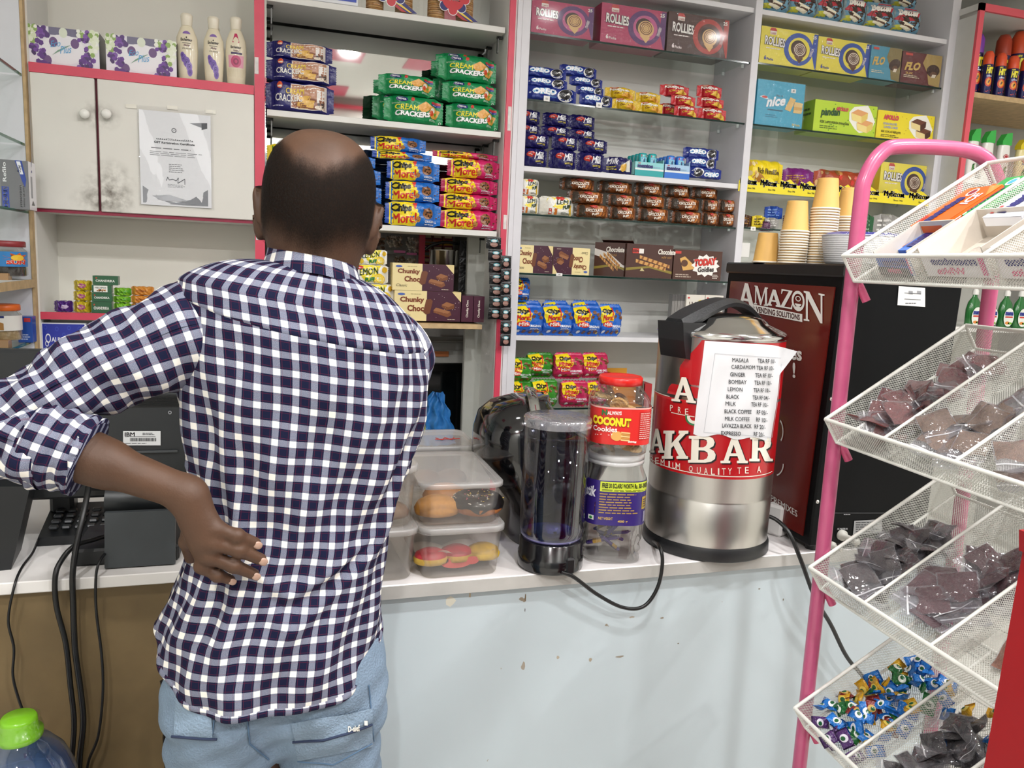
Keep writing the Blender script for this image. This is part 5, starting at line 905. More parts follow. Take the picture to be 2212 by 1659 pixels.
put('wafer', 'wafer_box', 1352, 1453, 528, 601, Y0, 'maroon wafer roll box with two rolls on its front', 'wafer box', z=MZ[4]); put('today', 'cracker_box', 1454, 1559, 541, 606, Y0, 'dark brown cracker box with a white starburst', 'cracker box', z=MZ[4])
mb = MB(); q = at(1330, 520, Y0 + .05); mb.T = Matrix.Translation((q.x, Y0 + .08, MZ[4] + .124)) @ Matrix.Rotation(R(-38), 4, 'Z') @ Matrix.Rotation(R(-20), 4, 'X'); mb.box((.02, .02, .012), (.12, .05, .0015), M('#4c2c22', .5)); mb.obj('open_flap', [x for x in COL.objects if x.get('label', '').startswith('brown wafer roll')][0]).matrix_parent_inverse = [x for x in COL.objects if x.get('label', '').startswith('brown wafer roll')][0].matrix_basis.inverted()
for i, (x0, x1, yt, yb, dy, t) in enumerate([(1106, 1176, 659, 718, 0, 'first from the left in the front row'), (1174, 1241, 659, 717, .004, 'second from the left in the front row'), (1239, 1301, 660, 717, 0, 'third from the left in the front row'), (1296, 1346, 658, 712, .02, 'fourth from the left in the front row'), (1108, 1172, 650, 705, .06, 'left in the back row'), (1176, 1232, 650, 704, .06, 'middle in the back row'), (1238, 1298, 650, 703, .06, 'right in the back row'), (1107, 1146, 600, 652, .05, 'lying on top at the left end')]): put('minib', 'mini_cookie_bag', x0, x1, yt, yb, Y0 + dy, 'small blue cookie bag ' + t, 'cookies', 'small blue cookie bags', z=MZ[5] if yb > 680 else None, rz=random.uniform(-3, 3))
put('pocky', 'biscuit_stick_box', 1481, 1521, 637, 691, Y0 + .01, 'white biscuit stick box next to the box spines', 'biscuits', z=MZ[5], dy=.0); put('pocky', 'biscuit_stick_box', 1522, 1561, 638, 692, Y0 + .01, 'white biscuit stick box beside the vending machine', 'biscuits', z=MZ[5])
for i in range(5): put('pockys', 'biscuit_stick_box', 1451 + i * 6, 1456.5 + i * 6, 636, 690, Y0 + .02, 'biscuit stick box seen spine-on, %s from the left of five' % OR[i], 'biscuits', 'biscuit stick boxes spine-on', z=MZ[5])
for x0, x1, yt, yb, dy, k_, t in [(1096, 1152, 823, 878, .004, 'minig', 'green cookie bag at the lower left, behind the black coffee maker'), (1150, 1207, 821, 879, 0, 'minig', 'green cookie bag in the lower row next to the pink ones'), (1095, 1151, 774, 827, .004, 'minig', 'green cookie bag in the upper row at the left end'), (1140, 1197, 763, 817, .03, 'minig', 'green cookie bag in the upper row beside the pink ones'), (1213, 1272, 824, 881, 0, 'minip', 'pink cookie bag in front at the lower row'), (1268, 1312, 824, 878, .02, 'minip', 'pink cookie bag in the lower row behind the red-lidded jar'), (1199, 1262, 763, 820, .01, 'minip', 'pink cookie bag in the upper row beside the green ones'), (1259, 1316, 763, 818, .02, 'minip', 'pink cookie bag in the upper row at the right end')]: put(k_, 'mini_cookie_bag', x0, x1, yt, yb, Y0 + dy, 'small ' + t, 'cookies', 'small green and pink cookie bags', z=MZ[6] if yb > 870 else None, rz=random.uniform(-3, 3))
q = at(1350, 880, Y0 + .02); mb = MB(); mo = M('#d98a1c', .5); mb.box((q.x, Y0 + .06, MZ[6] + .05), (.13, .003, .1), mo); mb.prism([(q.x - .065, MZ[6]), (q.x - .062, MZ[6]), (q.x - .062, MZ[6] + .13), (q.x - .065, MZ[6] + .13)], Y0 + .0, Y0 + .16, mo); mb.prism([(q.x + .062, MZ[6]), (q.x + .065, MZ[6]), (q.x + .065, MZ[6] + .1), (q.x + .062, MZ[6] + .1)], Y0 + .0, Y0 + .16, M('#6b6a63', .5)); mb.box((q.x, Y0 + .16, MZ[6] + .065), (.13, .003, .13), M('#e0a02c', .5)); mb.box((q.x, Y0 + .08, MZ[6] + .002), (.13, .16, .003), mo); mb.obj('display_carton', label='open orange display carton behind the red-lidded jar', cat='carton')
q = at(1400, 850, Y0); mb = MB(); mb.box((q.x, Y0 + .04, MZ[6] + .045), (.03, .08, .09), M('#b3242c', .4)); mb.obj('snack_box', label='red snack box between the orange carton and the tea urn', cat='snack box')
# right bay
for x0, x1, yt, yb, dy, t in [(1650, 1709, -40, 22, 0, 'first'), (1708, 1768, -34, 32, 0, 'second'), (1768, 1825, -26, 39, 0, 'third'), (1824, 1878, -12, 47, 0, 'fourth'), (1875, 1933, 2, 58, 0, 'fifth'), (1932, 1993, 12, 70, 0, 'sixth')]: put('better', 'cake_bag', x0, x1, yt, yb, Y0 + dy, 'chocolate cake bag, %s from the left on the top shelf' % t, 'cake bag', 'chocolate cake bags', z=RZ[0], rz=random.uniform(-8, 8))
for i, (x0, x1, yt, yb) in enumerate([(1870, 1925, -40, 12), (1930, 1985, -30, 20)]): put('better', 'cake_bag', x0, x1, yt, yb, Y0 + .07, 'chocolate cake bag behind the front row, %s of two' % ('left', 'right')[i], 'cake bag', 'chocolate cake bags')
put('rolly', 'swiss_roll_box', 1641, 1766, 64, 141, Y0, 'yellow and blue swiss roll box at the left end of its shelf', 'cake box', 'yellow swiss roll boxes', z=RZ[1]); put('rolly', 'swiss_roll_box', 1764, 1879, 86, 157, Y0 + .006, 'yellow and blue swiss roll box next to the blue cake box', 'cake box', 'yellow swiss roll boxes', z=RZ[1])
put('flob', 'cake_box', 1879, 1946, 101, 172, Y0, 'light blue film wrapped cake box with gold lettering', 'cake box', z=RZ[1]); put('flor', 'cake_box', 1947, 2033, 115, 180, Y0, 'maroon and gold film wrapped cake box', 'cake box', z=RZ[1])
put('nice', 'biscuit_box', 1633, 1737, 176, 270, Y0, 'sky blue biscuit box with a stack of biscuits printed on it', 'biscuit box', z=RZ[2]); put('pandan', 'cake_box', 1757, 1894, 222, 285, Y0, 'lime green layer cake box', 'cake box', z=RZ[2]); put('apollo', 'cake_box', 1893, 2018, 244, 300, Y0, 'yellow chocolate layer cake box', 'cake box', z=RZ[2])
put('rolly_y', 'biscuit_roll_packet', 1607, 1703, 344, 388, Y0 + .02, 'yellow nut biscuit roll behind the printed shelf strip', 'biscuits', z=RZ[3]); put('rolly_p', 'biscuit_roll_packet', 1702, 1769, 362, 402, Y0 + .02, 'purple biscuit roll behind the printed shelf strip', 'biscuits', z=RZ[3]); put('rolly_r', 'biscuit_roll_packet', 1769, 1896, 368, 410, Y0 + .02, 'red and gold biscuit roll behind the printed shelf strip', 'biscuits', z=RZ[3]); put('rolly', 'swiss_roll_box', 1899, 2009, 354, 432, Y0 + .02, 'yellow and blue swiss roll box beside the pink rack arch', 'cake box', z=RZ[3])
for x0, x1, i in ((1594, 1725, 0), (1725, 1850, 1), (1850, 2016, 2)):
    X0 = at(x0, 400, SH).x; X1 = at(x1, 400, SH).x; w_ = X1 - X0; mb = MB(); d_strip(P(mb, lambda x, y, l: (x, -l, y), w_, .062, r=.45, dx=.05)); mb.obj('shelf_strip', None, (X0, SH - .004, RZ[3] - .022), label='yellow printed shelf edge strip, %s of three in line' % ('first', 'middle', 'last')[i], cat='shelf strip', group='yellow shelf edge strips')
for x0, x1, yt, yb, k_, dy, t in [(1590, 1634, 463, 489, 'mixbrown', 0, 'dark brown snack packet at the left end of the mixed shelf'), (1630, 1661, 465, 490, 'mixyellow', 0, 'yellow snack packet beside the paper cups'), (1657, 1690, 470, 493, 'mixgrey', 0, 'silver snack packet beside the paper cups'), (1658, 1700, 445, 474, 'mixblue', .05, 'blue snack packet behind the paper cups'), (1855, 1895, 462, 488, 'mixgreen', .02, 'green snack packet right of the paper cups'), (1895, 1952, 462, 490, 'mixgrey', .02, 'silver snack packet behind the mint boxes'), (1700, 1745, 462, 492, 'mixpurple', .03, 'purple snack packet between the cup stacks'), (1640, 1680, 478, 500, 'mixpurple', -.0, 'purple snack packet lowest on the mixed shelf')]: put(k_, 'snack_packet', x0, x1, yt, yb, Y0 + dy, t, 'snacks', 'mixed snack packets', rz=random.uniform(-8, 8), z=RZ[4] if yb < 495 and dy < .04 else None)
carton('ta', .07, .07, .06, '#e3e2de', lambda p: p.text('ta', .1, .4, .4, .75, '#1c1a1a', 1, .03, .2)); put('ta', 'white_carton', 1587, 1620, 524, 556, Y0 + .01, 'white carton with black script beside the vending machine', 'carton')
# far right bay
def can(px, py0, py1, w_, Y, z, capc, label, bodyc='#23225c', big=False):
    c = at(px, py1, Y); zt = at(px, py0, Y).z; h = zt - z; rr = w_ / 2; o = empty('spray_can', (c.x, Y + rr, z), label=label, cat='spray can', group='insect spray cans')
    mb = MB(); mb.lathe([(rr * .92, 0), (rr, .004), (rr, h * .68), (rr * .9, h * .72)], M(bodyc, .22, .3, coat=.4), 22)
    p = P(mb, lambda x, y, l: ((rr + l) * math.cos(-math.pi / 2 - .35 + (x - .5) * 2.2), (rr + l) * math.sin(-math.pi / 2 - .35 + (x - .5) * 2.2), y * h), 1, 1, r=.3, dx=.15); p.otext('HIT', .22, .47, .78, .62, '#f2e62c', '#12122c', 3, .08, .03, shear=.15); p.text('NEW', .25, .635, .5, .665, '#f2e62c', 3, .05); p.ell(.5, .28, .3, .11, '#d9431c', 1); p.ell(.5, .28, .2, .075, '#f0a02c', 2); p.poly([(.42, .26), (.52, .33), (.6, .3), (.5, .25)], '#231a12', 3); p.rect(.3, .4, .72, .42, '#dfe2f0', 2); p.dots(.2, .05, .8, .1, 5, .05, ['#c9342c'], 2, ry=.012); link('can_body', mb.mesh('can'), o)
    mb = MB(); mb.lathe([(rr * .97, h * .69), (rr * .99, h * .72), (rr * .94, h * .92), (rr * .6, h), (0, h)], M(capc, .35), 22, capt=False); mb.box((0, -rr * .55, h * .93), (rr * .5, rr * .5, h * .08), M(capc, .35), .002); mb.obj('nozzle_cap', o)
cans = [(2112, 69, 190, .046, .035, '#7a3aa8', 'insect spray can with a purple cap at the left end'), (2136, 107, 197, .04, .0, '#e2542c', 'small orange-capped insect spray can, first in the front row'), (2163, 111, 204, .042, .0, '#e2542c', 'small orange-capped insect spray can, second in the front row'), (2190, 117, 208, .044, .0, '#e2542c', 'small orange-capped insect spray can, third in the front row'), (2218, 122, 212, .044, .0, '#e2542c', 'small orange-capped insect spray can cut by the picture edge'), (2170, 70, 190, .062, .09, '#b8452c', 'large insect spray can with a dull orange cap in the back row'), (2204, 62, 195, .066, .08, '#d9542c', 'large insect spray can with a bright orange cap in the back row')]
for c in cans: can(c[0], c[1], c[2], c[3], 2.61 + c[4], fz[0], c[5], c[6])
def shampoo(px, py0, py1, w_, Y, z, capc, bodyc, label, flat=.6):
    c = at(px, py1, Y); zt = at(px, py0, Y).z; h = zt - z; o = empty('shampoo_bottle', (c.x, Y + w_ * .3, z), label=label, cat='bottle', group='white shampoo bottles'); r = w_ / 2
    mb = MB(); mb.lathe([(r * .92, 0), (r, .006), (r, h * .6), (r * .96, h * .72), (r * .9, h * .74)], M(bodyc, .3, coat=.3), 24, sy=flat, pw=3)
    p = P(mb, lambda x, y, l: (x - r, -r * flat - l, y), w_, h, r=.35, lift=.0012); p.ell(.5, .5, .26, .05, '#b02a34', 1); p.ell(.5, .5, .2, .034, '#efe9e4', 2, inner=.8); p.rect(.3, .4, .75, .425, '#23308a', 1); p.poly([(.35, .12), (.4, .28), (.6, .3), (.58, .12)], '#3a7a34', 1); p.dots(.35, .1, .65, .3, 8, .06, ['#6aa04a', '#23301c', '#9ac47a'], 2); link('bottle_body', mb.mesh('b'), o)
    mb = MB(); mb.prism([(-r * .92, h * .74), (r * .92, h * .74), (r * .92, h * .86), (r * .8, h * 1.0), (-r * .2, h * .97), (-r * .92, h * .82)], -r * flat * .9, r * flat * .9, M(capc, .35)); mb.obj('cap', o)
shampoo(2099, 274, 381, .05, 2.62, fz[1], '#3aae4a', '#eceae4', 'white shampoo bottle with green cap, first from the pink post'); shampoo(2131, 278, 385, .05, 2.615, fz[1], '#3aae4a', '#eceae4', 'white shampoo bottle with green cap, second from the pink post'); shampoo(2166, 284, 390, .054, 2.61, fz[1], '#3aae4a', '#eceae4', 'white shampoo bottle with green cap, third from the pink post'); shampoo(2206, 296, 396, .056, 2.61, fz[1], '#e0c92c', '#e8dca0', 'cream shampoo bottle with yellow cap at the picture edge')
def dish(px, label):
    c = at(px, 708, 2.62); h = .1; o = empty('dish_soap_bottle', (c.x, 2.64, fz[2]), label=label, cat='bottle', group='green dish soap bottles'); mb = MB()
    mb.lathe([(.032, 0), (.036, .005), (.037, .075), (.03, .105), (.012, .13), (.011, .14)], M('#1c6a2c', .15, coat=.5), 24, sy=.58); p = P(mb, lambda x, y, l: (x - .03, -.0219 - l, .006 + y), .06, .08, r=.35, lift=.0008); p.ell(.5, .5, .48, .5, '#e6ebe0', 0); p.text('mama', .12, .6, .88, .8, '#23308a', 3, .07); p.rect(.15, .48, .85, .56, '#c9342c', 2); p.ell(.4, .2, .2, .08, '#e08a3a', 2); p.ell(.65, .18, .2, .06, '#7ab83a', 2); link('bottle_body', mb.mesh('b'), o)
    mb = MB(); mb.lathe([(.013, .138), (.013, .155), (.006, .165), (.005, .18), (0, .18)], M('#e6e6e0', .4), 16, capt=False); mb.obj('cap', o)
for px, t in ((2106, 'at the left end, behind the pink rack post'), (2140, 'second from the left'), (2175, 'third from the left'), (2206, 'at the picture edge')): dish(px, 'green dish soap bottle ' + t)
# ------------------------------------------------------------------ things on the counters
def hit_cyl(px, py, cx, cy, r):
    d = ray(px, py); a = d[0] ** 2 + d[1] ** 2; b = -(d[0] * cx + d[1] * cy); c = cx * cx + cy * cy - r * r; q = b * b - a * c
    s = (-b - math.sqrt(max(q, 0))) / a; return math.atan2(s * d[1] - cy, s * d[0] - cx), CAMH + s * d[2]
def hit_plane(px, py, p0, n):
    d = Vector(ray(px, py)); o = Vector((0, 0, CAMH)); s = (Vector(p0) - o).dot(n) / d.dot(n); return o + d * s
def pixP(mb, surf, slope=0.0, xr=0.0, **k):
    """prints given in photograph coordinates (x, -y) and laid on a real surface"""
    return P(mb, lambda x, y, l: surf(x, -y + slope * (x - xr), l), 1.0, 1.0, **k)
# ---- tea urn
UX, UY, UR = 1.031, 1.622, 0.1465
urn = empty('tea_urn', (UX, UY, CT), label='tall stainless steel tea urn with red label and black handle', cat='tea urn')
mb = MB(); st = M('#c6c4bf', .3, 1.0, bump=.03, bs=14)
mb.lathe([(UR - .002, .02), (UR, .03), (UR, .132), (UR - .003, .136), (UR - .003, .140), (UR, .144), (UR, .512), (UR + .002, .515)], st, 96, capb=False, capt=False); mb.obj('body', urn)
mb = MB(); mb.lathe([(UR + .001, 0), (UR + .005, .004), (UR + .004, .024), (UR + .0005, .032)], M('#1a1b1d', .4), 64, capt=False); mb.obj('base_ring', urn)
mb = MB(); mb.lathe([(UR + .001, .492), (UR + .005, .497), (UR + .004, .503), (UR - .006, .509), (.105, .523), (.092, .535), (.06, .543), (.0, .547)], MCHROME, 64, capt=False); mb.obj('lid', urn, (0, 0, .017))
# handle: a black arch across the lid, latch block at the left
hd = Vector((.96, .28, 0)).normalized(); sd = Vector((-.28, .96, 0))
mb = MB(); arch = sm_path([hd * -.16 + Vector((0, 0, .515)), hd * -.12 + Vector((0, 0, .535)), hd * -.06 + Vector((0, 0, .558)), hd * .0 + Vector((0, 0, .571)), hd * .06 + Vector((0, 0, .562)), hd * .11 + Vector((0, 0, .537)), hd * .138 + Vector((0, 0, .518))], 6)
vs = []; n_ = len(arch)
for i, q in enumerate(arch):
    t = i / (n_ - 1); hw = np.interp(t, [0, .2, .5, .8, 1], [.036, .044, .034, .022, .016]); th = np.interp(t, [0, .3, .6, 1], [.034, .026, .016, .014])
    for (a, b) in ((-1, 0), (-.6, .5), (.6, .5), (1, 0), (.8, -.5), (-.8, -.5)): vs.append(tuple(q + sd * hw * a + Vector((0, 0, th * b))))
mb.add(vs, [(i * 6 + k, i * 6 + (k + 1) % 6, (i + 1) * 6 + (k + 1) % 6, (i + 1) * 6 + k) for i in range(n_ - 1) for k in range(6)] + [tuple(range(5, -1, -1)), tuple(range((n_ - 1) * 6, n_ * 6))], M('#202123', .5, bump=.1, bs=200), False)
mb.obj('handle', urn, (0, 0, .017))
mb = MB(); la = math.atan2(hd.y, hd.x); mb.T = Matrix.Rotation(la, 4, 'Z')
mb.prism([(-.172, .525), (-.10, .525), (-.10, .515), (-.122, .48), (-.13, .44), (-.155, .445), (-.166, .485)], -.04, .04, M('#1b1c1e', .35)); mb.obj('latch', urn, (0, 0, .017))
mb = MB(); mb.T = Matrix.Rotation(la, 4, 'Z'); mb.box((.142, 0, .51), (.02, .03, .03), M('#1b1c1e', .35), .004); mb.obj('hinge', urn, (0, 0, .017))
def usurf(px, py, l):
    a, z = hit_cyl(px, py, UX, UY, UR); r = UR + .0006 + l; return (r * math.cos(a), r * math.sin(a), z - CT)
ua0 = math.atan2(-UY, -UX)
mb = MB(); red = M('#b5121b', .3, coat=.4)
edge = [(1414, 846), (1441, 850), (1447, 830), (1470, 826), (1468, 792), (1480, 776), (1503, 752), (1516, 736)]
ej = [hit_cyl(x, y, UX, UY, UR) for x, y in edge]; ez = [z for _, z in ej]; ea = [a for a, _ in ej]
zl = hit_cyl(1535, 1033, UX, UY, UR)[1]; zh = hit_cyl(1560, 738, UX, UY, UR)[1]; zm = ez[1]
def stk(u, v):
    z = zl + (zh - zl) * v
    zs_ = sorted(zip(ez[1:], ea[1:])); lft = ua0 - 2.0 if z < zm - .002 else float(np.interp(z, [q[0] for q in zs_], [q[1] for q in zs_]))
    lft = (lft - ua0 + math.pi) % (2 * math.pi) - math.pi + ua0; a = lft + (ua0 + 1.9 - lft) * u; return ((UR + .0004) * math.cos(a), (UR + .0004) * math.sin(a), z - CT)
mb.grid(stk, 48, 40, red, True)
wp = M('#e9e4d6', .4); blk = M('#151213', .4)
p = pixP(mb, usurf, r=.35, lift=.0006, step=.0006, dx=6)
for ch, x0, x1, y0, y1, sk in (('A', 1404, 1437, 978, 926, 0), ('K', 1431, 1487, 991, 930, 4), ('B', 1487, 1547, 999, 941, 2), ('A', 1556, 1614, 1000, 943, 0), ('R', 1617, 1667, 996, 943, 2)):
    for dx, c_, l in ((3, blk, 1), (0, wp, 2)):
        p.poly([[(x0 + (x1 - x0) * a + sk * b + dx, -(y0 + (y1 - y0) * b) - dx) for a, b in lp] for lp in SER[ch]], c_, l)
for dx, c_, l in ((3, blk, 1), (0, wp, 2)): p.poly([[(1452 + 52 * a + dx, -(866 + 5 * a + (812 - 866) * b) - dx) for a, b in lp] for lp in SER['A']], c_, l)
for t, x0, x1, yy, h_ in (('P', 1449, 1455, 881, 13), ('R', 1466, 1472, 885, 13), ('E', 1481, 1488, 889, 13)): p.text(t, x0, -yy - h_ / 2, x1, -yy + h_ / 2, wp, 2, 0)
for i, ch in enumerate('REMIUMQUALITYTEA'):
    x_ = [1410, 1421, 1433, 1447, 1458, 1466, 1493, 1510, 1525, 1540, 1552, 1563, 1576, 1596, 1612, 1626 + 12][i]; y_ = 989 + 29 * math.sin(min(1, (x_ - 1400) / 150) * 1.57) - max(0, x_ - 1570) * .07; w2 = 3 if ch == 'I' else 8
    p.text(ch, x_ - w2 / 2, -y_ - 7, x_ + w2 / 2, -y_ + 7, wp, 2, 0)
def ring_line(z, a0, a1, t, l=.0009):
    n = 40; vs = [((UR + l) * math.cos(ua0 + a0 + (a1 - a0) * i / n), (UR + l) * math.sin(ua0 + a0 + (a1 - a0) * i / n), z - CT + dz) for dz in (0, t) for i in range(n + 1)]
    mb.add(vs, [(i, i + 1, n + 2 + i, n + 1 + i) for i in range(n)], wp, True)
ring_line(zl + .006, -1.9, 1.25, .0018); ring_line(hit_cyl(1470, 896, UX, UY, UR)[1], -.72, -.3, .0018); ring_line(zm - .006, -1.9, -.78, .0018)
p.ell(1500, -900, 16, 16, '#e4e0d2', 1, a0=170, a1=290, inner=.55); p.ell(1500, -900, 19, 19, '#2c7a4a', 1.2, a0=170, a1=290, inner=.8)
mb.obj('red_label', urn, label='torn red label with white serif lettering')
# price list taped to the urn
def psurf(px, py, l):
    t = (px - 1500) / 215; xr = 1680 if py > 800 else 1690; a, z = hit_cyl(min(px, xr), py, UX, UY, UR + .004)
    r = UR + .003 + l + .0012 * math.sin(px * .11 + py * .05); q = Vector((UX + r * math.cos(a), UY + r * math.sin(a), z))
    if px > xr: q = q + Vector((.9, -.43, 0)) * (px - xr) * .0009 + Vector((0, 0, 0))
    return tuple(q)
mb = MB(); pw_ = M('#e6e7ea', .55)
def pcorner(u, v):
    x = (1 - u) * ((1 - v) * 1497 + v * 1522) + u * ((1 - v) * 1667 + v * 1694); y = (1 - u) * ((1 - v) * 938 + v * 736) + u * ((1 - v) * 952 + v * 747)
    if v > .7 and u > .85: x += 32 * (v - .7) / .3 * (u - .85) / .15; y += 10 * (u - .85) / .15 * (v - .7) / .3
    if v < .02: y += 4 * math.sin(u * 14)
    return psurf(x, y, 0)
mb.grid(pcorner, 26, 26, pw_, True)
p = pixP(mb, psurf, r=.6, lift=.0012, step=.0003, dx=10)
rows = [('MASALA', 1582, 1617, 'TEA RF 10/-', 1637, 1675, 778), ('CARDAMOM', 1580, 1631, 'TEA RF 10/-', 1634, 1672, 793), ('GINGER', 1577, 1610, 'TEA RF 10/-', 1631, 1669, 809), ('BOMBAY', 1574, 1613, 'TEA RF 10/-', 1629, 1667, 825), ('LEMON', 1572, 1604, 'TEA RF 10/-', 1627, 1664, 841), ('BLACK', 1569, 1597, 'TEA RF 04/-', 1625, 1662, 857), ('MILK', 1567, 1590, 'TEA RF 10/-', 1622, 1659, 872), ('BLACK COFFEE', 1565, 1623, 'RF 05/-', 1635, 1657, 889), ('MILK COFFEE', 1566, 1619, 'RF 10/-', 1634, 1656, 905), ('LAVAZZA BLACK', 1560, 1624, 'RF 20/-', 1630, 1652, 920), ('EXPRESSO', 1558, 1600, 'RF 20/-', 1628, 1650, 936)]
for a, x0, x1, b, x2, x3, y in rows: p.text(a, x0, -y - 4.4, x1, -y + 4.4, '#26272b', 2, .012, slope=-1.5); p.text(b, x2, -y - 6.6, x3, -y + 2.6, '#26272b', 2, .012, slope=-1.5)
ln = '#b6b8bd'
for (a, b) in (((1544, 764), (1690, 774)), ((1544, 764), (1520, 934)), ((1520, 934), (1668, 945)), ((1690, 774), (1668, 945))):
    n = 12; pts = [(a[0] + (b[0] - a[0]) * i / n, -(a[1] + (b[1] - a[1]) * i / n)) for i in range(n + 1)]; ox, oy = (0, .8) if abs(b[0] - a[0]) > 60 else (.8, 0)
    p._put(pts + [(x + ox, y + oy) for x, y in pts], [(i, i + 1, n + 2 + i, n + 1 + i) for i in range(n)], ln, 1)
mb.obj('price_list', label='white printed tea price list taped around the steel urn', cat='paper notice')
# ---- vending machine (its red decorated side faces the left)
KV = Vector((1.2385, 1.496, CT)); vu = Vector((.04, .999, 0)); vv = Vector((.999, -.04, 0)); vup = Vector((.03, 0, 1)).normalized(); VH, VL, VW = .685, .51, .335
vm = empty('vending_machine', KV, label='black coffee vending machine with a dark red lettered side panel', cat='vending machine')
Tm = Matrix(((vv.x, vu.x, vup.x, 0), (vv.y, vu.y, vup.y, 0), (vv.z, vu.z, vup.z, 0), (0, 0, 0, 1)))
mb = MB(); mb.T = Tm; mb.box((VW / 2, VL / 2, VH / 2 + .008), (VW, VL, VH - .016), M('#07080a', .4, spec=.15), .004); mb.box((VW / 2, VL / 2, VH - .012), (VW + .012, VL + .012, .03), M('#121315', .3), .004)
for x in (.03, VW - .03):
    for y in (.03, VL - .03): mb.lathe([(.014, 0), (.016, .014)], MBLACK, 14, (x, y, 0))
mb.obj('body', vm)
nV = vu.cross(vup).normalized()
def vsurf(px, py, l): q = hit_plane(px, py, KV - vv * .0035, nV); return tuple(q - vv * l - KV)
mb = MB(); mb.T = Tm; mb.box((-.0015, VL / 2, .335), (.003, VL - .05, .60), M('#661a15', .25, coat=.4, var=.12, vs=3)); mb.T = None
p = pixP(mb, vsurf, .165, 1590, r=.4, lift=.0008, step=.0004, dx=12); W1 = M('#f0ece6', .4)
def vser(ch, x0, x1, yb, yt): p.poly([[(x0 + (x1 - x0) * a, -(yb + (yt - yb) * b)) for a, b in lp] for lp in SER[ch]], W1, 1)
vser('A', 1594, 1632, 661, 608); vser('M', 1629, 1660, 650, 610); vser('A', 1656, 1690, 648, 612); vser('Z', 1687, 1713, 648, 608); vser('N', 1737, 1784, 668, 604)
p.ell(1725, -628, 14, 22, W1, 1, 28, inner=.72); p.ell(1725, -634, 7, 6, W1, 1.2, a0=180, a1=360, n=12); p.ell(1725, -623, 6, 6, W1, 1.2, inner=.7, n=12); p.ell(1725, -642, 9, 2, W1, 1.2, 10)
p.poly([(1628, -651), (1734, -655), (1734, -672), (1628, -668)], W1, 1); p.text('VENDING SOLUTIONS', 1634, -668, 1729, -655.5, '#43130f', 2, .03, slope=-2)
p.text('es', 1707, -757, 1733, -735, W1, 1, .03); p.text('!', 1713, -796, 1719, -762, W1, 1, .03)
p2 = pixP(mb, vsurf, .62, 1666, r=.4, lift=.0008, step=.0004); p2.text('PREMIXES', 1666, -1082, 1723, -1068, W1, 1, .03)
p.ell(1683, -915, 10, 26, W1, 1, 16, inner=.82, a0=-60, a1=70); p.ell(1672, -985, 22, 30, W1, 1, 16, inner=.9, a0=-70, a1=0)
mb.obj('side_panel', vm, label='dark red side panel with white serif lettering')
mb = MB(); nb = vv.cross(vup).normalized()
def bsurf(px, py, l): q = hit_plane(px, py, KV - vu * .001, nb); return tuple(q - vu * l - KV)
p = pixP(mb, bsurf, r=.5, lift=.0008, step=.0005, dx=20)
p.poly([(1941, -618), (1998, -622), (1998, -663), (1938, -659)], '#d8d8d4', 0)
for y in (632, 645): p.poly([(1953, -y), (1988, -y - 2), (1988, -y - 3.4), (1953, -y - 1.4)], '#6b6c6e', 1); 
for x in (1962, 1980): p.poly([(x, -628), (x + 9, -629), (x + 9, -636), (x, -635)], '#8a8b8d', 1)
p.lines(1955, -657, 1985, -653, 1, '#55565a', 1); mb.obj('rear_label', vm, label='white circuit diagram sticker on the black rear'); mb = MB(); p.mb = mb; p.poly([(1845, -1125), (1905, -1121), (1905, -1150), (1842, -1156)], '#8f9090', 0); p.lines(1848, -1150, 1900, -1126, 5, '#3a3b3d', 1); p.text('AC WATER IN', 1808, -1144, 1830, -1140, '#bfc0c2', 1, .02); p.lines(1822, -1113, 1840, -1109, 1, '#a5a6a8', 1)
p.rect(1796, -1109, 1910, -1107, '#3b3c3e', 0)
mb.obj('rating_plate', vm, label='grey rating plate and print on the black rear')
for (px, py, r_, L_) in ((1817, 1155, .013, .05), (1796, 1177, .009, .03)):
    q = hit_plane(px, py, KV, nb) - KV; mb = MB(); mb.lathe([(r_, 0), (r_, .008), (r_ * .55, .01), (r_ * .55, L_), (r_ * .7, L_ + .004), (0, L_ + .004)], M('#bdbcb4', .4), 18, capt=False); link('water_inlet', mb.mesh('inlet'), vm, q, rot=(R(90), 0, 0), label='off-white plastic water inlet')
for (px, py) in ((1796, 862), (1766, 1084), (1833, 981)):
    q = hit_plane(px, py, KV, nb) - KV; mb = MB(); mb.lathe([(.005, 0), (.004, .003), (0, .004)], MCHROME, 12, capt=False); link('screw', mb.mesh('screw'), vm, q, rot=(R(90), 0, 0))
# ---- paper cups on the machine
VT = CT + VH + .003
mb = MB(); mb.lathe([(.0345, 0), (.0365, .001), (.0365, .004), (.0345, .005), (.0335, .006), (.0255, .078), (.0248, .080), (.024, .077), (0, .077)], M('#d9ab5e', .6, var=.06, vs=30), 28, capb=False, capt=False); mb.lathe([(.0343, .0), (.0368, .0008), (.0368, .0042), (.0343, .005)], M('#ece3d2', .5), 28, capb=False, capt=False); CUP = mb.mesh('cup')
def cups(px, py, Y, n, label, step=.0068):
    c = at(px, py, Y)
    for i in range(n):
        t = ('bottom-most' if i == 0 and n > 1 else 'top' if i == n - 1 else 'nested')
        s_ = (label % 'upside-down tan paper cup, single on the vending machine') if n == 1 else ('top upturned tan paper cup of the %s stack' % label if i == n - 1 else 'nested paper cup showing its rim in the %s stack' % label)
        link('paper_cup', CUP, None, (c.x + random.uniform(-.0008, .0008), Y, VT + i * step), scale=(1, 1, 1) if Y < 1.8 else (1, 1, 1), label=s_, cat='paper cup', group=('upturned paper cups, %s stack' % label) if n > 1 else None)
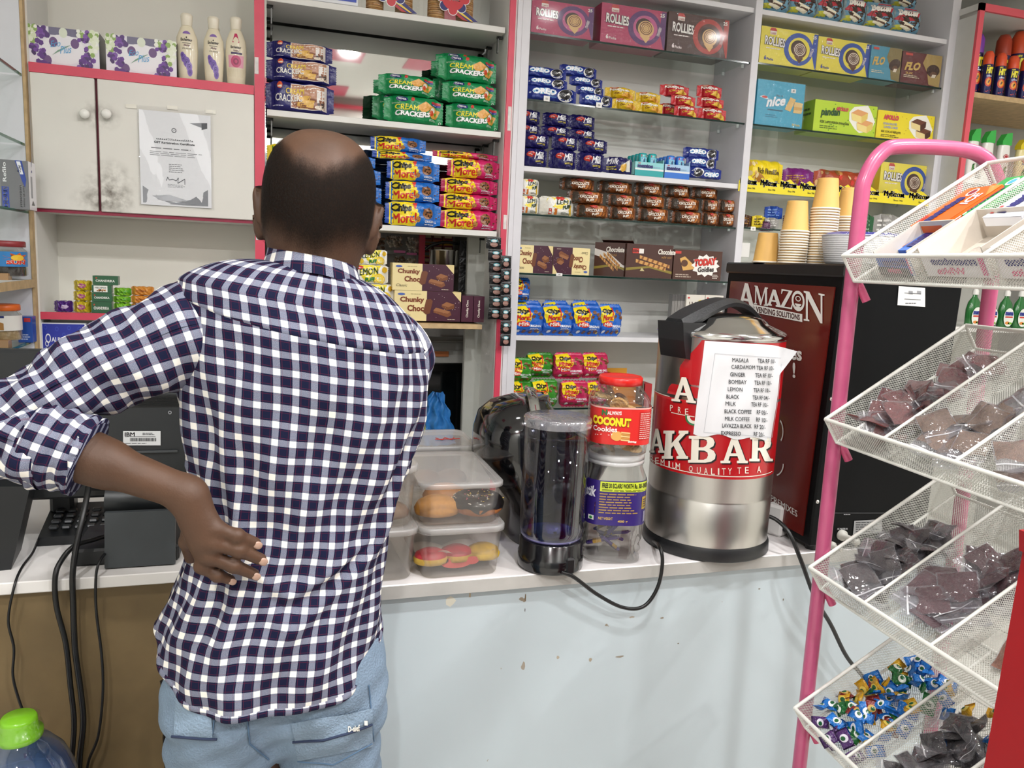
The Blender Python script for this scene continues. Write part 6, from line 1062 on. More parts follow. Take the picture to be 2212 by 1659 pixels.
cups(1656, 540, 1.85, 1, '%s'); cups(1713, 540, 1.78, 13, 'middle'); cups(1774, 540, 1.76, 22, 'tallest'); cups(1826, 530, 1.80, 20, 'rear')
c = at(1868, 520, 1.63); mb = MB()
mb.lathe([(.062, .0), (.066, .004), (.074, .058), (.0745, .062), (.0, .064)], M('#e6e5e6', .45, bump=.2, bs=30), 40, (0, 0, 0), sx=1.1)
for i in range(12): mb.lathe([(.0655 + .0007 * i, .004 + .0045 * i), (.0670 + .0007 * i, .0052 + .0045 * i), (.0655 + .0007 * i, .0065 + .0045 * i)], M('#f0eff0', .5), 40, capb=False, capt=False, sx=1.1)
pk_ = mb.obj('plate_pack', None, (c.x, 1.63, VT + .002), scale=(1.32, 1.2, 1.15), label='film wrapped stack of white disposable plates behind the rack post', cat='plates')
mb = MB(); mb.lathe([(.0765, .060), (.06, .068), (.03, .066), (0, .069)], M('#3c3f9e', .3, bump=.5, bs=25), 40, capb=False, capt=False, sx=1.08); mb.obj('blue_wrapper', pk_, label='blue printed wrapper top')
mb = MB(); mb.lathe([(.068, .0), (.0775, .030), (.0785, .066), (.06, .072)], FILM, 40, capb=False, capt=False, sx=1.12); mb.obj('film_wrap', pk_)
# ---- coffee maker and its water tank
cm = empty('coffee_maker', (.635, 1.76, CT), label='glossy black pod coffee maker behind the clear water tank', cat='coffee maker'); mb = MB(); secs = []
xl = at(1038, 960, 1.72).x; bx = (xl + .80) / 2 - .635
for z, hx, hy, ox, oy in [(0, .098, .12, .02, 0), (.02, .102, .125, .018, 0), (.10, .100, .125, .01, 0), (.2, (.8 - xl) / 2 * 1.0, .125, bx, 0), (.26, (.8 - xl) / 2 * .99, .122, bx, .0), (.30, (.8 - xl) / 2 * .93, .112, bx + .002, .005), (.325, (.8 - xl) / 2 * .80, .09, bx + .01, .01), (.34, (.8 - xl) / 2 * .55, .06, bx + .02, .012), (.346, .02, .02, bx + .02, .012)]: secs.append((z, hx, hy, ox, oy))
n = 40; vs = []
for z, hx, hy, ox, oy in secs:
    for k in range(n):
        a = 2 * math.pi * k / n; ca, sa = math.cos(a), math.sin(a); q = (abs(ca) ** 3.2 + abs(sa) ** 3.2) ** (-1 / 3.2); vs.append((ox + hx * ca * q, oy + hy * sa * q, z - (.10 * max(0, (ca * q + .3)) * (z / .346) ** 4 if z > .15 else 0)))
mb.add(vs, [(i * n + k, i * n + (k + 1) % n, (i + 1) * n + (k + 1) % n, (i + 1) * n + k) for i in range(len(secs) - 1) for k in range(n)] + [tuple(range((len(secs) - 1) * n, len(secs) * n))], M('#08090c', .08, coat=.8), True); mb.obj('housing', cm)
mb = MB(); pa = sm_path([(-.05, -.118, .305), (-.045, -.07, .345), (-.03, 0, .358), (.0, .07, .345)], 6); mb.tube(pa, .013, M('#cfd3d2', .08, 1.0), 8, flat=.35); mb.obj('chrome_trim', cm)
def tank_c(px, py): return atz(px, py, CT)
tf = tank_c(1186, 1246); tdir = Vector((tf.x, tf.y, 0)).normalized(); TR = .071; tc_ = tf + tdir * TR; TB = CT + .002
tk = empty('water_tank', (tc_.x, tc_.y, TB), label='clear cylindrical water tank on a black base by the counter edge', cat='water tank')
ztop = at(1203, 920, tf.y).z - TB
mb = MB(); mb.lathe([(TR * .98, 0), (TR * 1.02, .004), (TR * 1.02, .03), (TR * .985, .032), (TR * .985, .062), (TR * .94, .064), (0, .064)], M('#0c0d10', .16, coat=.4), 48, capt=False); mb.box((TR * .45 - .012, -TR * .9, .02), (.022, .02, .036), MBLACK, .004); mb.obj('base', tk)
TANK = clear('tank_plastic', '#e9ebf4', .09, rough=.02)
mb = MB(); mb.lathe([(TR * .9, .068), (TR * .985, .074), (TR * 1.0, .09), (TR * 1.02, ztop - .03), (TR * 1.02, ztop)], TANK, 56, capt=False); mb.obj('cylinder', tk)
mb = MB(); mb.lathe([(TR * 1.04, ztop - .012), (TR * 1.05, ztop), (TR * 1.03, ztop + .006), (TR * .98, ztop + .008), (0, ztop + .006)], clear('tank_lid', '#d6d6dc', .2, body=.42, bodycol='#a9a8ae', rough=.12, bump=.3, bs=60), 48, capb=False, capt=False); mb.obj('lid', tk)
mb = MB(); mb.lathe([(TR * .93, .076), (TR * .97, .092), (TR * .975, ztop - .045), (0, ztop - .045)], clear('tank_water', '#a9acc8', .05, rough=.01), 48, capt=False); mb.obj('water', tk)
mb = MB(); mb.lathe([(.02, .066), (.022, .07), (.022, .085), (.012, .09), (0, .09)], clear('tank_valve_glow', '#dcdcf6', .3, body=.4, bodycol='#aaa8e8'), 20, capt=False); mb.box((.03, -.01, .08), (.012, .02, .022), clear('tank_valve_tip_glow', '#dcdcf6', .3, body=.4, bodycol='#aaa8e8'), .003); mb.lathe([(.004, .0), (.004, .003)], MBLACK, 10, (0, -.022, .078)); mb.lathe([(.0, .0655), (TR * .93, .0665), (TR * .95, .072)], clear('tank_floor_glow', '#c9c8f0', .2, body=.75, bodycol='#a3a0ea'), 40, capb=False, capt=False); mb.obj('valve', tk)  # violet LED glow at the tank foot is painted into valve and floor colours
def cable(name, pts, r, label, mat=None, n=8): mb = MB(); mb.tube(sm_path(pts, n), r, mat or M('#0f1011', .35), 8); return mb.obj(name, label=label, cat='cable')
YF = 1.488
cable('black_cable', [at(1212, 1236, 1.475), at(1240, 1247, 1.472), at(1290, 1284, YF - .01), at(1345, 1312, YF - .006), at(1390, 1310, YF - .006), at(1420, 1270, YF - .006), at(1431, 1215, YF - .004), at(1424, 1180, 1.51), atz(1408, 1166, CT + .006), atz(1396, 1160, CT + .005)], .0042, 'black power cord looping over the counter edge from the water tank')
# ---- jars
def sqjar(px, py0, py1, half, Y, lidspec, label, cat='jar', prof=None, zb=None):
    c = at(px, py1, Y); z0 = zb if zb is not None else c.z; zt = at(px, py0, Y).z; h = zt - z0; o = empty('snack_jar', (c.x, Y + half, z0), rz=R(-14), label=label, cat=cat); mb = MB()
    mb.lathe([(half * a, h * b) for a, b in prof], JARC, 40, pw=3.4, capt=False); mb.obj('jar_body', o); mb = MB(); mb.lathe([(half * a, h * b) for a, b in lidspec[1]], lidspec[0], 40, capt=False); mb.obj('lid', o); return o, h
o, h = sqjar(1343, 988, 1218, .069, 1.512, (clear('pale_lid', '#eeeeea', .15, body=.5), [(.92, .90), (.95, .905), (.95, .935), (.91, .94), (.95, .945), (.95, .99), (.9, 1.0), (0, 1.0)]), 'clear jar of chocolate sticks with a purple label, under the cookie jar', prof=[(.80, 0), (.95, .03), (.86, .08), (.96, .12), (.9, .17), (.97, .22), (.98, .36), (.98, .80), (.86, .88), (.86, .91)], zb=CT)
lowtop = CT + h
def wrap(o, half, z0, z1, design, k=3.4, span=2.6, n=1):
    mb = MB()
    def fm(x, y, l):
        a = -math.pi / 2 + (x - .5) * span; ca, sa = math.cos(a), math.sin(a); q = (abs(ca) ** k + abs(sa) ** k) ** (-1 / k); r = half * 1.0 + l; return (r * ca * q, r * sa * q, z0 + (z1 - z0) * y)
    design(P(mb, fm, 1, 1, r=.35, coat=.2, lift=.0008, dx=.05)); return mb.obj('jar_label', o)
def d_stick(p):
    p.rect(0, 0, 1, 1, '#31206e', 0); p.text('stik', .1, .62, .24, .86, '#f0eef4', 2, .03, .2); p.poly([(.0, .42), (.24, .38), (.24, .5), (.0, .54)], '#5a3420', 2); p.poly([(.0, .3), (.24, .26), (.24, .36), (.0, .4)], '#6b4028', 2.2); p.poly([(0, .44), (.24, .41), (.24, .44), (0, .47)], '#a87a50', 2.4); p.rect(.28, .76, .96, .98, '#c8d63c', 1); p.text('FREE 30 ECLAIRS WORTH Rs. 30/- INSIDE THIS', .3, .84, .95, .95, '#20260c', 2, .04); p.lines(.3, .77, .9, .82, 2, '#4a5218', 2)
    p.lines(.28, .26, .74, .74, 8, '#a8884a', 2, .4, 5); p.rect(.78, .36, .96, .64, '#b89a3c', 1); p.lines(.8, .4, .94, .6, 4, '#2a2050', 2); p.rect(.82, .06, .96, .3, '#b0aec8', 1); p.text('400 g', .5, .06, .62, .13, '#c8a85a', 2, .03); p.text('NET WEIGHT', .28, .13, .44, .19, '#c8a85a', 2, .02); p.rect(.16, .1, .23, .2, '#eef0ea', 2); p.ell(.195, .15, .02, .03, '#2c8a3c', 3)
wrap(o, .0690, h * .37, h * .78, d_stick)
rd = random.Random(9)
for i in range(7):
    mb = MB(); mb.T = Matrix.Translation((rd.uniform(-.02, .02), rd.uniform(-.02, .02), .028 + .008 * i)) @ Matrix.Rotation(rd.uniform(0, 3.1), 4, 'Z') @ Matrix.Rotation(rd.uniform(.2, .7), 4, 'Y'); mb.box((0, 0, 0), (.075, .012, .007), M('#3a2278', .25, bump=.4), .002); mb.box((.012, 0, .0005), (.02, .0125, .0072), M('#b8923a', .25, .6)); mb.box((-.038, 0, 0), (.004, .014, .002), M('#3a2278', .25)); mb.obj('chocolate_stick', None, (o.location.x, o.location.y, CT), label='purple and gold wrapped chocolate stick lying in the lower jar', cat='chocolate stick', group='chocolate sticks in the lower jar')
o, h = sqjar(1358, 820, 992, .066, 1.508, (M('#d8231c', .3, coat=.3), [(.70, .885), (.74, .89), (.745, .975), (.70, .995), (.62, .985), (0, .985)]), 'square clear cookie jar with a bright red lid and red label', prof=[(.82, 0), (.95, .03), (.97, .14), (1.0, .18), (1.0, .66), (.95, .74), (.74, .84), (.68, .86), (.68, .9)], zb=lowtop + .001)
def d_coco(p):
    p.rect(0, 0, 1, 1, '#cf2a26', 0); p.rect(0, .96, 1, 1, '#e3a8a0', 1); p.text('ALWAYS', .3, .80, .46, .9, '#f3efe8', 2, .03); p.text('N', .24, .78, .3, .93, '#2a6a34', 3, .06); p.otext('COCONUT', .13, .5, .58, .74, '#f0d32a', '#8a1512', 3, .07, .03, slope=-.04); p.text('Cookies', .14, .34, .42, .48, '#f6efe6', 3, .02); p.dots(.12, .22, .36, .32, 10, .008, ['#f3e8dc'], 2)
    p.ell(.42, .24, .07, .13, '#d9a45a', 2); [p.poly([(.47 + i * 0, .12 + i * .05), (.58, .1 + i * .05), (.58, .14 + i * .05), (.47, .16 + i * .05)], '#c48a44' if i % 2 else '#e0b878', 2.2 + i * .1) for i in range(5)]; p.rect(.68, .14, .88, .9, '#b8201e', 1); p.lines(.69, .16, .87, .88, 13, '#eab8ae', 2, .35); p.lines(.9, .3, .98, .9, 10, '#eab8ae', 2, .35, 4); p.text('350g', .56, .06, .66, .12, '#f3e8dc', 3, .05)
wrap(o, .0667, h * .16, h * .64, d_coco)
rd = random.Random(3)
for i in range(26):
    mb = MB(); mb.T = Matrix.Translation((rd.uniform(-.036, .036), rd.uniform(-.036, .036), .012 + (i % 9) * h * .08)) @ Matrix.Rotation(rd.uniform(0, 3), 4, 'Z') @ Matrix.Rotation(rd.uniform(.0, 1.2), 4, 'X'); mb.lathe([(.019, -.004), (.021, -.001), (.02, .003), (.015, .005), (0, .0055)], M(('#d0a868', '#c89a58', '#dab87c')[i % 3], .7, bump=.8, bs=120), 16); mb.obj('cookie', None, (o.location.x, o.location.y, o.location.z), label='round golden coconut cookie heaped in the red-lidded jar', cat='cookie', group='cookies in the red-lidded jar')
# ---- lidded tubs of doughnuts
def rrect(W, D, r, n=6):
    pts = []
    for cx, cy, a0 in ((W / 2 - r, D / 2 - r, 0), (-W / 2 + r, D / 2 - r, 90), (-W / 2 + r, -D / 2 + r, 180), (W / 2 - r, -D / 2 + r, 270)):
        for i in range(n + 1): a = R(a0 + 90 * i / n); pts.append((cx + r * math.cos(a), cy + r * math.sin(a)))
    return pts
def loft(mb, secs, mat, capb=True, capt=False, smooth=True):
    rings = [[(x, y, z) for x, y in rrect(W, D, r)] for W, D, r, z in secs]; n = len(rings[0]); vs = [p for rg in rings for p in rg]
    mb.add(vs, [(i * n + k, i * n + (k + 1) % n, (i + 1) * n + (k + 1) % n, (i + 1) * n + k) for i in range(len(rings) - 1) for k in range(n)], mat, smooth)
    if capb: mb.add(rings[0], [tuple(range(n - 1, -1, -1))], mat)
    if capt: mb.add(rings[-1], [tuple(range(n))], mat)
def tub(x, y, z, W, D, H, label, lid=True, rz=0):
    o = empty('plastic_tub', (x, y, z), rz=R(rz), label=label, cat='food tub', group='frosted food tubs'); mb = MB()
    loft(mb, [(W * .84, D * .86, .02, 0), (W * .88, D * .9, .026, .006), (W * .95, D * .95, .028, H * .88), (W * .955, D * .955, .028, H * .95)], TUBC); mb.obj('tub_body', o); mb = MB()
    loft(mb, [(W * .96, D * .96, .028, H * .87), (W, D, .03, H * .88), (W, D, .03, H * .98), (W * .97, D * .97, .028, H * 1.0), (W * .92, D * .93, .025, H * .985), (W * .90, D * .915, .024, H * .985), (W * .89, D * .905, .024, H * .995), (W * .86, D * .88, .022, H * .98)], TUBL, capb=False, capt=True); mb.obj('tub_lid', o); return o
xa, xb = at(878, 1190, 1.52).x, at(1094, 1180, 1.52).x; TW = .186; tx = (at(905, 1150, 1.5).x + at(1100, 1140, 1.5).x) / 2
TD = .29; ty = 1.50 + TD / 2
lowH = at(1003, 1140, 1.5).z - CT; upH = at(1003, 1048, 1.5).z - CT - lowH
tub(tx, ty, CT, TW, TD, lowH, 'lower frosted tub of pink and yellow iced buns by the counter edge'); tub(tx - .002, ty + .003, CT + lowH + .001, TW * .98, TD * .98, upH, 'upper frosted tub with a chocolate doughnut inside', rz=-1)
x3 = at(793, 1100, 1.6).x; tub(x3, 1.65, CT, TW, TD, lowH, 'lower frosted tub half hidden by the checked shirt', rz=2); tub(x3 - .004, 1.655, CT + lowH + .001, TW, TD, at(845, 1008, 1.52).z - CT - lowH, 'upper frosted tub of brown buns half hidden by the checked shirt', rz=3)
x4 = at(938, 1000, 1.93).x; tub(x4, 1.93, CT, TW * 1.0, .2, .085, 'rear lower frosted tub behind the doughnut tubs'); o = tub(x4, 1.93, CT + .086, TW * 1.0, .2, at(940, 955, 1.88).z - CT - .086, 'rear upper frosted tub with a red scribble on its lid')
mb = MB(); hz = at(940, 955, 1.88).z - CT - .086; mb.tube(sm_path([(.0 + .012 * i, -.02 + .012 * (-1) ** i, hz + .001) for i in range(5)], 4), .0012, M('#b03a34', .6), 5); mb.tube(sm_path([(-.005, -.025, hz + .001), (.06, -.022, hz + .001)], 4), .0012, M('#b03a34', .6), 5); mb.obj('red_scribble', o)
def torus(mb, R0, r0, mat, z=0, lo=-180, hi=180, wav=0.0, n=36, m=14, sc=1.0, seed=1):
    rd = random.Random(seed); ph = rd.uniform(0, 6)
    def fn(u, v):
        A = 2 * math.pi * u; b = R(lo + (hi - lo) * v); ww = wav * (math.sin(A * 5 + ph) + .6 * math.sin(A * 9 + ph * 2))
        if wav and (v < .02 or v > .98): b += ww * (1 if v < .5 else -1)
        rr = R0 + r0 * math.cos(b); return (rr * math.cos(A) * sc, rr * math.sin(A) * sc, z + r0 * math.sin(b) * .85)
    mb.grid(fn, n, m, mat, True)
dx = at(1031, 1100, 1.575).x; dn = empty('doughnut', (dx, 1.575, CT + lowH + .028), label='chocolate glazed doughnut with coloured sprinkles in the upper tub', cat='doughnut')
mb = MB(); torus(mb, .034, .0225, M('#b5713c', .6, bump=.3), 0, wav=0); mb.obj('dough', dn); mb = MB(); torus(mb, .034, .0238, M('#15110f', .3, coat=.3), .001, -12, 190, .25, m=10); gl = mb.obj('chocolate_glaze', dn); mb = MB(); rd = random.Random(8)
for i in range(60):
    A = rd.uniform(0, 6.28); b = R(rd.uniform(20, 150)); rr = .034 + .0244 * math.cos(b); a2 = rd.uniform(0, 3); q = Vector((rr * math.cos(A), rr * math.sin(A), .001 + .0244 * math.sin(b) * .85)); d_ = Vector((math.cos(a2), math.sin(a2), 0)) * .002; mb.tube([q - d_, q + d_], .0008, M(rd.choice(('#f0e6c8', '#e8c65a', '#e07a8a', '#f3f1ee', '#d9b84a')), .5), 5)
tag(mb.obj('sprinkles', gl), kind='stuff')
def bun(x, y, z, s, col, label, name='bun', top=None, g=None):
    o = empty(name, (x, y, z), label=label, cat='bun', group=g); mb = MB()
    mb.lathe([(.6 * s, 0), (.95 * s, .12 * s), (1.0 * s, .35 * s), (.85 * s, .65 * s), (.5 * s, .85 * s), (0, .9 * s)], M(col, .55, bump=.5, bs=40, var=.25, vs=30), 26, sx=1.1, sy=.95, capt=False); mb.obj('crumb', o)
    if top: mb = MB(); mb.lathe([(.93 * s, .5 * s), (.86 * s, .68 * s), (.5 * s, .88 * s), (0, .93 * s)], M(top, .4, var=.3, vs=60), 26, sx=1.1, sy=.95, capb=False, capt=False); mb.obj('icing', o)
bz = CT + lowH + .007
bun(at(945, 1100, 1.57).x, 1.575, bz, .045, '#d99a4a', 'golden bun at the front of the upper tub beside the doughnut', g='golden buns'); bun(at(960, 1060, 1.66).x, 1.66, bz, .045, '#c07f3c', 'brown bun behind the chocolate doughnut in the upper tub', g='golden buns')
for i, (px, yy, c1, c2, t) in enumerate([(930, 1.55, '#d8b04a', '#c23a44', 'left'), (985, 1.56, '#c9a040', '#b8303c', 'middle'), (1042, 1.56, '#d9b234', '#cfa62c', 'right')]): bun(at(px, 1215, yy).x, yy, CT + .022, .034, c1, 'yellow and red iced bun, %s of three in the lower tub' % t, top=c2, g='iced buns in the lower tub')
mb = MB(); mb.grid(lambda u, v: (tx + (u - .5) * .15, 1.535 + v * .15, CT + .008 + .012 * abs(math.sin(u * 5 + v * 4)) + (.035 * (1 - v) ** 6) * (.6 + .4 * math.sin(u * 7))), 24, 16, M('#ece4de', .7)); mb2 = P(mb, lambda x, y, l: (tx + (x - .5) * .15, 1.534 - l, CT + .010 + .03 * y), 1, 1, r=.6, lift=.001); mb2.ell(.45, .5, .22, .4, '#cf5a54', 0); mb2.ell(.2, .7, .14, .3, '#d98a84', 0); mb2.ell(.68, .6, .1, .3, '#c94a48', 0.5); mb.obj('paper_liner', label='white paper liner stained red under the iced buns', cat='paper')
for i, (px, py, yy) in enumerate([(828, 1080, 1.58), (842, 1120, 1.57), (812, 1110, 1.62)]): bun(at(px, py, yy).x, yy, CT + lowH + .008, .036, '#8a6a50', 'dull brown bun in the half hidden upper tub, %s' % ('at the back', 'at the front', 'against the shirt side')[i], g='brown buns')
for i in range(2): bun(x4 - .03 + .07 * i, 1.90, CT + .095, .036, '#8a5c34', 'brown bun in the rear tub, %s' % ('nearer the man', 'nearer the coffee maker')[i], g='buns in the rear tub')
# ---- plug adapter and its cable
q = atz(1680, 1160, CT); mb = MB(); mb.T = Matrix.Rotation(R(25), 4, 'Z'); mb.box((0, 0, .04), (.034, .05, .08), M('#e2e0dd', .35), .006); ad = mb.obj('power_adapter', None, (q.x + .005, q.y + .02, CT), label='white power adapter block between the urn and the vending machine', cat='adapter')
cable('adapter_cable', [at(1656, 1113, 1.56), at(1680, 1125, 1.53), at(1705, 1152, 1.49), at(1730, 1210, 1.468), at(1760, 1290, 1.466), at(1795, 1350, 1.47), at(1830, 1420, 1.475), at(1878, 1480, 1.475), at(1900, 1540, 1.475)], .005, 'black cable falling from the adapter down the counter front')
# ---- till equipment on the brown counter
ym = 1.86; mon = empty('till_monitor', (at(200, 1078, ym).x, ym, CT), label='black all-in-one till monitor seen from behind, under the raised arm', cat='monitor')
def pbox(mb, x0, y0, x1, y1, Y, d, mat, b=.004):
    a = at(x0, (y0 + y1) / 2, Y); c = at(x1, (y0 + y1) / 2, Y); t = at((x0 + x1) / 2, y0, Y).z; bt = at((x0 + x1) / 2, y1, Y).z; L0 = Vector(mon.location)
    mb.box(((a.x + c.x) / 2 - L0.x, Y + d / 2 - L0.y, (t + bt) / 2 - L0.z), (c.x - a.x, d, t - bt), mat, b)
BK2 = M('#1d2022', .5, var=.15, vs=12)
mb = MB(); pbox(mb, -90, 757, 416, 1078, ym, .035, BK2, .006); mb.obj('screen_back', mon); mb = MB(); pbox(mb, 178, 850, 412, 1060, ym - .05, .06, M('#202325', .5, var=.12, vs=12), .012); hs = mb.obj('rear_housing', mon)
mb = MB()
for i in range(11): pbox(mb, 205 + 1, 853 + i * 2.4, 392, 854.4 + i * 2.4, ym - .0525, .003, M('#0c0d0e', .5), 0)
pbox(mb, 282, 974, 384, 979, ym - .056, .006, M('#3a3d3f', .4), .001); mb.obj('vent', hs)
def msurf(px, py, l): q = at(px, py, ym - .0515); return (q.x - mon.location.x, q.y - l - mon.location.y, q.z - mon.location.z)
mb = MB(); p = pixP(mb, msurf, r=.5, dx=30); p.rect(266, -962, 347, -931, '#c9cbcb', 0); p.text('IBM', 270, -942, 291, -934, '#22262c', 1, .06); p.lines(308, -940, 336, -934, 2, '#3a3d42', 1); p.rect(270, -943.4, 336, -942.6, '#3a3d42', 1)
rd = random.Random(1); x = 281
while x < 337: w_ = rd.uniform(.6, 1.8); p.rect(x, -953, x + w_, -946, '#26282c', 1); x += w_ + rd.uniform(.5, 1.4)
p.lines(271, -959, 330, -956, 1, '#3a3d42', 1); mb.obj('asset_sticker', mon, label='white barcode sticker on the monitor back'); mb = MB(); p.mb = mb; p.text('lenovo', 394, -1028, 416, -1021, '#8a8c8e', 1, .02)
for x in (231, 367): p.ell(x, -893 if x < 300 else -891, 4, 4, '#8b8d90', 0, 12, inner=.5)
mb.obj('screw_hole', hs)
mb = MB(); a = at(230, 1078, ym - .06); c = at(373, 1078, ym - .06); mb.tube([(a.x - mon.location.x, -.06, a.z - CT), (c.x - mon.location.x, -.06, c.z - CT)], .03, M('#232628', .4), 20); mb.obj('hinge', mon)
q0 = at(226, 1236, 1.69); q1 = at(379, 1236, 1.69); mb = MB(); zt = at(300, 1106, 1.705).z - CT
mb.add([(q0.x - mon.location.x, -.17, .003), (q1.x - mon.location.x, -.17, .003), (q1.x - mon.location.x, -.152, zt), (q0.x - mon.location.x, -.152, zt), (q0.x - mon.location.x, -.158, .003), (q1.x - mon.location.x, -.158, .003), (q1.x - mon.location.x, -.14, zt), (q0.x - mon.location.x, -.14, zt)], [(0, 1, 2, 3), (7, 6, 5, 4), (0, 4, 5, 1), (1, 5, 6, 2), (2, 6, 7, 3), (3, 7, 4, 0)], M('#3a3f42', .5, var=.25, vs=10)); mb.box(((q0.x + q1.x) / 2 - .03 - mon.location.x, -.05, .018), (q1.x - q0.x + .07, .19, .036), M('#1a1c1e', .5), .005); mb.obj('stand', mon)
mb = MB(); b0 = at(-60, 1240, 1.70); b1 = at(80, 1080, 1.88)
mb.prism([(0, 0), (.24, 0), (.28, .17), (.0, .19)], 0, .12, M('#14171a', .4, var=.2, vs=9)); mb.obj('receipt_printer', None, (atz(85, 1170, CT).x - .25, 1.70, CT), rz=R(6), label='dark printer block at the left picture edge beside the keypad', cat='printer')
kq = atz(80, 1165, CT); kq2 = atz(240, 1165, CT); kp = empty('keypad_phone', ((kq.x + kq2.x) / 2 + .01, 1.90, CT), label='black keypad phone under the till monitor', cat='phone')
kw = kq2.x - kq.x; mb = MB(); mb.add([(-kw / 2, -.045, 0), (kw / 2, -.045, 0), (kw / 2, .09, 0), (-kw / 2, .09, 0), (-kw / 2 + .004, -.045, .02), (kw / 2 - .004, -.045, .02), (kw / 2 - .004, .09, .055), (-kw / 2 + .004, .09, .055)], [(3, 2, 1, 0), (4, 5, 6, 7), (0, 1, 5, 4), (1, 2, 6, 5), (2, 3, 7, 6), (3, 0, 4, 7)], M('#1a1c1f', .45)); mb.obj('body', kp)
for r in range(4):
    for c in range(6): mb = MB(); mb.box((0, 0, .004), (.019, .014, .008), M('#26292d', .35), .003); link('key', mb.mesh('key'), kp, (-kw / 2 + .03 + c * .025, -.022 + r * .022, .0245 + (r * .022 + .022) * .26), rot=(R(14), 0, 0))
mb = MB(); mb.box((-kw / 2 + .03, .075, .07), (.05, .05, .06), M('#2a2d31', .4), .008); mb.obj('handset', kp)
YT = 1.652
def mcable(name, pts, r, label): return cable(name, [at(x, y, Y) for x, y, Y in pts], r, label)
mcable('black_cable', [(192, 1035, 1.78), (190, 1060, 1.74), (180, 1110, 1.70), (165, 1180, 1.665), (157, 1240, YT - .01), (158, 1300, YT - .006), (162, 1400, YT - .006), (174, 1490, YT - .006), (180, 1560, YT - .006), (172, 1640, YT - .006), (170, 1720, YT - .006)], .0058, 'thickest black cable running from the monitor down the brown front')
mcable('black_cable', [(235, 1155, 1.78), (205, 1165, 1.74), (160, 1180, 1.68), (130, 1215, 1.66), (119, 1250, YT - .008), (122, 1310, YT - .006), (142, 1390, YT - .006), (152, 1480, YT - .006), (160, 1560, YT - .006), (155, 1640, YT - .006), (150, 1720, YT - .006)], .0052, 'black cable bowing left of the thickest cable')
mcable('black_cable', [(228, 1195, 1.70), (214, 1215, 1.66), (207, 1250, YT - .004), (208, 1320, YT - .004), (220, 1420, YT - .004), (222, 1500, YT - .004), (212, 1590, YT - .004), (190, 1650, YT - .004), (186, 1720, YT - .004)], .0028, 'thin black cable right of the thick cables')
mcable('black_cable', [(83, 1165, 1.86), (70, 1195, 1.78), (45, 1230, 1.69), (30, 1270, YT - .004), (18, 1340, YT - .004), (30, 1400, YT - .004), (28, 1460, YT - .004), (42, 1515, YT - .004), (60, 1560, YT - .004)], .0026, 'thin black cable above the water bottle')
mcable('black_cable', [(352, 1470, YT - .006), (362, 1540, YT - .006), (358, 1600, YT - .006), (364, 1680, YT - .006)], .006, 'black cable behind the jeans pocket')
# ---- water bottle at the lower left
by = 1.42; bc = at(44, 1544, by); bt = bc.z; bo = empty('water_bottle', (at(46, 1659, by).x, by, bt - .33), label='large clear blue water bottle with a lime green cap', cat='water bottle')
mb = MB(); WB = clear('bottle_plastic', '#c3d6ee', .14, body=.07, bodycol='#9cc0e6', rough=.04); mb.T = Matrix.Translation((0, 0, .04)) @ Matrix.Scale(.88, 4); mb.lathe([(.09, 0), (.098, .01), (.1, .05), (.096, .06), (.1, .07), (.1, .12), (.096, .13), (.1, .14), (.1, .17), (.094, .2), (.078, .24), (.052, .272), (.036, .285), (.032, .298)], WB, 44, capt=False); mb.obj('bottle_body', bo)
mb = MB(); mb.T = Matrix.Translation((0, 0, .04)) @ Matrix.Scale(.88, 4); mb.lathe([(.09, .006), (.094, .05), (.094, .17), (.088, .2), (.074, .236), (0, .237)], clear('bottle_water', '#b3cfee', .06, body=.14, bodycol='#5a94d6'), 36, capt=False); mb.obj('water', bo)
mb = MB(); mb.T = Matrix.Translation((0, 0, .04)) @ Matrix.Scale(.88, 4); mb.lathe([(.039, .282), (.041, .286), (.041, .296), (.033, .3), (.0318, .322), (.029, .327), (0, .328)], M('#7fc41e', .3, coat=.3), 36, capt=False); mb.obj('cap', bo)
mb = MB(); mb.T = Matrix.Translation((0, 0, .04)) @ Matrix.Scale(.88, 4); mb.lathe([(.041, .284), (.042, .3), (.036, .318), (.038, .324)], FILM, 30, capb=False, capt=False); mb.obj('shrink_film', bo)
slab('cardboard_case', (bo.location.x - .14, by - .13, 0), (bo.location.x + .16, by + .13, bt - .291), M('#9a7448', .7, var=.15), .003, label='brown cardboard case under the water bottle', cat='case')
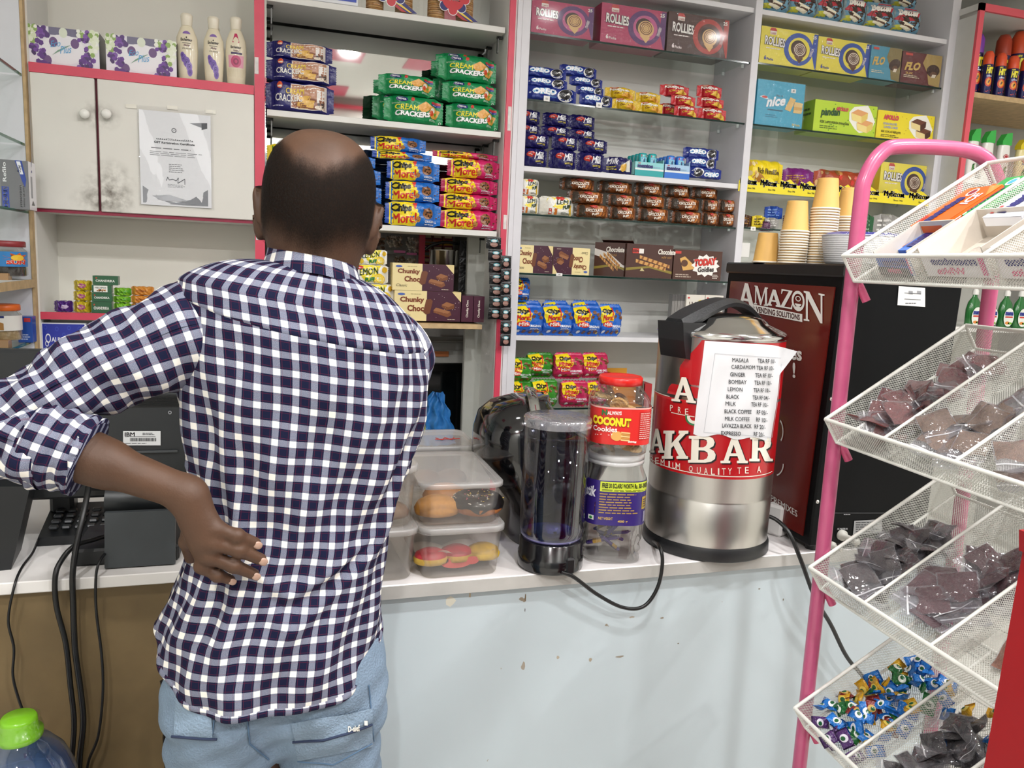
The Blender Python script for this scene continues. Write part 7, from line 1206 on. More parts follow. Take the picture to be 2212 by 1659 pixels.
# ------------------------------------------------------------------ wire rack of sachets and sweets
eB = Vector((.997, -.078, 0)); eA = Vector((-.078, -.997, 0)); UPV = Vector((0, 0, 1)); TAU = R(33); RYC = 1.17
tB = eB * math.cos(TAU) + UPV * math.sin(TAU); tN = UPV * math.cos(TAU) - eB * math.sin(TAU)
LB, LA, WH, DV = .33, .52, .052, .152
MROD = M('#e4e4dd', .4, var=.08, vs=60)
def mesh_mat():
    mt = bpy.data.materials.new('expanded_metal'); mt.use_nodes = True; nt = mt.node_tree; N = nt.nodes; L = nt.links.new; b = N['Principled BSDF']; out = N['Material Output']
    b.inputs['Base Color'].default_value = lin('#d2d2ca'); b.inputs['Roughness'].default_value = .45
    uv = N.new('ShaderNodeUVMap'); uv.uv_map = 'uv'; sp = N.new('ShaderNodeSeparateXYZ'); L(uv.outputs[0], sp.inputs[0])
    def mth(op, a, c=None):
        n = N.new('ShaderNodeMath'); n.operation = op
        for i, v in enumerate((a, c)):
            if v is None: continue
            if isinstance(v, (int, float)): n.inputs[i].default_value = v
            else: L(v, n.inputs[i])
        return n.outputs[0]
    u = mth('MULTIPLY', sp.outputs[0], 1 / .0050); v = mth('MULTIPLY', sp.outputs[1], 1 / .0046)
    def strand(s): f = mth('FRACT', mth('ADD', s, 200.0)); return mth('ABSOLUTE', mth('SUBTRACT', f, .5))
    a = strand(mth('ADD', u, v)); c = strand(mth('SUBTRACT', u, v)); wire = mth('MAXIMUM', a, c); fac = mth('GREATER_THAN', wire, .35)
    t = N.new('ShaderNodeBsdfTransparent'); mx = N.new('ShaderNodeMixShader'); L(fac, mx.inputs[0]); L(t.outputs[0], mx.inputs[1]); L(b.outputs[0], mx.inputs[2]); L(mx.outputs[0], out.inputs[0]); return mt
MESH = mesh_mat()
def rpt(C, b, a, n): return C + tB * b + eA * a + tN * n
cps = [(1824, 553), (1779, 906), (1748, 1226), (1717.5, 1529.6)]
TC = [at(x, y, RYC) for x, y in cps]; TC = [Vector((.976, RYC, c.z)) for c in TC]
rack = empty('wire_rack', (.985, RYC, 0), label='pink tube rack with four sloping white mesh trays', cat='rack'); RL = Vector(rack.location)
# posts and arch: near post, arch over the top tray, far post
npx = .978; nx, ny = .972 - .004, RYC + .012
nearp = Vector((1.014, RYC + .014, 0)); farp = nearp + eB * .30
mb = MB(); zt = at(1980, 318, RYC).z
arch = [nearp] + [nearp + UPV * z for z in (.3, .9, 1.3, zt - .12)]
top = nearp; arch += [top + Vector((.004, 0, zt - .06)), top + eB * .03 + UPV * (zt - .015), top + eB * .07 + UPV * zt, top + eB * .20 + UPV * (zt + .004), top + eB * .255 + UPV * (zt - .012), top + eB * .285 + UPV * (zt - .05), top + eB * .295 + UPV * (zt - .1), farp + UPV * (zt - .3), farp + UPV * .6, farp]
mb.tube(sm_path([p - RL for p in arch], 8), .0135, M('#bd557c', .3, var=.08, vs=40, coat=.2), 16); mb.obj('tube_frame', rack, label='glossy pink bent tube frame')
mb = MB()
a2 = [p + eA * (LA - .01) for p in arch]; mb.tube(sm_path([p - RL for p in a2], 6), .0135, M('#bd557c', .3, var=.08, vs=40, coat=.2), 14); mb.obj('tube_frame', rack, label='glossy pink bent tube frame at the near end')
mb = MB()
for z in (.1,): mb.tube([farp + UPV * z - RL, farp + eA * (LA - .01) + UPV * z - RL], .010, M('#bd557c', .3), 10)
mb.obj('cross_tube', rack)
for ti, C in enumerate(TC):
    c = C - RL; t = link('tray', None, rack); LT = LB
    mb = MB()
    def panel(o, du, dv, lu_, lv_): mb.add([tuple(o), tuple(o + du * lu_), tuple(o + du * lu_ + dv * lv_), tuple(o + dv * lv_)], [(0, 1, 2, 3)], MESH, False, [(0, 0), (lu_, 0), (lu_, lv_), (0, lv_)])
    fl = c - tN * WH
    panel(fl, tB, eA, LT, LA); panel(fl, eA, tN, LA, WH); panel(fl + tB * LT, eA, tN, LA, WH)
    panel(fl, tB, tN, LT, WH); panel(fl + eA * LA, tB, tN, LT, WH)
    w_ = mb.obj('mesh_basket', t)
    for k in range(1, 4):
        mb = MB(); o = fl + eA * (DV * k + .005); panel(o, tB, tN, LT, WH); mb.tube([o + tN * WH, o + tN * WH + tB * LT], .0028, MROD, 8); mb.obj('divider', t)
    mb = MB(); r_ = .0036
    for pts in ([c, c + eA * LA], [c + tB * LT, c + tB * LT + eA * LA], [c, c + tB * LT], [c + eA * LA, c + tB * LT + eA * LA]): mb.tube(pts, r_, MROD, 10)
    for pts in ([fl, fl + eA * LA], [fl + tB * LT, fl + tB * LT + eA * LA], [fl, fl + tB * LT], [fl, c], [fl + tB * LT, c + tB * LT], [fl + eA * LA, c + eA * LA]): mb.tube(pts, .0028, MROD, 8)
    mb.obj('rim_wire', t)
    mb = MB(); hk = fl + tB * .002; mb.tube([hk + Vector((.012, .012, .004)), hk + Vector((.03, .0, -.036))], .0075, M('#c9557c', .35), 10); mb.obj('hook', t, label='pink tube hook')
def lay(name, me, ti, b, a, n, rot, label, cat, group, scale=1.0, kids=()):
    p = rpt(TC[ti], b, a, -WH + n); base = Matrix((( tB.x, eA.x, tN.x), (tB.y, eA.y, tN.y), (tB.z, eA.z, tN.z)))
    M3 = base @ (Matrix.Rotation(rot[2], 3, 'Z') @ Matrix.Rotation(rot[1], 3, 'Y') @ Matrix.Rotation(rot[0], 3, 'X'))
    o = bpy.data.objects.new(name, me); COL.objects.link(o); o.matrix_world = Matrix.Translation(p) @ M3.to_4x4() @ Matrix.Scale(scale, 4); tag(o, label, cat, group)
    for nm, m_ in kids: k = bpy.data.objects.new(nm, m_); COL.objects.link(k); k.parent = o
    return o
ZIP = clear('zip_bag', '#f2f2f4', .07, body=.09, bodycol='#d8d6dc', rough=.07, bump=.45, bs=40)
def sachet(w_, h_, fill, seed, rough=.45):
    rd = random.Random(seed); mb = MB(); ph = rd.uniform(0, 6); fm_ = M(fill, rough, bump=.45, bs=420, var=.35, vs=160)
    def puff(u, v, s): e = math.sin(math.pi * u) ** .6 * math.sin(math.pi * min(1, v)) ** .6 if 0 < u < 1 and 0 < v < 1 else 0; return s * .0055 * e + .0022 * math.sin(u * 6 + v * 5 + ph)
    for s in (1, -1): mb.grid(lambda u, v: ((u - .5) * w_ * .93, (v - .5) * h_ * .64 - h_ * .16 + .004 * math.sin(u * 9 + ph) * v, puff(u, v, s)), 9, 9, fm_)
    bag = MB()
    for s in (1, -1): bag.grid(lambda u, v: ((u - .5) * w_, (v - .5) * h_, puff(u, v / .8, s) + s * .0012 + (.003 * math.sin(u * 5 + ph) * max(0, v - .7) * 3)), 8, 9, ZIP)
    zp = MB(); zp.grid(lambda u, v: ((u - .5) * w_, h_ * (.33 + .035 * v), .0026 + .0022 * math.sin(u * 6 + .83 * 5 + ph)), 8, 1, clear('zip_seal', '#f4f4f4', .1, body=.65, bodycol='#f0eff2', rough=.15))
    return mb.mesh('fill'), bag.mesh('bag'), zp.mesh('seal')
FILLS = dict(red=[sachet(.062, .085, '#7a2a22', i) for i in range(3)], tan=[sachet(.07, .085, '#80624a', 10 + i) for i in range(3)], dark=[sachet(.062, .08, '#2e1a15', 20 + i) for i in range(3)], maroon=[sachet(.078, .10, '#561c25', 30 + i) for i in range(3)], black=[sachet(.05, .09, '#1c1013', 40 + i) for i in range(3)], orange=[sachet(.062, .08, '#a8643c', 50 + i) for i in range(2)])
rd = random.Random(21)
def heap(kind, ti, cell, n, b0, b1, label, group, tilt=.75, sc_=(0.72, .9), extra=0.0, full=1.0):
    for i in range(n):
        f, g, z = FILLS[kind][i % len(FILLS[kind])]; b = b0 + (b1 - b0) * (rd.random() ** .9 if n > 3 else (i + .5) / n); a = cell * DV + .042 + rd.random() * (DV - .075); h = .010 + (i / n) * .042 * full * (1 - .5 * (b - b0) / max(b1 - b0, .01))
        lay('sachet', f, ti, b, a, h, (rd.uniform(-tilt, tilt), rd.uniform(-tilt, tilt) + .12, rd.uniform(-1.3, 1.3) + (1.57 if rd.random() < .5 else 0)), label, 'sachet', group, rd.uniform(*sc_), (('zip_bag', g), ('zip_seal', z)))
heap('red', 1, 0, 30, .03, .17, 'small zip bag of dark red dried fruit in the first compartment of the second tray', 'red fruit zip bags'); heap('red', 1, 0, 4, .20, .28, 'small zip bag of red fruit lying high in the first compartment of the second tray', 'red fruit zip bags high up', full=.5)
heap('tan', 1, 1, 15, .03, .16, 'small zip bag of brownish slices in the middle compartment of the second tray', 'brown slice zip bags', .35); heap('red', 1, 1, 3, .2, .27, 'small zip bag of red fruit in the middle compartment of the second tray', 'red fruit zip bags in the middle', full=.5); heap('tan', 1, 2, 8, .03, .2, 'small zip bag of grey brown pieces in the last visible compartment of the second tray', 'grey brown zip bags', .5)
heap('dark', 2, 0, 42, .03, .22, 'small zip bag of nearly black paste in the first compartment of the third tray', 'dark paste zip bags', .7); heap('maroon', 2, 1, 24, .04, .23, 'larger zip bag of maroon powder in the middle compartment of the third tray', 'maroon powder zip bags', .55); heap('orange', 2, 2, 2, .06, .14, 'zip bag of orange brown slices in the near compartment of the third tray', 'orange slice zip bags', .3)
heap('black', 3, 1, 22, .03, .2, 'small crumpled bag of black sweets in the middle compartment of the bottom tray', 'black sweet bags', .8, full=1.1)
# sweets in the bottom tray
def sweet(c1, c2, seed):
    mb = MB(); r_ = random.Random(seed); w_, h_ = .026, .017; ph = r_.uniform(0, 6); m1 = M(c1, .22, bump=.7, bs=120)
    def z(u, v, s): return s * .0045 * math.sin(math.pi * min(1, max(0, (u - .12) / .76))) ** .7 * math.sin(math.pi * v) ** .5 + .0012 * math.sin(u * 9 + ph)
    for s in (1, -1): mb.grid(lambda u, v: ((u - .5) * w_, (v - .5) * h_, z(u, v, s)), 12, 6, m1)
    p = P(mb, lambda x, y, l: ((x - .5) * w_, (y - .5) * h_, z(x, y, 1) + .0006 + l), 1, 1, r=.22, lift=.0002, step=.0002, dx=.2); p.ell(.5, .5, .2, .34, c2, 0, 14); p.ell(.5, .42, .11, .2, '#1f5a34' if c2 != '#1f5a34' else '#e8e8e0', 1, 10); return mb.mesh('sweet')
SW = dict(blue=[sweet('#1c6fc0', '#e9ecf0', i) for i in range(3)], gold=[sweet('#c99a1e', '#e0c65a', i + 5) for i in range(2)], green=[sweet('#1f6a34', '#e6ece0', i + 9) for i in range(2)], red=[sweet('#7a1f1c', '#c9a45a', 12)], purple=[sweet('#4a2c62', '#d9d4e0', 13)])
for kind, n, b0, b1, txt in (('blue', 44, .03, .25, 'blue wrapped sweet with a white emblem in the bottom tray'), ('gold', 16, .04, .25, 'gold wrapped sweet in the bottom tray'), ('green', 12, .04, .22, 'green wrapped sweet in the bottom tray'), ('red', 6, .06, .2, 'dark red wrapped sweet in the bottom tray'), ('purple', 6, .005, .04, 'purple and white wrapped sweet in the bottom tray corner')):
    for i in range(n): b = rd.uniform(b0, b1); lay('wrapped_sweet', SW[kind][i % len(SW[kind])], 3, b, .012 + rd.random() * (DV - .022), .006 + rd.random() * .026 * (1.1 - b / .3), (rd.uniform(-.9, .9), rd.uniform(-.8, .8), rd.uniform(0, 6.3)), txt, 'sweet', kind + ' wrapped sweets', rd.uniform(1.15, 1.45))
for i in range(7): lay('wrapped_sweet', SW['blue' if i % 3 else 'gold'][0], 3, rd.uniform(.12, .26), DV + .02 + rd.random() * .1, .008 + rd.random() * .012, (rd.uniform(-.6, .6), rd.uniform(-.6, .6), rd.uniform(0, 6)), 'wrapped sweet strayed into the middle compartment of the bottom tray', 'sweet', 'stray wrapped sweets', 1.3)
# chewing mint cartons in the top tray
def gum(key, b, a, n, rz, label, tilt=0.0):
    me = PK[key][0]; p = rpt(TC[0], b, a, -WH + n); base = Matrix(((tB.x, -eA.x, tN.x), (tB.y, -eA.y, tN.y), (tB.z, -eA.z, tN.z))).to_4x4()
    o = bpy.data.objects.new('mint_carton', me); COL.objects.link(o); o.matrix_world = Matrix.Translation(p) @ base @ Matrix.Rotation(rz, 4, 'Z') @ Matrix.Rotation(tilt, 4, 'X'); o.scale *= .88; tag(o, label, 'mint carton', 'mint cartons in the top tray')
for k_, b, a, n, rz, t in (('mk', .085, .125, .003, .02, 'black mint carton lowest in the first compartment of the top tray'), ('mb', .13, .118, .010, .03, 'blue mint carton on the black one in the top tray'), ('mo', .185, .105, .026, .0, 'orange mint carton uppermost in the first compartment of the top tray'), ('mo', .235, .10, .006, -.02, 'second orange mint carton under the other orange one'), ('mg', .225, .148, .020, .0, 'green mint carton beside the orange ones'), ('mg', .16, .15, .002, .04, 'lower green mint carton half under the divider'), ('mw', .19, .26, .030, -.03, 'white and blue mint carton in the second compartment of the top tray'), ('mw', .20, .34, .034, .02, 'white and blue mint carton nearest the picture edge'), ('mr', .245, .285, .006, .0, 'dark red mint carton behind the white ones')): gum(k_, b, a, n, rz, t)
def opentray(b, a, w_, d_, h_, label, col='#cfc6ba', front='#e6e3e6', txt=('mentos', 'White')):
    base = Matrix(((-eA.x, tB.x, tN.x), (-eA.y, tB.y, tN.y), (-eA.z, tB.z, tN.z))).to_4x4(); mb = MB(); m_ = M(col, .7, var=.08); f_ = M(front, .45)
    mb.box((0, d_ / 2, .001), (w_, d_, .002), m_); mb.box((0, 0, h_ * .4), (w_, .002, h_ * .8), f_); mb.box((0, d_, h_ / 2), (w_, .002, h_), m_)
    for s in (-1, 1): mb.box((s * w_ / 2, d_ / 2, h_ / 2), (.002, d_, h_), m_)
    p = P(mb, lambda x, y, l: (x - w_ / 2, -.001 - l, y), w_, h_ * .8, r=.45); p.text(txt[0], .12, .5, .85, .85, '#23236b', 1, .06, .1); p.text(txt[1], .35, .1, .8, .42, '#d0467a', 1, .03, .15); p.rect(.02, .1, .1, .9, '#d0508a', 0)
    o = mb.obj('open_carton', label=label, cat='carton', group='emptied mint cartons'); o.matrix_world = Matrix.Translation(rpt(TC[0], b, a, -WH + .004)) @ base
opentray(.02, .225, .125, .12, .05, 'emptied white mint carton tray at the front of the top tray'); opentray(.02, .095, .08, .10, .045, 'emptied blue-sided mint carton tray at the front corner', front='#2f5fb4', txt=('ice', 'mint'))
opentray(.02, .36, .11, .12, .05, 'emptied white mint carton tray at the picture edge')
mb = MB(); q = rpt(TC[0], .035, .315, -.022); mb.grid(lambda u, v: (q.x + (u - .5) * .05, q.y + (v - .5) * .1, q.z + .008 * math.sin(u * 6) + .006 * math.sin(v * 9)), 10, 10, FILM); mb.obj('film_scrap', label='crumpled clear film lying in the top tray', cat='film')
# ---- red panel of the stand at the right edge
yr = .62; a_, b_, c_, d_ = (at(x, y, yr) for x, y in ((2201, 1144), (2201, 1189), (2209, 1191), (2125, 1659)))
e_ = d_ + (d_ - c_) * .35; mb = MB()
mb.prism([(e_.x, 0), (c_.x + .4, 0), (c_.x + .4, a_.z), (a_.x, a_.z), (b_.x, b_.z), (c_.x, c_.z), (d_.x, d_.z), (e_.x, e_.z)], yr - .3, yr, M('#961217', .35, var=.05)); mb.obj('red_stand', label='plain red stand panel at the lower right picture edge', cat='stand')
# ------------------------------------------------------------------ the man at the counter
def net(f, lo, hi, h):
    """surface net of the zero set of f over a box, evaluated only in blocks near the surface; returns verts, quads"""
    lo = np.array(lo, float); nb = np.ceil((np.array(hi) - lo) / (8 * h)).astype(int); g = np.stack(np.meshgrid(*[np.arange(k) for k in nb], indexing='ij'), -1).reshape(-1, 3)
    d = f(lo + (g + .5) * 8 * h); g = g[np.abs(d) < 8 * h * 1.25]; r = np.arange(9); loc = np.stack(np.meshgrid(r, r, r, indexing='ij'), -1)
    vals = np.empty((len(g), 9, 9, 9))
    for i in range(0, len(g), 400): p = lo + (g[i:i + 400, None, None, None, :] * 8 + loc) * h; vals[i:i + 400] = f(p.reshape(-1, 3)).reshape(-1, 9, 9, 9)
    N = nb * 8 + 2; ids, pos = [], []
    cs = np.zeros((len(g), 8, 8, 8)); cp = np.zeros((len(g), 8, 8, 8, 3)); base = np.stack(np.meshgrid(np.arange(8), np.arange(8), np.arange(8), indexing='ij'), -1)
    cor = [(a, b, c) for a in (0, 1) for b in (0, 1) for c in (0, 1)]
    for ca in cor:
        for ax in range(3):
            if ca[ax]: continue
            cb = list(ca); cb[ax] = 1; A = vals[:, ca[0]:ca[0] + 8, ca[1]:ca[1] + 8, ca[2]:ca[2] + 8]; B = vals[:, cb[0]:cb[0] + 8, cb[1]:cb[1] + 8, cb[2]:cb[2] + 8]
            m = (A < 0) != (B < 0); t = np.where(m, A / np.where(m, A - B, 1), 0); off = np.zeros(m.shape + (3,)); off[...] = ca; off[..., ax] += t; cs += m; cp += off * m[..., None]
    act = cs > 0; bi, x, y, z = np.nonzero(act); gc = g[bi] * 8 + np.stack([x, y, z], 1); key = (gc[:, 0] * N[1] + gc[:, 1]) * N[2] + gc[:, 2]; P_ = lo + (gc + cp[act] / cs[act][:, None]) * h
    o = np.argsort(key); key = key[o]; P_ = P_[o]; quads = []
    for ax in range(3):
        sl = [slice(0, 8)] * 3; A = vals[:, :8, :8, :8]; sl[ax] = slice(1, 9); B = vals[(slice(None),) + tuple(sl)]; m = (A < 0) != (B < 0); bi, x, y, z = np.nonzero(m); gc = g[bi] * 8 + np.stack([x, y, z], 1); sgn = (A < 0)[m]
        u, v = [(1, 2), (2, 0), (0, 1)][ax]; q = []
        for (du, dv) in ((-1, -1), (0, -1), (0, 0), (-1, 0)): c = gc.copy(); c[:, u] += du; c[:, v] += dv; q.append((c[:, 0] * N[1] + c[:, 1]) * N[2] + c[:, 2])
        q = np.stack(q, 1); ix = np.searchsorted(key, q); ix = np.clip(ix, 0, len(key) - 1); ok = (key[ix] == q).all(1); ix = ix[ok]; s = sgn[ok]; ix[~s] = ix[~s][:, ::-1]; quads.append(ix)
    Q = np.concatenate(quads)
    for _ in range(2):
        e = h * .3; d = f(P_); gr = np.stack([f(P_ + np.eye(3)[k] * e) - d for k in range(3)], 1) / e; P_ = P_ - gr * (d / np.maximum((gr ** 2).sum(1), .2))[:, None] * .9
    return P_, Q
def np_mesh(name, V, Q, mats, mi=None, smooth=True):
    me = bpy.data.meshes.new(name); me.from_pydata(V.tolist(), [], Q.tolist())
    for m_ in mats: me.materials.append(m_)
    if mi is not None: me.polygons.foreach_set('material_index', mi.astype(np.int32))
    me.polygons.foreach_set('use_smooth', [smooth] * len(me.polygons)); me.update(); return me
def smin(a, b, k): hh = np.maximum(k - np.abs(a - b), 0) / k; return np.minimum(a, b) - hh * hh * k * .25
def cap(p, a, b, ra, rb, sq=None):
    a = np.array(a); b = np.array(b); ab = b - a; t = np.clip(((p - a) @ ab) / (ab @ ab), 0, 1); q = p - (a + t[:, None] * ab)
    if sq is not None: ax, s = sq; ax = np.array(ax); c = q @ ax; q = q + np.outer(c * (1 / s - 1), ax)
    return np.linalg.norm(q, axis=1) - (ra + (rb - ra) * t)
def elp(p, c, r, M3=None):
    q = p - np.array(c)
    if M3 is not None: q = q @ M3
    r = np.array(r); k0 = np.linalg.norm(q / r, axis=1); k1 = np.linalg.norm(q / r ** 2, axis=1); return k0 * (k0 - 1) / np.maximum(k1, 1e-6)
def rotm(rx, ry, rz): return np.array((Matrix.Rotation(rz, 3, 'Z') @ Matrix.Rotation(ry, 3, 'Y') @ Matrix.Rotation(rx, 3, 'X')))
A_ = lambda x, y, Y: np.array(at(x, y, Y))
HC = A_(690, 442, 1.305)                                            # middle of the head
RT = rotm(R(-4), R(5.0), R(-6)); HM = RT                            # columns: head right, forward, up in the world
def hp(x, y, z): return HC + HM @ np.array([x, y, z])
NB = A_(670, 600, 1.27)
EL = A_(-4, 916, 1.215); SHL = A_(405, 690, 1.285); WR = A_(404, 1066, 1.165)
SHR = A_(862, 768, 1.29); ELR = A_(832, 930, 1.35); WRR = np.array([.05, 1.45, CT + .05])
KN = [A_(468, 1143, 1.150), A_(462, 1173, 1.148), A_(452, 1202, 1.152), A_(436, 1222, 1.160)]
MD = [A_(512, 1158, 1.146), A_(516, 1188, 1.146), A_(505, 1222, 1.150), A_(470, 1243, 1.157)]
TP = [A_(551, 1173, 1.158), A_(563, 1208, 1.160), A_(548, 1240, 1.164), A_(497, 1252, 1.166)]
FR = [.0098, .0100, .0096, .0086]
def head_sdf(p):
    q = (p - HC) @ HM
    d = elp(q, (0, -.012, .018), (.0785, .098, .088)); d = smin(d, elp(q, (0, .035, -.045), (.062, .07, .075)), .05); d = smin(d, elp(q, (0, .055, -.09), (.042, .045, .03)), .05)
    for s in (-1, 1): d = smin(d, elp(q, (s * .024, -.022, .03), (.051, .082, .069)), .03)
    d = smin(d, elp(q, (0, -.04, -.04), (.058, .055, .055)), .06)
    d = smin(d, cap(q, (0, .088, .0), (0, .108, -.032), .008, .014), .02); d = smin(d, elp(q, (0, .1, -.062), (.024, .010, .008)), .012); d = smin(d, elp(q, (0, .083, .025), (.05, .014, .012)), .03)
    for s in (-1, 1): d = np.maximum(d, -elp(q, (s * .031, .1, .006), (.016, .014, .009))) ; d = smin(d, elp(q, (s * .031, .086, .006), (.012, .012, .010)), .006)
    for s in (-1, 1):                                               # ears: a shell with a rim, set off the skull
        Me = rotm(R(-12), R(s * 6), R(-s * 34)); c = np.array([s * .089, .002, -.022]); e = elp(q, c, (.0095, .024, .037), Me); hol = elp(q, c + np.array([s * .012, .008, .004]), (.008, .014, .024), Me)
        e = np.maximum(e, -hol); rim = elp(q, c + np.array([s * .004, -.016, .006]), (.005, .006, .028), Me); e = smin(e, rim, .006); e = smin(e, elp(q, c + np.array([-s * .002, .004, -.033]), (.006, .010, .012), Me), .008); d = smin(d, e, .010)
    return d
def body_sdf(p):
    d = head_sdf(p); d = smin(d, cap(p, NB + np.array([.004, .02, -.05]), hp(0, -.02, -.06), .064, .055), .045)
    cx = .065; d = smin(d, cap(p, (cx - .10, 1.28, 1.33), (cx + .10, 1.28, 1.31), .055, .055), .06)
    d = smin(d, elp(p, (cx, 1.295, 1.2), (.125, .075, .19)), .05); d = smin(d, elp(p, (.05, 1.3, .95), (.105, .07, .17)), .06); d = smin(d, elp(p, (.045, 1.3, .82), (.115, .075, .10)), .05)
    for s in (-1, 1): d = smin(d, cap(p, (.045 + s * .065, 1.3, .78), (.045 + s * .08, 1.31, .42), .06, .045), .03); d = smin(d, cap(p, (.045 + s * .08, 1.31, .42), (.045 + s * .085, 1.29, .07), .045, .033), .03); d = smin(d, cap(p, (.045 + s * .085, 1.27, .045), (.045 + s * .1, 1.4, .03), .035, .025), .02)
    d = smin(d, cap(p, SHL, EL, .042, .036), .03); d = smin(d, cap(p, EL, WR, .0395, .0245), .015); d = smin(d, cap(p, EL + (WR - EL) * .25, EL + (WR - EL) * .55, .039, .032), .02)
    d = smin(d, cap(p, SHR, ELR, .040, .034), .03); d = smin(d, cap(p, ELR, WRR, .034, .022), .015)
    # left hand laid on the small of the back
    pal = smin(cap(p, WR, A_(440, 1160, 1.155), .020, .0165), cap(p, WR + (KN[3] - WR) * .2, A_(436, 1196, 1.160), .018, .0125), .02); pal = smin(pal, cap(p, WR + (KN[0] - WR) * .25, KN[0], .019, .0115), .014)
    pal = smin(pal, cap(p, A_(425, 1110, 1.158), KN[1], .0165, .0112), .012); pal = smin(pal, cap(p, A_(420, 1120, 1.160), KN[2], .016, .0108), .012); d = smin(d, pal, .02)
    for k, m_, t, r in zip(KN, MD, TP, FR):
        fg = smin(cap(p, k, m_, r * 1.12, r * 1.04), cap(p, m_, t, r * 1.02, r * .86), .004); fg = smin(fg, np.linalg.norm(p - m_, axis=1) - r * 1.12, .004); fg = smin(fg, np.linalg.norm(p - k - np.array([0, -.002, 0]), axis=1) - r * 1.2, .008); d = smin(d, fg, .005)
    th = smin(cap(p, A_(418, 1120, 1.17), A_(404, 1170, 1.205), .014, .0115), cap(p, A_(404, 1170, 1.205), A_(412, 1205, 1.24), .011, .009), .006); d = smin(d, th, .012)
    # right hand resting on the counter
    wr = WRR; hc2 = wr + np.array([.01, .07, -.025]); d = smin(d, cap(p, wr, hc2, .021, .019, ((0, 0, 1), .6)), .02)
    for i in range(4): k = hc2 + np.array([-.026 + .017 * i, .015, .0]); m_ = k + np.array([-.004 + .003 * i, .036 + (.004 if i in (1, 2) else 0), .004]); d = smin(d, smin(cap(p, k, m_, .0095, .009), cap(p, m_, m_ + np.array([0, .028, -.014]), .0088, .0078), .004), .006)
    k = hc2 + np.array([-.022, -.03, 0]); d = smin(d, smin(cap(p, k, k + np.array([-.022, .03, -.004]), .012, .010), cap(p, k + np.array([-.022, .03, -.004]), k + np.array([-.025, .058, -.010]), .0098, .0085), .004), .012)
    return d
V, Q = net(body_sdf, (-.42, 1.06, -.02), (.42, 1.78, 1.68), .0036)
def skin_mat():
    mt = M('#533a2a', .52, bump=.05, bs=220, var=.22, vs=16, spec=.35); nt = mt.node_tree; b = nt.nodes['Principled BSDF']; b.inputs['Subsurface Weight'].default_value = .04; b.inputs['Subsurface Radius'].default_value = (.012, .005, .003); b.inputs['Subsurface Scale'].default_value = .3; return mt
def eye_dist(c, q): return np.linalg.norm(c - q, axis=1)
cen = V[Q].mean(1); mi = np.zeros(len(Q), int); nz = np.zeros(len(Q))
for s in (-1, 1): mi[eye_dist(cen, hp(s * .031, .097, .006)) < .008] = 2; 
mi[np.linalg.norm(((cen - hp(0, .11, -.063)) @ HM) / np.array([.022, .02, .007]), axis=1) < 1] = 3
man = link('person', np_mesh('body', V, Q, [skin_mat(), M('#b08d78', .3), M('#e9e4dc', .2), M('#6b3d35', .5)], mi), label='balding man in checked shirt and jeans, seen from behind, hand on his back', cat='person')
for m_, t, r in zip(MD, TP, FR):                                    # fingernails
    dv = Vector(t - m_).normalized(); nm = Vector((0, -1, .1)); nm = (nm - dv * nm.dot(dv)).normalized(); sdv = dv.cross(nm); mb = MB(); mb.T = Matrix(((dv.x, sdv.x, nm.x, t[0] + dv.x * r * .2 + nm.x * r * .62), (dv.y, sdv.y, nm.y, t[1] + dv.y * r * .2 + nm.y * r * .62), (dv.z, sdv.z, nm.z, t[2] + dv.z * r * .2 + nm.z * r * .62), (0, 0, 0, 1)))
    mb.lathe([(r * .62, 0), (r * .60, r * .2), (r * .4, r * .3), (0, r * .33)], M('#a98a78', .3), 16, sx=1.15, sy=.95, pw=2.6, capt=False, capb=False); mb.obj('fingernail', man)
# hair: close-cropped shell on the skull, thinning to nothing over the crown and fading at the nape
hv, hq = net(lambda p: body_sdf(p) - .0016, HC - .13, HC + np.array([.13, .15, .13]), .004)
q = (hv - HC) @ HM
def ss(a, b, x): t = np.clip((x - a) / (b - a), 0, 1); return t * t * (3 - 2 * t)
x_, y_, z_ = q.T; wob_ = .002 * np.sin(x_ * 140 + 1) + .0015 * np.sin(x_ * 310)
crown = ss(-.022, .03, z_ - (.034 + 11 * x_ ** 2) + wob_); low = ss(-.105, -.035, z_ + .012 * np.cos(x_ * 50) + wob_); side = 1 - ss(.006, .03, y_ - .25 * np.maximum(0, z_))
den = np.clip(low * (1 - crown) * np.maximum(side, ss(-.01, .02, z_) * (1 - ss(.05, .075, y_))), 0, 1) * .84
earmask = np.abs(q[:, 0]) > .0805 + .0 * q[:, 2]; den[earmask & (z_ < .012) & (y_ > -.03)] = 0
jaw = ss(.0, .02, q[:, 1]) * (1 - ss(-.05, -.035, q[:, 2])) * (1 - (np.abs(q[:, 0]) < .03) * (q[:, 2] > -.075) * (q[:, 1] > .09) * .6); jaw *= ~earmask
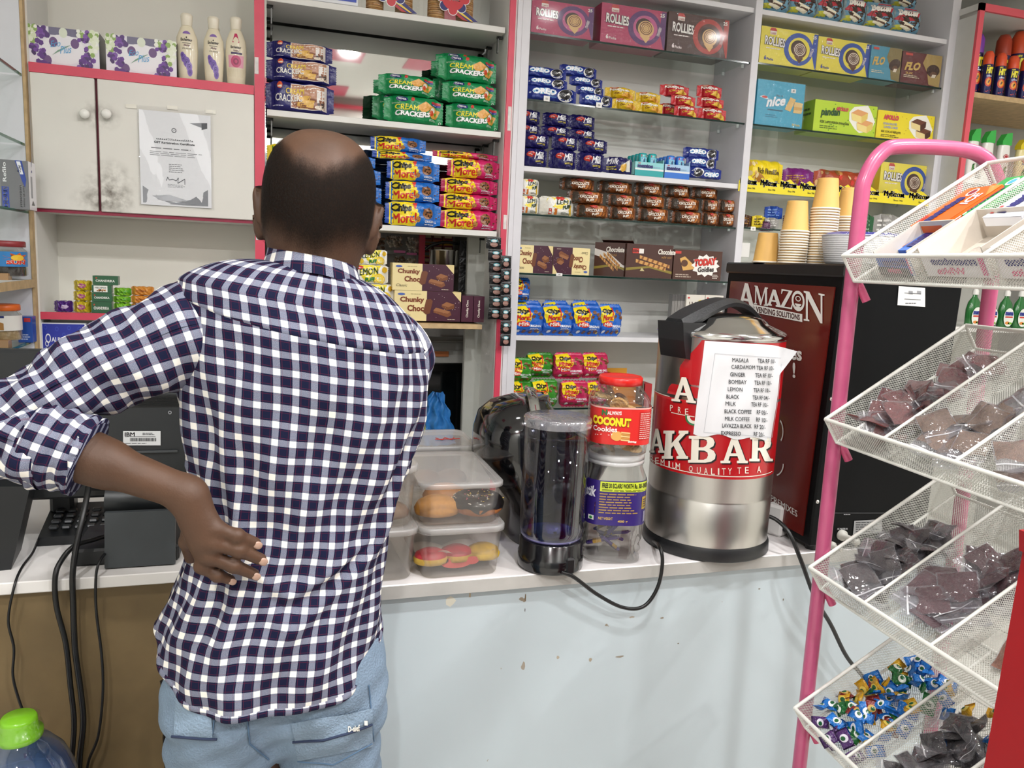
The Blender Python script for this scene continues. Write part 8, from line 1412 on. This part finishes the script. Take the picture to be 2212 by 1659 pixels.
def hair_mat(col, lo_, hi_):
    mt = bpy.data.materials.new('cropped_hair'); mt.use_nodes = True; nt = mt.node_tree; N = nt.nodes; L = nt.links.new; b = N['Principled BSDF']; b.inputs['Base Color'].default_value = lin(col); b.inputs['Roughness'].default_value = .8; b.inputs['Specular IOR Level'].default_value = .1
    at_ = N.new('ShaderNodeAttribute'); at_.attribute_name = 'hair_cover'; tc = N.new('ShaderNodeTexCoord'); mp = N.new('ShaderNodeMapping'); mp.inputs['Scale'].default_value = (900, 900, 260); L(tc.outputs['Object'], mp.inputs[0]); n = N.new('ShaderNodeTexNoise'); n.inputs['Scale'].default_value = 1.0; n.inputs['Detail'].default_value = 2; L(mp.outputs[0], n.inputs['Vector'])
    s = N.new('ShaderNodeMath'); s.operation = 'SUBTRACT'; s.inputs[0].default_value = 1.0; L(n.outputs['Fac'], s.inputs[1]); ml = N.new('ShaderNodeMath'); ml.operation = 'MULTIPLY'; L(at_.outputs['Fac'], ml.inputs[0]); ml.inputs[1].default_value = 1.25; su = N.new('ShaderNodeMath'); su.operation = 'SUBTRACT'; L(ml.outputs[0], su.inputs[0]); L(n.outputs['Fac'], su.inputs[1])
    mr = N.new('ShaderNodeMapRange'); mr.inputs[1].default_value = lo_; mr.inputs[2].default_value = hi_; L(su.outputs[0], mr.inputs[0]); t = N.new('ShaderNodeBsdfTransparent'); mx = N.new('ShaderNodeMixShader'); L(mr.outputs[0], mx.inputs[0]); L(t.outputs[0], mx.inputs[1]); L(b.outputs[0], mx.inputs[2]); L(mx.outputs[0], N['Material Output'].inputs[0]); return mt
def shell(name, den_, mat, thr):
    keep = (den_[hq].max(1) > thr); idx = np.unique(hq[keep]); rm = -np.ones(len(hv), int); rm[idx] = np.arange(len(idx)); me = np_mesh(name, hv[idx], rm[hq[keep]], [mat]); at_ = me.attributes.new('hair_cover', 'FLOAT', 'POINT'); at_.data.foreach_set('value', den_[idx].astype(np.float32)); return link(name, me, man)
shell('hair', den, hair_mat('#191411', -.25, .75), .02); shell('beard', jaw, hair_mat('#121010', -.1, .4), .05)
# ---- checked shirt
def plaid_mat():
    mt = bpy.data.materials.new('checked_cotton'); mt.use_nodes = True; nt = mt.node_tree; N = nt.nodes; L = nt.links.new; b = N['Principled BSDF']; b.inputs['Roughness'].default_value = .85; b.inputs['Specular IOR Level'].default_value = .2
    uv = N.new('ShaderNodeUVMap'); uv.uv_map = 'uv'; sp = N.new('ShaderNodeSeparateXYZ'); L(uv.outputs[0], sp.inputs[0])
    def mth(op, a, c=None, clampv=False):
        n = N.new('ShaderNodeMath'); n.operation = op; n.use_clamp = clampv
        for i, v in enumerate((a, c)):
            if v is None: continue
            if isinstance(v, (int, float)): n.inputs[i].default_value = v
            else: L(v, n.inputs[i])
        return n.outputs[0]
    PR = .0266
    def band(s): f = mth('FRACT', mth('ADD', mth('MULTIPLY', s, 1 / PR), 100.0)); wh = mth('LESS_THAN', f, .37); r1 = mth('LESS_THAN', mth('ABSOLUTE', mth('SUBTRACT', f, .47)), .016); r2 = mth('LESS_THAN', mth('ABSOLUTE', mth('SUBTRACT', f, .90)), .016); return wh, mth('MAXIMUM', r1, r2)
    wu, ru = band(sp.outputs[0]); wv, rv = band(sp.outputs[1]); tw = mth('MULTIPLY', mth('ADD', wu, wv), .5)
    # fine weave speckle where the two yarns cross
    n1 = N.new('ShaderNodeTexNoise'); n1.inputs['Scale'].default_value = 1500; n1.inputs['Detail'].default_value = 1; mp = N.new('ShaderNodeMapping'); L(uv.outputs[0], mp.inputs[0]); L(mp.outputs[0], n1.inputs['Vector'])
    mix = mth('ADD', tw, mth('MULTIPLY', mth('SUBTRACT', n1.outputs['Fac'], .5), mth('MULTIPLY', mth('MULTIPLY', tw, mth('SUBTRACT', 1.0, tw)), 2.4)), True)
    ra = N.new('ShaderNodeValToRGB'); el = ra.color_ramp.elements; el[0].position = 0; el[0].color = lin('#0f1330'); el[1].position = 1; el[1].color = lin('#e9e6de'); e = el.new(.5); e.color = lin('#6d7286'); L(mix, ra.inputs[0])
    mx = N.new('ShaderNodeMix'); mx.data_type = 'RGBA'; red = mth('MULTIPLY', mth('MAXIMUM', ru, rv), .26); L(red, mx.inputs[0]); L(ra.outputs[0], mx.inputs[6]); mx.inputs[7].default_value = lin('#7a2436'); L(mx.outputs[2], b.inputs['Base Color'])
    bp = N.new('ShaderNodeBump'); bp.inputs['Strength'].default_value = .25; bp.inputs['Distance'].default_value = .002; n2 = N.new('ShaderNodeTexNoise'); n2.inputs['Scale'].default_value = 90; n2.inputs['Detail'].default_value = 3; L(mp.outputs[0], n2.inputs['Vector']); L(n2.outputs['Fac'], bp.inputs['Height']); L(bp.outputs[0], b.inputs['Normal']); return mt
PLAID = plaid_mat()
YS = 1.30                                                          # depth of the widest part of the torso
SIL = [(1600, 340, 806), (1540, 338, 806), (1400, 332, 816), (1330, 346, 820), (1250, 388, 823), (1150, 424, 832), (1050, 420, 852), (950, 402, 886), (860, 388, 912), (780, 384, 918), (720, 384, 912), (680, 388, 900), (650, 396, 880)]
sx0 = [at(a, y, YS).x for y, a, b in SIL]; sx1 = [at(b, y, YS).x for y, a, b in SIL]; sz = [(at(a, y, YS).z + at(b, y, YS).z) / 2 for y, a, b in SIL]
def tor(z): return float(np.interp(z, sz, sx0)), float(np.interp(z, sz, sx1))
ZTOP = sz[-1]
def dep(z): return float(np.interp(z, [.6, .78, .86, .95, 1.03, 1.15, 1.25, 1.33, 1.40, 1.46], [.142, .142, .134, .112, .10, .108, .118, .115, .095, .075]))
def cyy(z): return float(np.interp(z, [.6, .78, .88, 1.0, 1.15, 1.27, 1.36, 1.42, 1.47], [1.315, 1.308, 1.304, 1.295, 1.29, 1.288, 1.285, 1.282, 1.285]))
NECK = Vector(NB) + Vector((.004, .015, 0))
def fold(th, z):
    s = math.sin; b = -math.cos(th)                                  # b = 1 at the middle of the back
    d = 0.0045 * s(th * 7 + z * 22) * s(z * 9 + 1) + .003 * s(th * 13 - z * 35)
    d += .010 * math.exp(-((th + .55 + (z - 1.0) * .8) / .10) ** 2) * math.exp(-((z - 1.0) / .20) ** 2) - .008 * math.exp(-((th + .72 + (z - 1.0) * .8) / .10) ** 2) * math.exp(-((z - 1.0) / .2) ** 2)
    d += .008 * math.exp(-((z - (.93 + .10 * abs(th))) / .012) ** 2) * math.exp(-(th / 1.2) ** 2) - .006 * math.exp(-((z - (.905 + .12 * abs(th))) / .014) ** 2) + .006 * math.exp(-((z - (.875 + .16 * abs(th - .1))) / .014) ** 2)
    d += .007 * math.exp(-((th - 1.15 - (z - 1.15) * 1.2) / .09) ** 2) * math.exp(-((z - 1.15) / .14) ** 2) - .006 * math.exp(-((th - 1.0 - (z - 1.15) * 1.2) / .08) ** 2) * math.exp(-((z - 1.15) / .14) ** 2)
    d += .006 * math.exp(-((th + 1.2 - (z - 1.2) * 1.0) / .09) ** 2) * math.exp(-((z - 1.18) / .12) ** 2)
    return d
def tilt(z): return float(np.interp(z, [.6, .8, .95, 1.2, 1.45], [.0, .03, .09, .15, .17]))
def torso_pt(th, z, off=0.0):
    """th = 0 is the middle of the back, growing towards his right (picture right); above the shoulder line the rings close in on the neck"""
    zz = min(z, ZTOP); x0, x1 = tor(zz); cx = (x0 + x1) / 2; hw = (x1 - x0) / 2; hd_ = dep(zz); cy = cyy(zz); e = 2.35
    if z > ZTOP:
        t = min(1.0, (z - ZTOP) / .085); k = t ** 1.15; hw = hw + (.060 - hw) * k; hd_ = hd_ + (.062 - hd_) * k; cx = cx + (NECK.x - cx) * k; cy = cy + (NECK.y - cy) * k; zo = ZTOP + .052 * (1 - (1 - t) ** 1.8)
    else: zo = z
    ca, sa = math.sin(th), -math.cos(th); q = (abs(ca) ** e + abs(sa) ** e) ** (-1 / e); f = fold(th, z) if z < ZTOP + .02 else 0
    if z < ZTOP + .02: f *= 1 - max(0, z - ZTOP + .06) / .08 if z > ZTOP - .06 else 1
    x = cx + (hw + f + off) * ca * q; y = cy + (hd_ + f + off) * sa * q
    return Vector((x, y, zo - tilt(zz) * (x - .065)))
def hem(th):
    t = (th + math.pi) % (2 * math.pi) - math.pi; c = math.cos(t)
    return .742 + .095 * (abs(math.sin(t)) ** 5) if abs(t) < 1.6 else .837
NU, NV = 150, 110
arcs = {}
def arc_table():
    """arc length from the middle of the back, at a few heights, so that the checks keep their size on the cloth"""
    ths = np.linspace(-math.pi, math.pi, 181); tab = []
    for z in np.linspace(.70, ZTOP + .085, 24):
        pts = [torso_pt(t, z) for t in ths]; L_ = np.concatenate([[0], np.cumsum([(pts[i + 1] - pts[i]).length for i in range(180)])]); tab.append(L_ - np.interp(0, ths, L_))
    return ths, np.linspace(.70, ZTOP + .085, 24), np.array(tab)
ATH, AZ, AT = arc_table()
def arc(th, z):
    i = min(max(np.searchsorted(AZ, z) - 1, 0), len(AZ) - 2); f = min(1, max(0, (z - AZ[i]) / (AZ[i + 1] - AZ[i]))); a = AT[i] * (1 - f) + AT[i + 1] * f; return float(np.interp(th, ATH, a))
VZ = np.cumsum([0] + [(torso_pt(0, z + .005) - torso_pt(0, z)).length for z in np.arange(.70, ZTOP + .085, .005)]); VZX = np.concatenate([np.arange(.70, ZTOP + .085, .005), [ZTOP + .085]])[:len(VZ)]
def vlen(z): return float(np.interp(z, VZX, VZ))
def refa(th, z): return arc(th, 1.18) * .5 + arc(th, z) * .5        # checks lean in a little where the shirt narrows
shirt = None; mb = MB()
def tf(u, v): th = -math.pi + 2 * math.pi * u; z0 = hem(th); z = z0 + (ZTOP + .082 - z0) * v; return th, z
mb.grid(lambda u, v: torso_pt(*tf(u, v)), NU, NV, PLAID, True, lambda u, v: (refa(*tf(u, v)), vlen(tf(u, v)[1])))
mb.grid(lambda u, v: torso_pt(tf(u, 0)[0], tf(u, 0)[1] + .012 * v, .0018 * (1 - (2 * v - 1) ** 4)), NU, 4, PLAID, True, lambda u, v: (refa(*tf(u, 0)) + .004, vlen(tf(u, 0)[1] + .012 * v)))
shirt = mb.obj('shirt', man, label='navy and white checked cotton shirt')
# yoke across the shoulders: a second layer with a stitched lower edge
def yk(u, v): th = -1.42 + 2.84 * u; z0 = 1.342 - .009 * th - .012 * math.cos(th * 1.4); return th, z0 + (ZTOP + .082 - z0) * v
mb = MB(); mb.grid(lambda u, v: torso_pt(*yk(u, v), .0022 if v > .02 else .0), 80, 40, PLAID, True, lambda u, v: (refa(*yk(u, v)) + .0115, vlen(yk(u, v)[1]) + .0075)); mb.obj('yoke', shirt)
# collar band folded over
def col(u, v, off=0.0):
    th = -2.6 + 5.2 * u; ca, sa = math.sin(th), -math.cos(th); back = max(0, math.cos(th)); k = v; r = .0615 + (.011 * k if k < .5 else .0055 + .011 * (k - .5) * 2) + off; zz = .043 - .060 * (k ** 1.4) - .012 * (1 - back); c = NECK + Vector((.003, .002, .024 + .055 - .055))
    base = torso_pt(th, ZTOP + .082); x = NECK.x + ca * r * 1.04; y = NECK.y + sa * r * 1.06
    return Vector((x, y, base.z + .012 + zz - .01 * abs(ca) ** 2))
mb = MB(); mb.grid(lambda u, v: col(u, v, 0 if v > .03 else -.003), 70, 16, PLAID, True, lambda u, v: ((u - .5) * 5.2 * .066 + .014, .60 - v * .052)); mb.grid(lambda u, v: col(u, 0, -.004) - Vector((0, 0, v * .05)), 70, 6, PLAID, True, lambda u, v: ((u - .5) * 5.2 * .066, .7 + v * .05)); mb.obj('collar', shirt)
# sleeves
def sleeve(pts, rads, nfold, seed, roll=0.0, uvo=(0, 0), flat=None):
    pth = sm_path(pts, 12); n = len(pth); ln = [0]; rd = random.Random(seed); ph = [rd.uniform(0, 6.28) for _ in range(6)]
    for i in range(n - 1): ln.append(ln[-1] + (pth[i + 1] - pth[i]).length)
    rr = np.interp(np.array(ln) / ln[-1], np.linspace(0, 1, len(rads)), rads); m = 64; ref = Vector((0, -1, .25)); vs = []; uvs = []
    for i, p in enumerate(pth):
        t = (pth[min(i + 1, n - 1)] - pth[max(i - 1, 0)]).normalized(); a = (ref - t * ref.dot(t)).normalized(); b_ = t.cross(a); s = ln[i] / ln[-1]
        for k in range(m + 1):
            an = 2 * math.pi * k / m; r = rr[i]
            r += nfold * (.0055 * math.sin(s * 15 + an * 2 + ph[0]) * math.sin(an * 1.5 + ph[1]) + .005 * math.sin(s * 27 - an * 3 + ph[2]) + .003 * math.sin(s * 48 + an * 5 + ph[3])) * (.35 + .9 * s)
            vs.append(tuple(p + a * (math.cos(an) * r) + b_ * (math.sin(an) * r))); uvs.append(((an - math.pi) * .063 + uvo[0] + roll * ln[i], ln[i] + uvo[1]))
    return vs, [(i * (m + 1) + k, i * (m + 1) + k + 1, (i + 1) * (m + 1) + k + 1, (i + 1) * (m + 1) + k) for i in range(n - 1) for k in range(m)], uvs
SV = lambda a: Vector(a)
CF = SV(EL) + (SV(WR) - SV(EL)) * .40
DZ = Vector((0, 0, -.022)); pl = [SV(SHL) + Vector((.06, .005, .0)) + DZ, SV(SHL) + Vector((.012, 0, .0)) + DZ, SV(SHL) * .62 + SV(EL) * .38 + Vector((0, -.005, -.006)), SV(SHL) * .25 + SV(EL) * .75 + Vector((0, 0, -.004)), SV(EL) + Vector((.012, 0, -.004)), SV(EL) + (SV(WR) - SV(EL)) * .15 + Vector((.0, 0, -.01)), SV(EL) + (SV(WR) - SV(EL)) * .30 + Vector((0, 0, -.004))]
mb = MB(); v_, f_, u_ = sleeve(pl, [.080, .082, .068, .060, .056, .058, .056], 1.0, 3, uvo=(.004, .01)); mb.add(v_, f_, PLAID, True, u_); mb.obj('sleeve', shirt, label='left sleeve rolled to the elbow')
d_ = (SV(WR) - SV(EL)).normalized(); mb = MB(); c0_ = SV(EL) + (SV(WR) - SV(EL)) * .22
v_, f_, u_ = sleeve([c0_ - d_ * .005, c0_ + d_ * .02, c0_ + d_ * .045, c0_ + d_ * .062, c0_ + d_ * .066, c0_ + d_ * .052, c0_ + d_ * .03], [.060, .0655, .062, .0575, .053, .049, .048], .55, 8, uvo=(.01, .3)); mb.add(v_, f_, PLAID, True, u_); mb.obj('cuff', shirt, label='rolled cuff')
pr_ = [SV(SHR) + Vector((-.06, .0, .025)), SV(SHR) + Vector((-.022, .0, .004)), SV(SHR) * .6 + SV(ELR) * .4 + Vector((-.012, 0, 0)), SV(SHR) * .25 + SV(ELR) * .75 + Vector((-.012, -.0, 0)), SV(ELR) + Vector((-.012, .01, -.012)), SV(ELR) * .7 + SV(WRR) * .3]
mb = MB(); v_, f_, u_ = sleeve(pr_, [.07, .075, .064, .056, .052, .050], .9, 5, uvo=(.02, .015)); mb.add(v_, f_, PLAID, True, u_); mb.obj('sleeve', shirt, label='right sleeve, forearm hidden ahead')
# ---- jeans
def jeans_sdf(p):
    d = elp(p, (.036, 1.305, .83), (.150, .105, .13)); x0l, x1r = at(356, 1500, YS).x, at(828, 1500, YS).x; d = smin(d, elp(p, (x0l + .095, 1.285, .745), (.094, .098, .12)), .05); d = smin(d, elp(p, (x1r - .098, 1.285, .735), (.096, .098, .12)), .05)
    for a, s in ((x0l + .085, -1), (x1r - .088, 1)): d = smin(d, cap(p, (a, 1.29, .70), (a + s * .004, 1.3, .40), .089, .070), .03); d = smin(d, cap(p, (a + s * .004, 1.3, .40), (a + s * .006, 1.29, .06), .068, .060), .02)
    d = smin(d, cap(p, ((x0l + x1r) / 2, 1.29, .80), ((x0l + x1r) / 2, 1.3, .675), .07, .06), .05)
    w_ = .0035 * np.sin(p[:, 2] * 60 + p[:, 0] * 45) * np.sin(p[:, 0] * 38 + 1) + .0025 * np.sin(p[:, 2] * 110 - p[:, 0] * 60); d = d + w_ * (1 - ss(.70, .82, p[:, 2]))
    return np.maximum(d, p[:, 2] - .90)
jv, jq = net(jeans_sdf, (-.2, 1.1, .03), (.28, 1.5, .94), .0075)
DENIM = M('#7b90a5', .8, bump=.35, bs=260, var=.30, vs=9)
jeans = link('jeans', np_mesh('jeans', jv, jq, [DENIM]), man, label='faded light blue denim jeans')
def jhit(px, py, l=0.0):
    d = ray(px, py); d = d / np.linalg.norm(d); o = np.array([0, 0, CAMH]); s = 1.05
    for _ in range(60):
        e = float(jeans_sdf((o + d * s)[None])[0]); s += e * .7
        if abs(e) < 1e-4: break
    q = o + d * s; e = .003; n = np.array([float(jeans_sdf((q + np.eye(3)[k] * e)[None])[0] - jeans_sdf((q - np.eye(3)[k] * e)[None])[0]) for k in range(3)]); n = n / np.linalg.norm(n); return Vector(q + n * (.001 + l))
def jline(pts, r, mat, parent, name, lift=0.0): mb = MB(); mb.tube([q for q in (jhit(x, y, lift) for x, y in pts) if q.y < 1.42], r, mat, 5); return mb.obj(name, parent)
def dens(pts, n=6): return [(pts[i][0] + (pts[i + 1][0] - pts[i][0]) * k / n, pts[i][1] + (pts[i + 1][1] - pts[i][1]) * k / n) for i in range(len(pts) - 1) for k in range(n)] + [pts[-1]]
ST = M('#4f6a86', .8); ND = M('#232f4a', .8)
def pocket(corner, name_lines, label):
    (a, b, c, d_) = corner; mb = MB()
    mb.grid(lambda u, v: jhit((1 - v) * ((1 - u) * a[0] + u * b[0]) + v * ((1 - u) * d_[0] + u * c[0]), (1 - v) * ((1 - u) * a[1] + u * b[1]) + v * ((1 - u) * d_[1] + u * c[1]), .0022), 16, 14, M('#8297ab', .8, bump=.35, bs=260, var=.3, vs=12)); o = mb.obj('pocket', jeans, label=label); return o
pk1 = pocket(((630, 1562), (802, 1530), (803, 1612), (645, 1640)), None, 'back pocket with a printed tag'); pk2 = pocket(((385, 1480), (455, 1520), (460, 1592), (378, 1590)), None, 'left back pocket')
jline(dens([(632, 1598), (700, 1596), (745, 1584), (800, 1562)]), .0022, ND, jeans, 'pocket_seam', .003); jline(dens([(645, 1640), (720, 1650), (800, 1604)]), .0012, ST, jeans, 'stitch_line', .003)
jline(dens([(375, 1588), (420, 1590), (470, 1594)]), .0022, ND, jeans, 'pocket_seam', .003); jline(dens([(360, 1440), (372, 1478), (410, 1500), (460, 1515)]), .0014, ST, jeans, 'pocket_opening', .001); jline(dens([(468, 1525), (462, 1560), (458, 1590)]), .0012, ST, jeans, 'side_seam', .001); jline(dens([(534, 1545), (536, 1580), (538, 1605), (580, 1640)]), .0014, ST, jeans, 'centre_seam', .001); jline(dens([(795, 1480), (800, 1530), (806, 1600)]), .0012, ST, jeans, 'side_seam', .001)
mb = MB(); p = P(mb, lambda x, y, l: jhit(x, -y, .0045 + l), 1, 1, r=.6, dx=20); p.text('D-sief', 750, -1576, 775, -1564, '#e3ded2', 0, .03, slope=5); p.rect(784, -1562, 790, -1554, '#e9e6de', 0); mb.obj('pocket_print', jeans, label='small white printed pocket lettering')
mb = MB(); q = jhit(462, 1524, .002); mb.lathe([(.0045, 0), (.005, .001), (.003, .0022), (0, .0024)], M('#9a8a78', .4, .7), 12, capt=False); link('rivet', mb.mesh('rivet'), jeans, q, rot=(R(90), 0, 0))
for s in (-1, 1):                                                   # shoes
    x = .045 + s * .092; sv, sq = net(lambda p: np.maximum(smin(smin(elp(p, (x, 1.27, .045), (.042, .06, .05)), elp(p, (x + s * .01, 1.38, .035), (.045, .085, .032)), .03), cap(p, (x, 1.28, .05), (x, 1.29, .1), .04, .042), .02), .003 - p[:, 2]), (x - .08, 1.18, -.01), (x + .09, 1.5, .16), .008); link('shoe', np_mesh('shoe', sv, sq, [M('#22201f', .5)]), man)
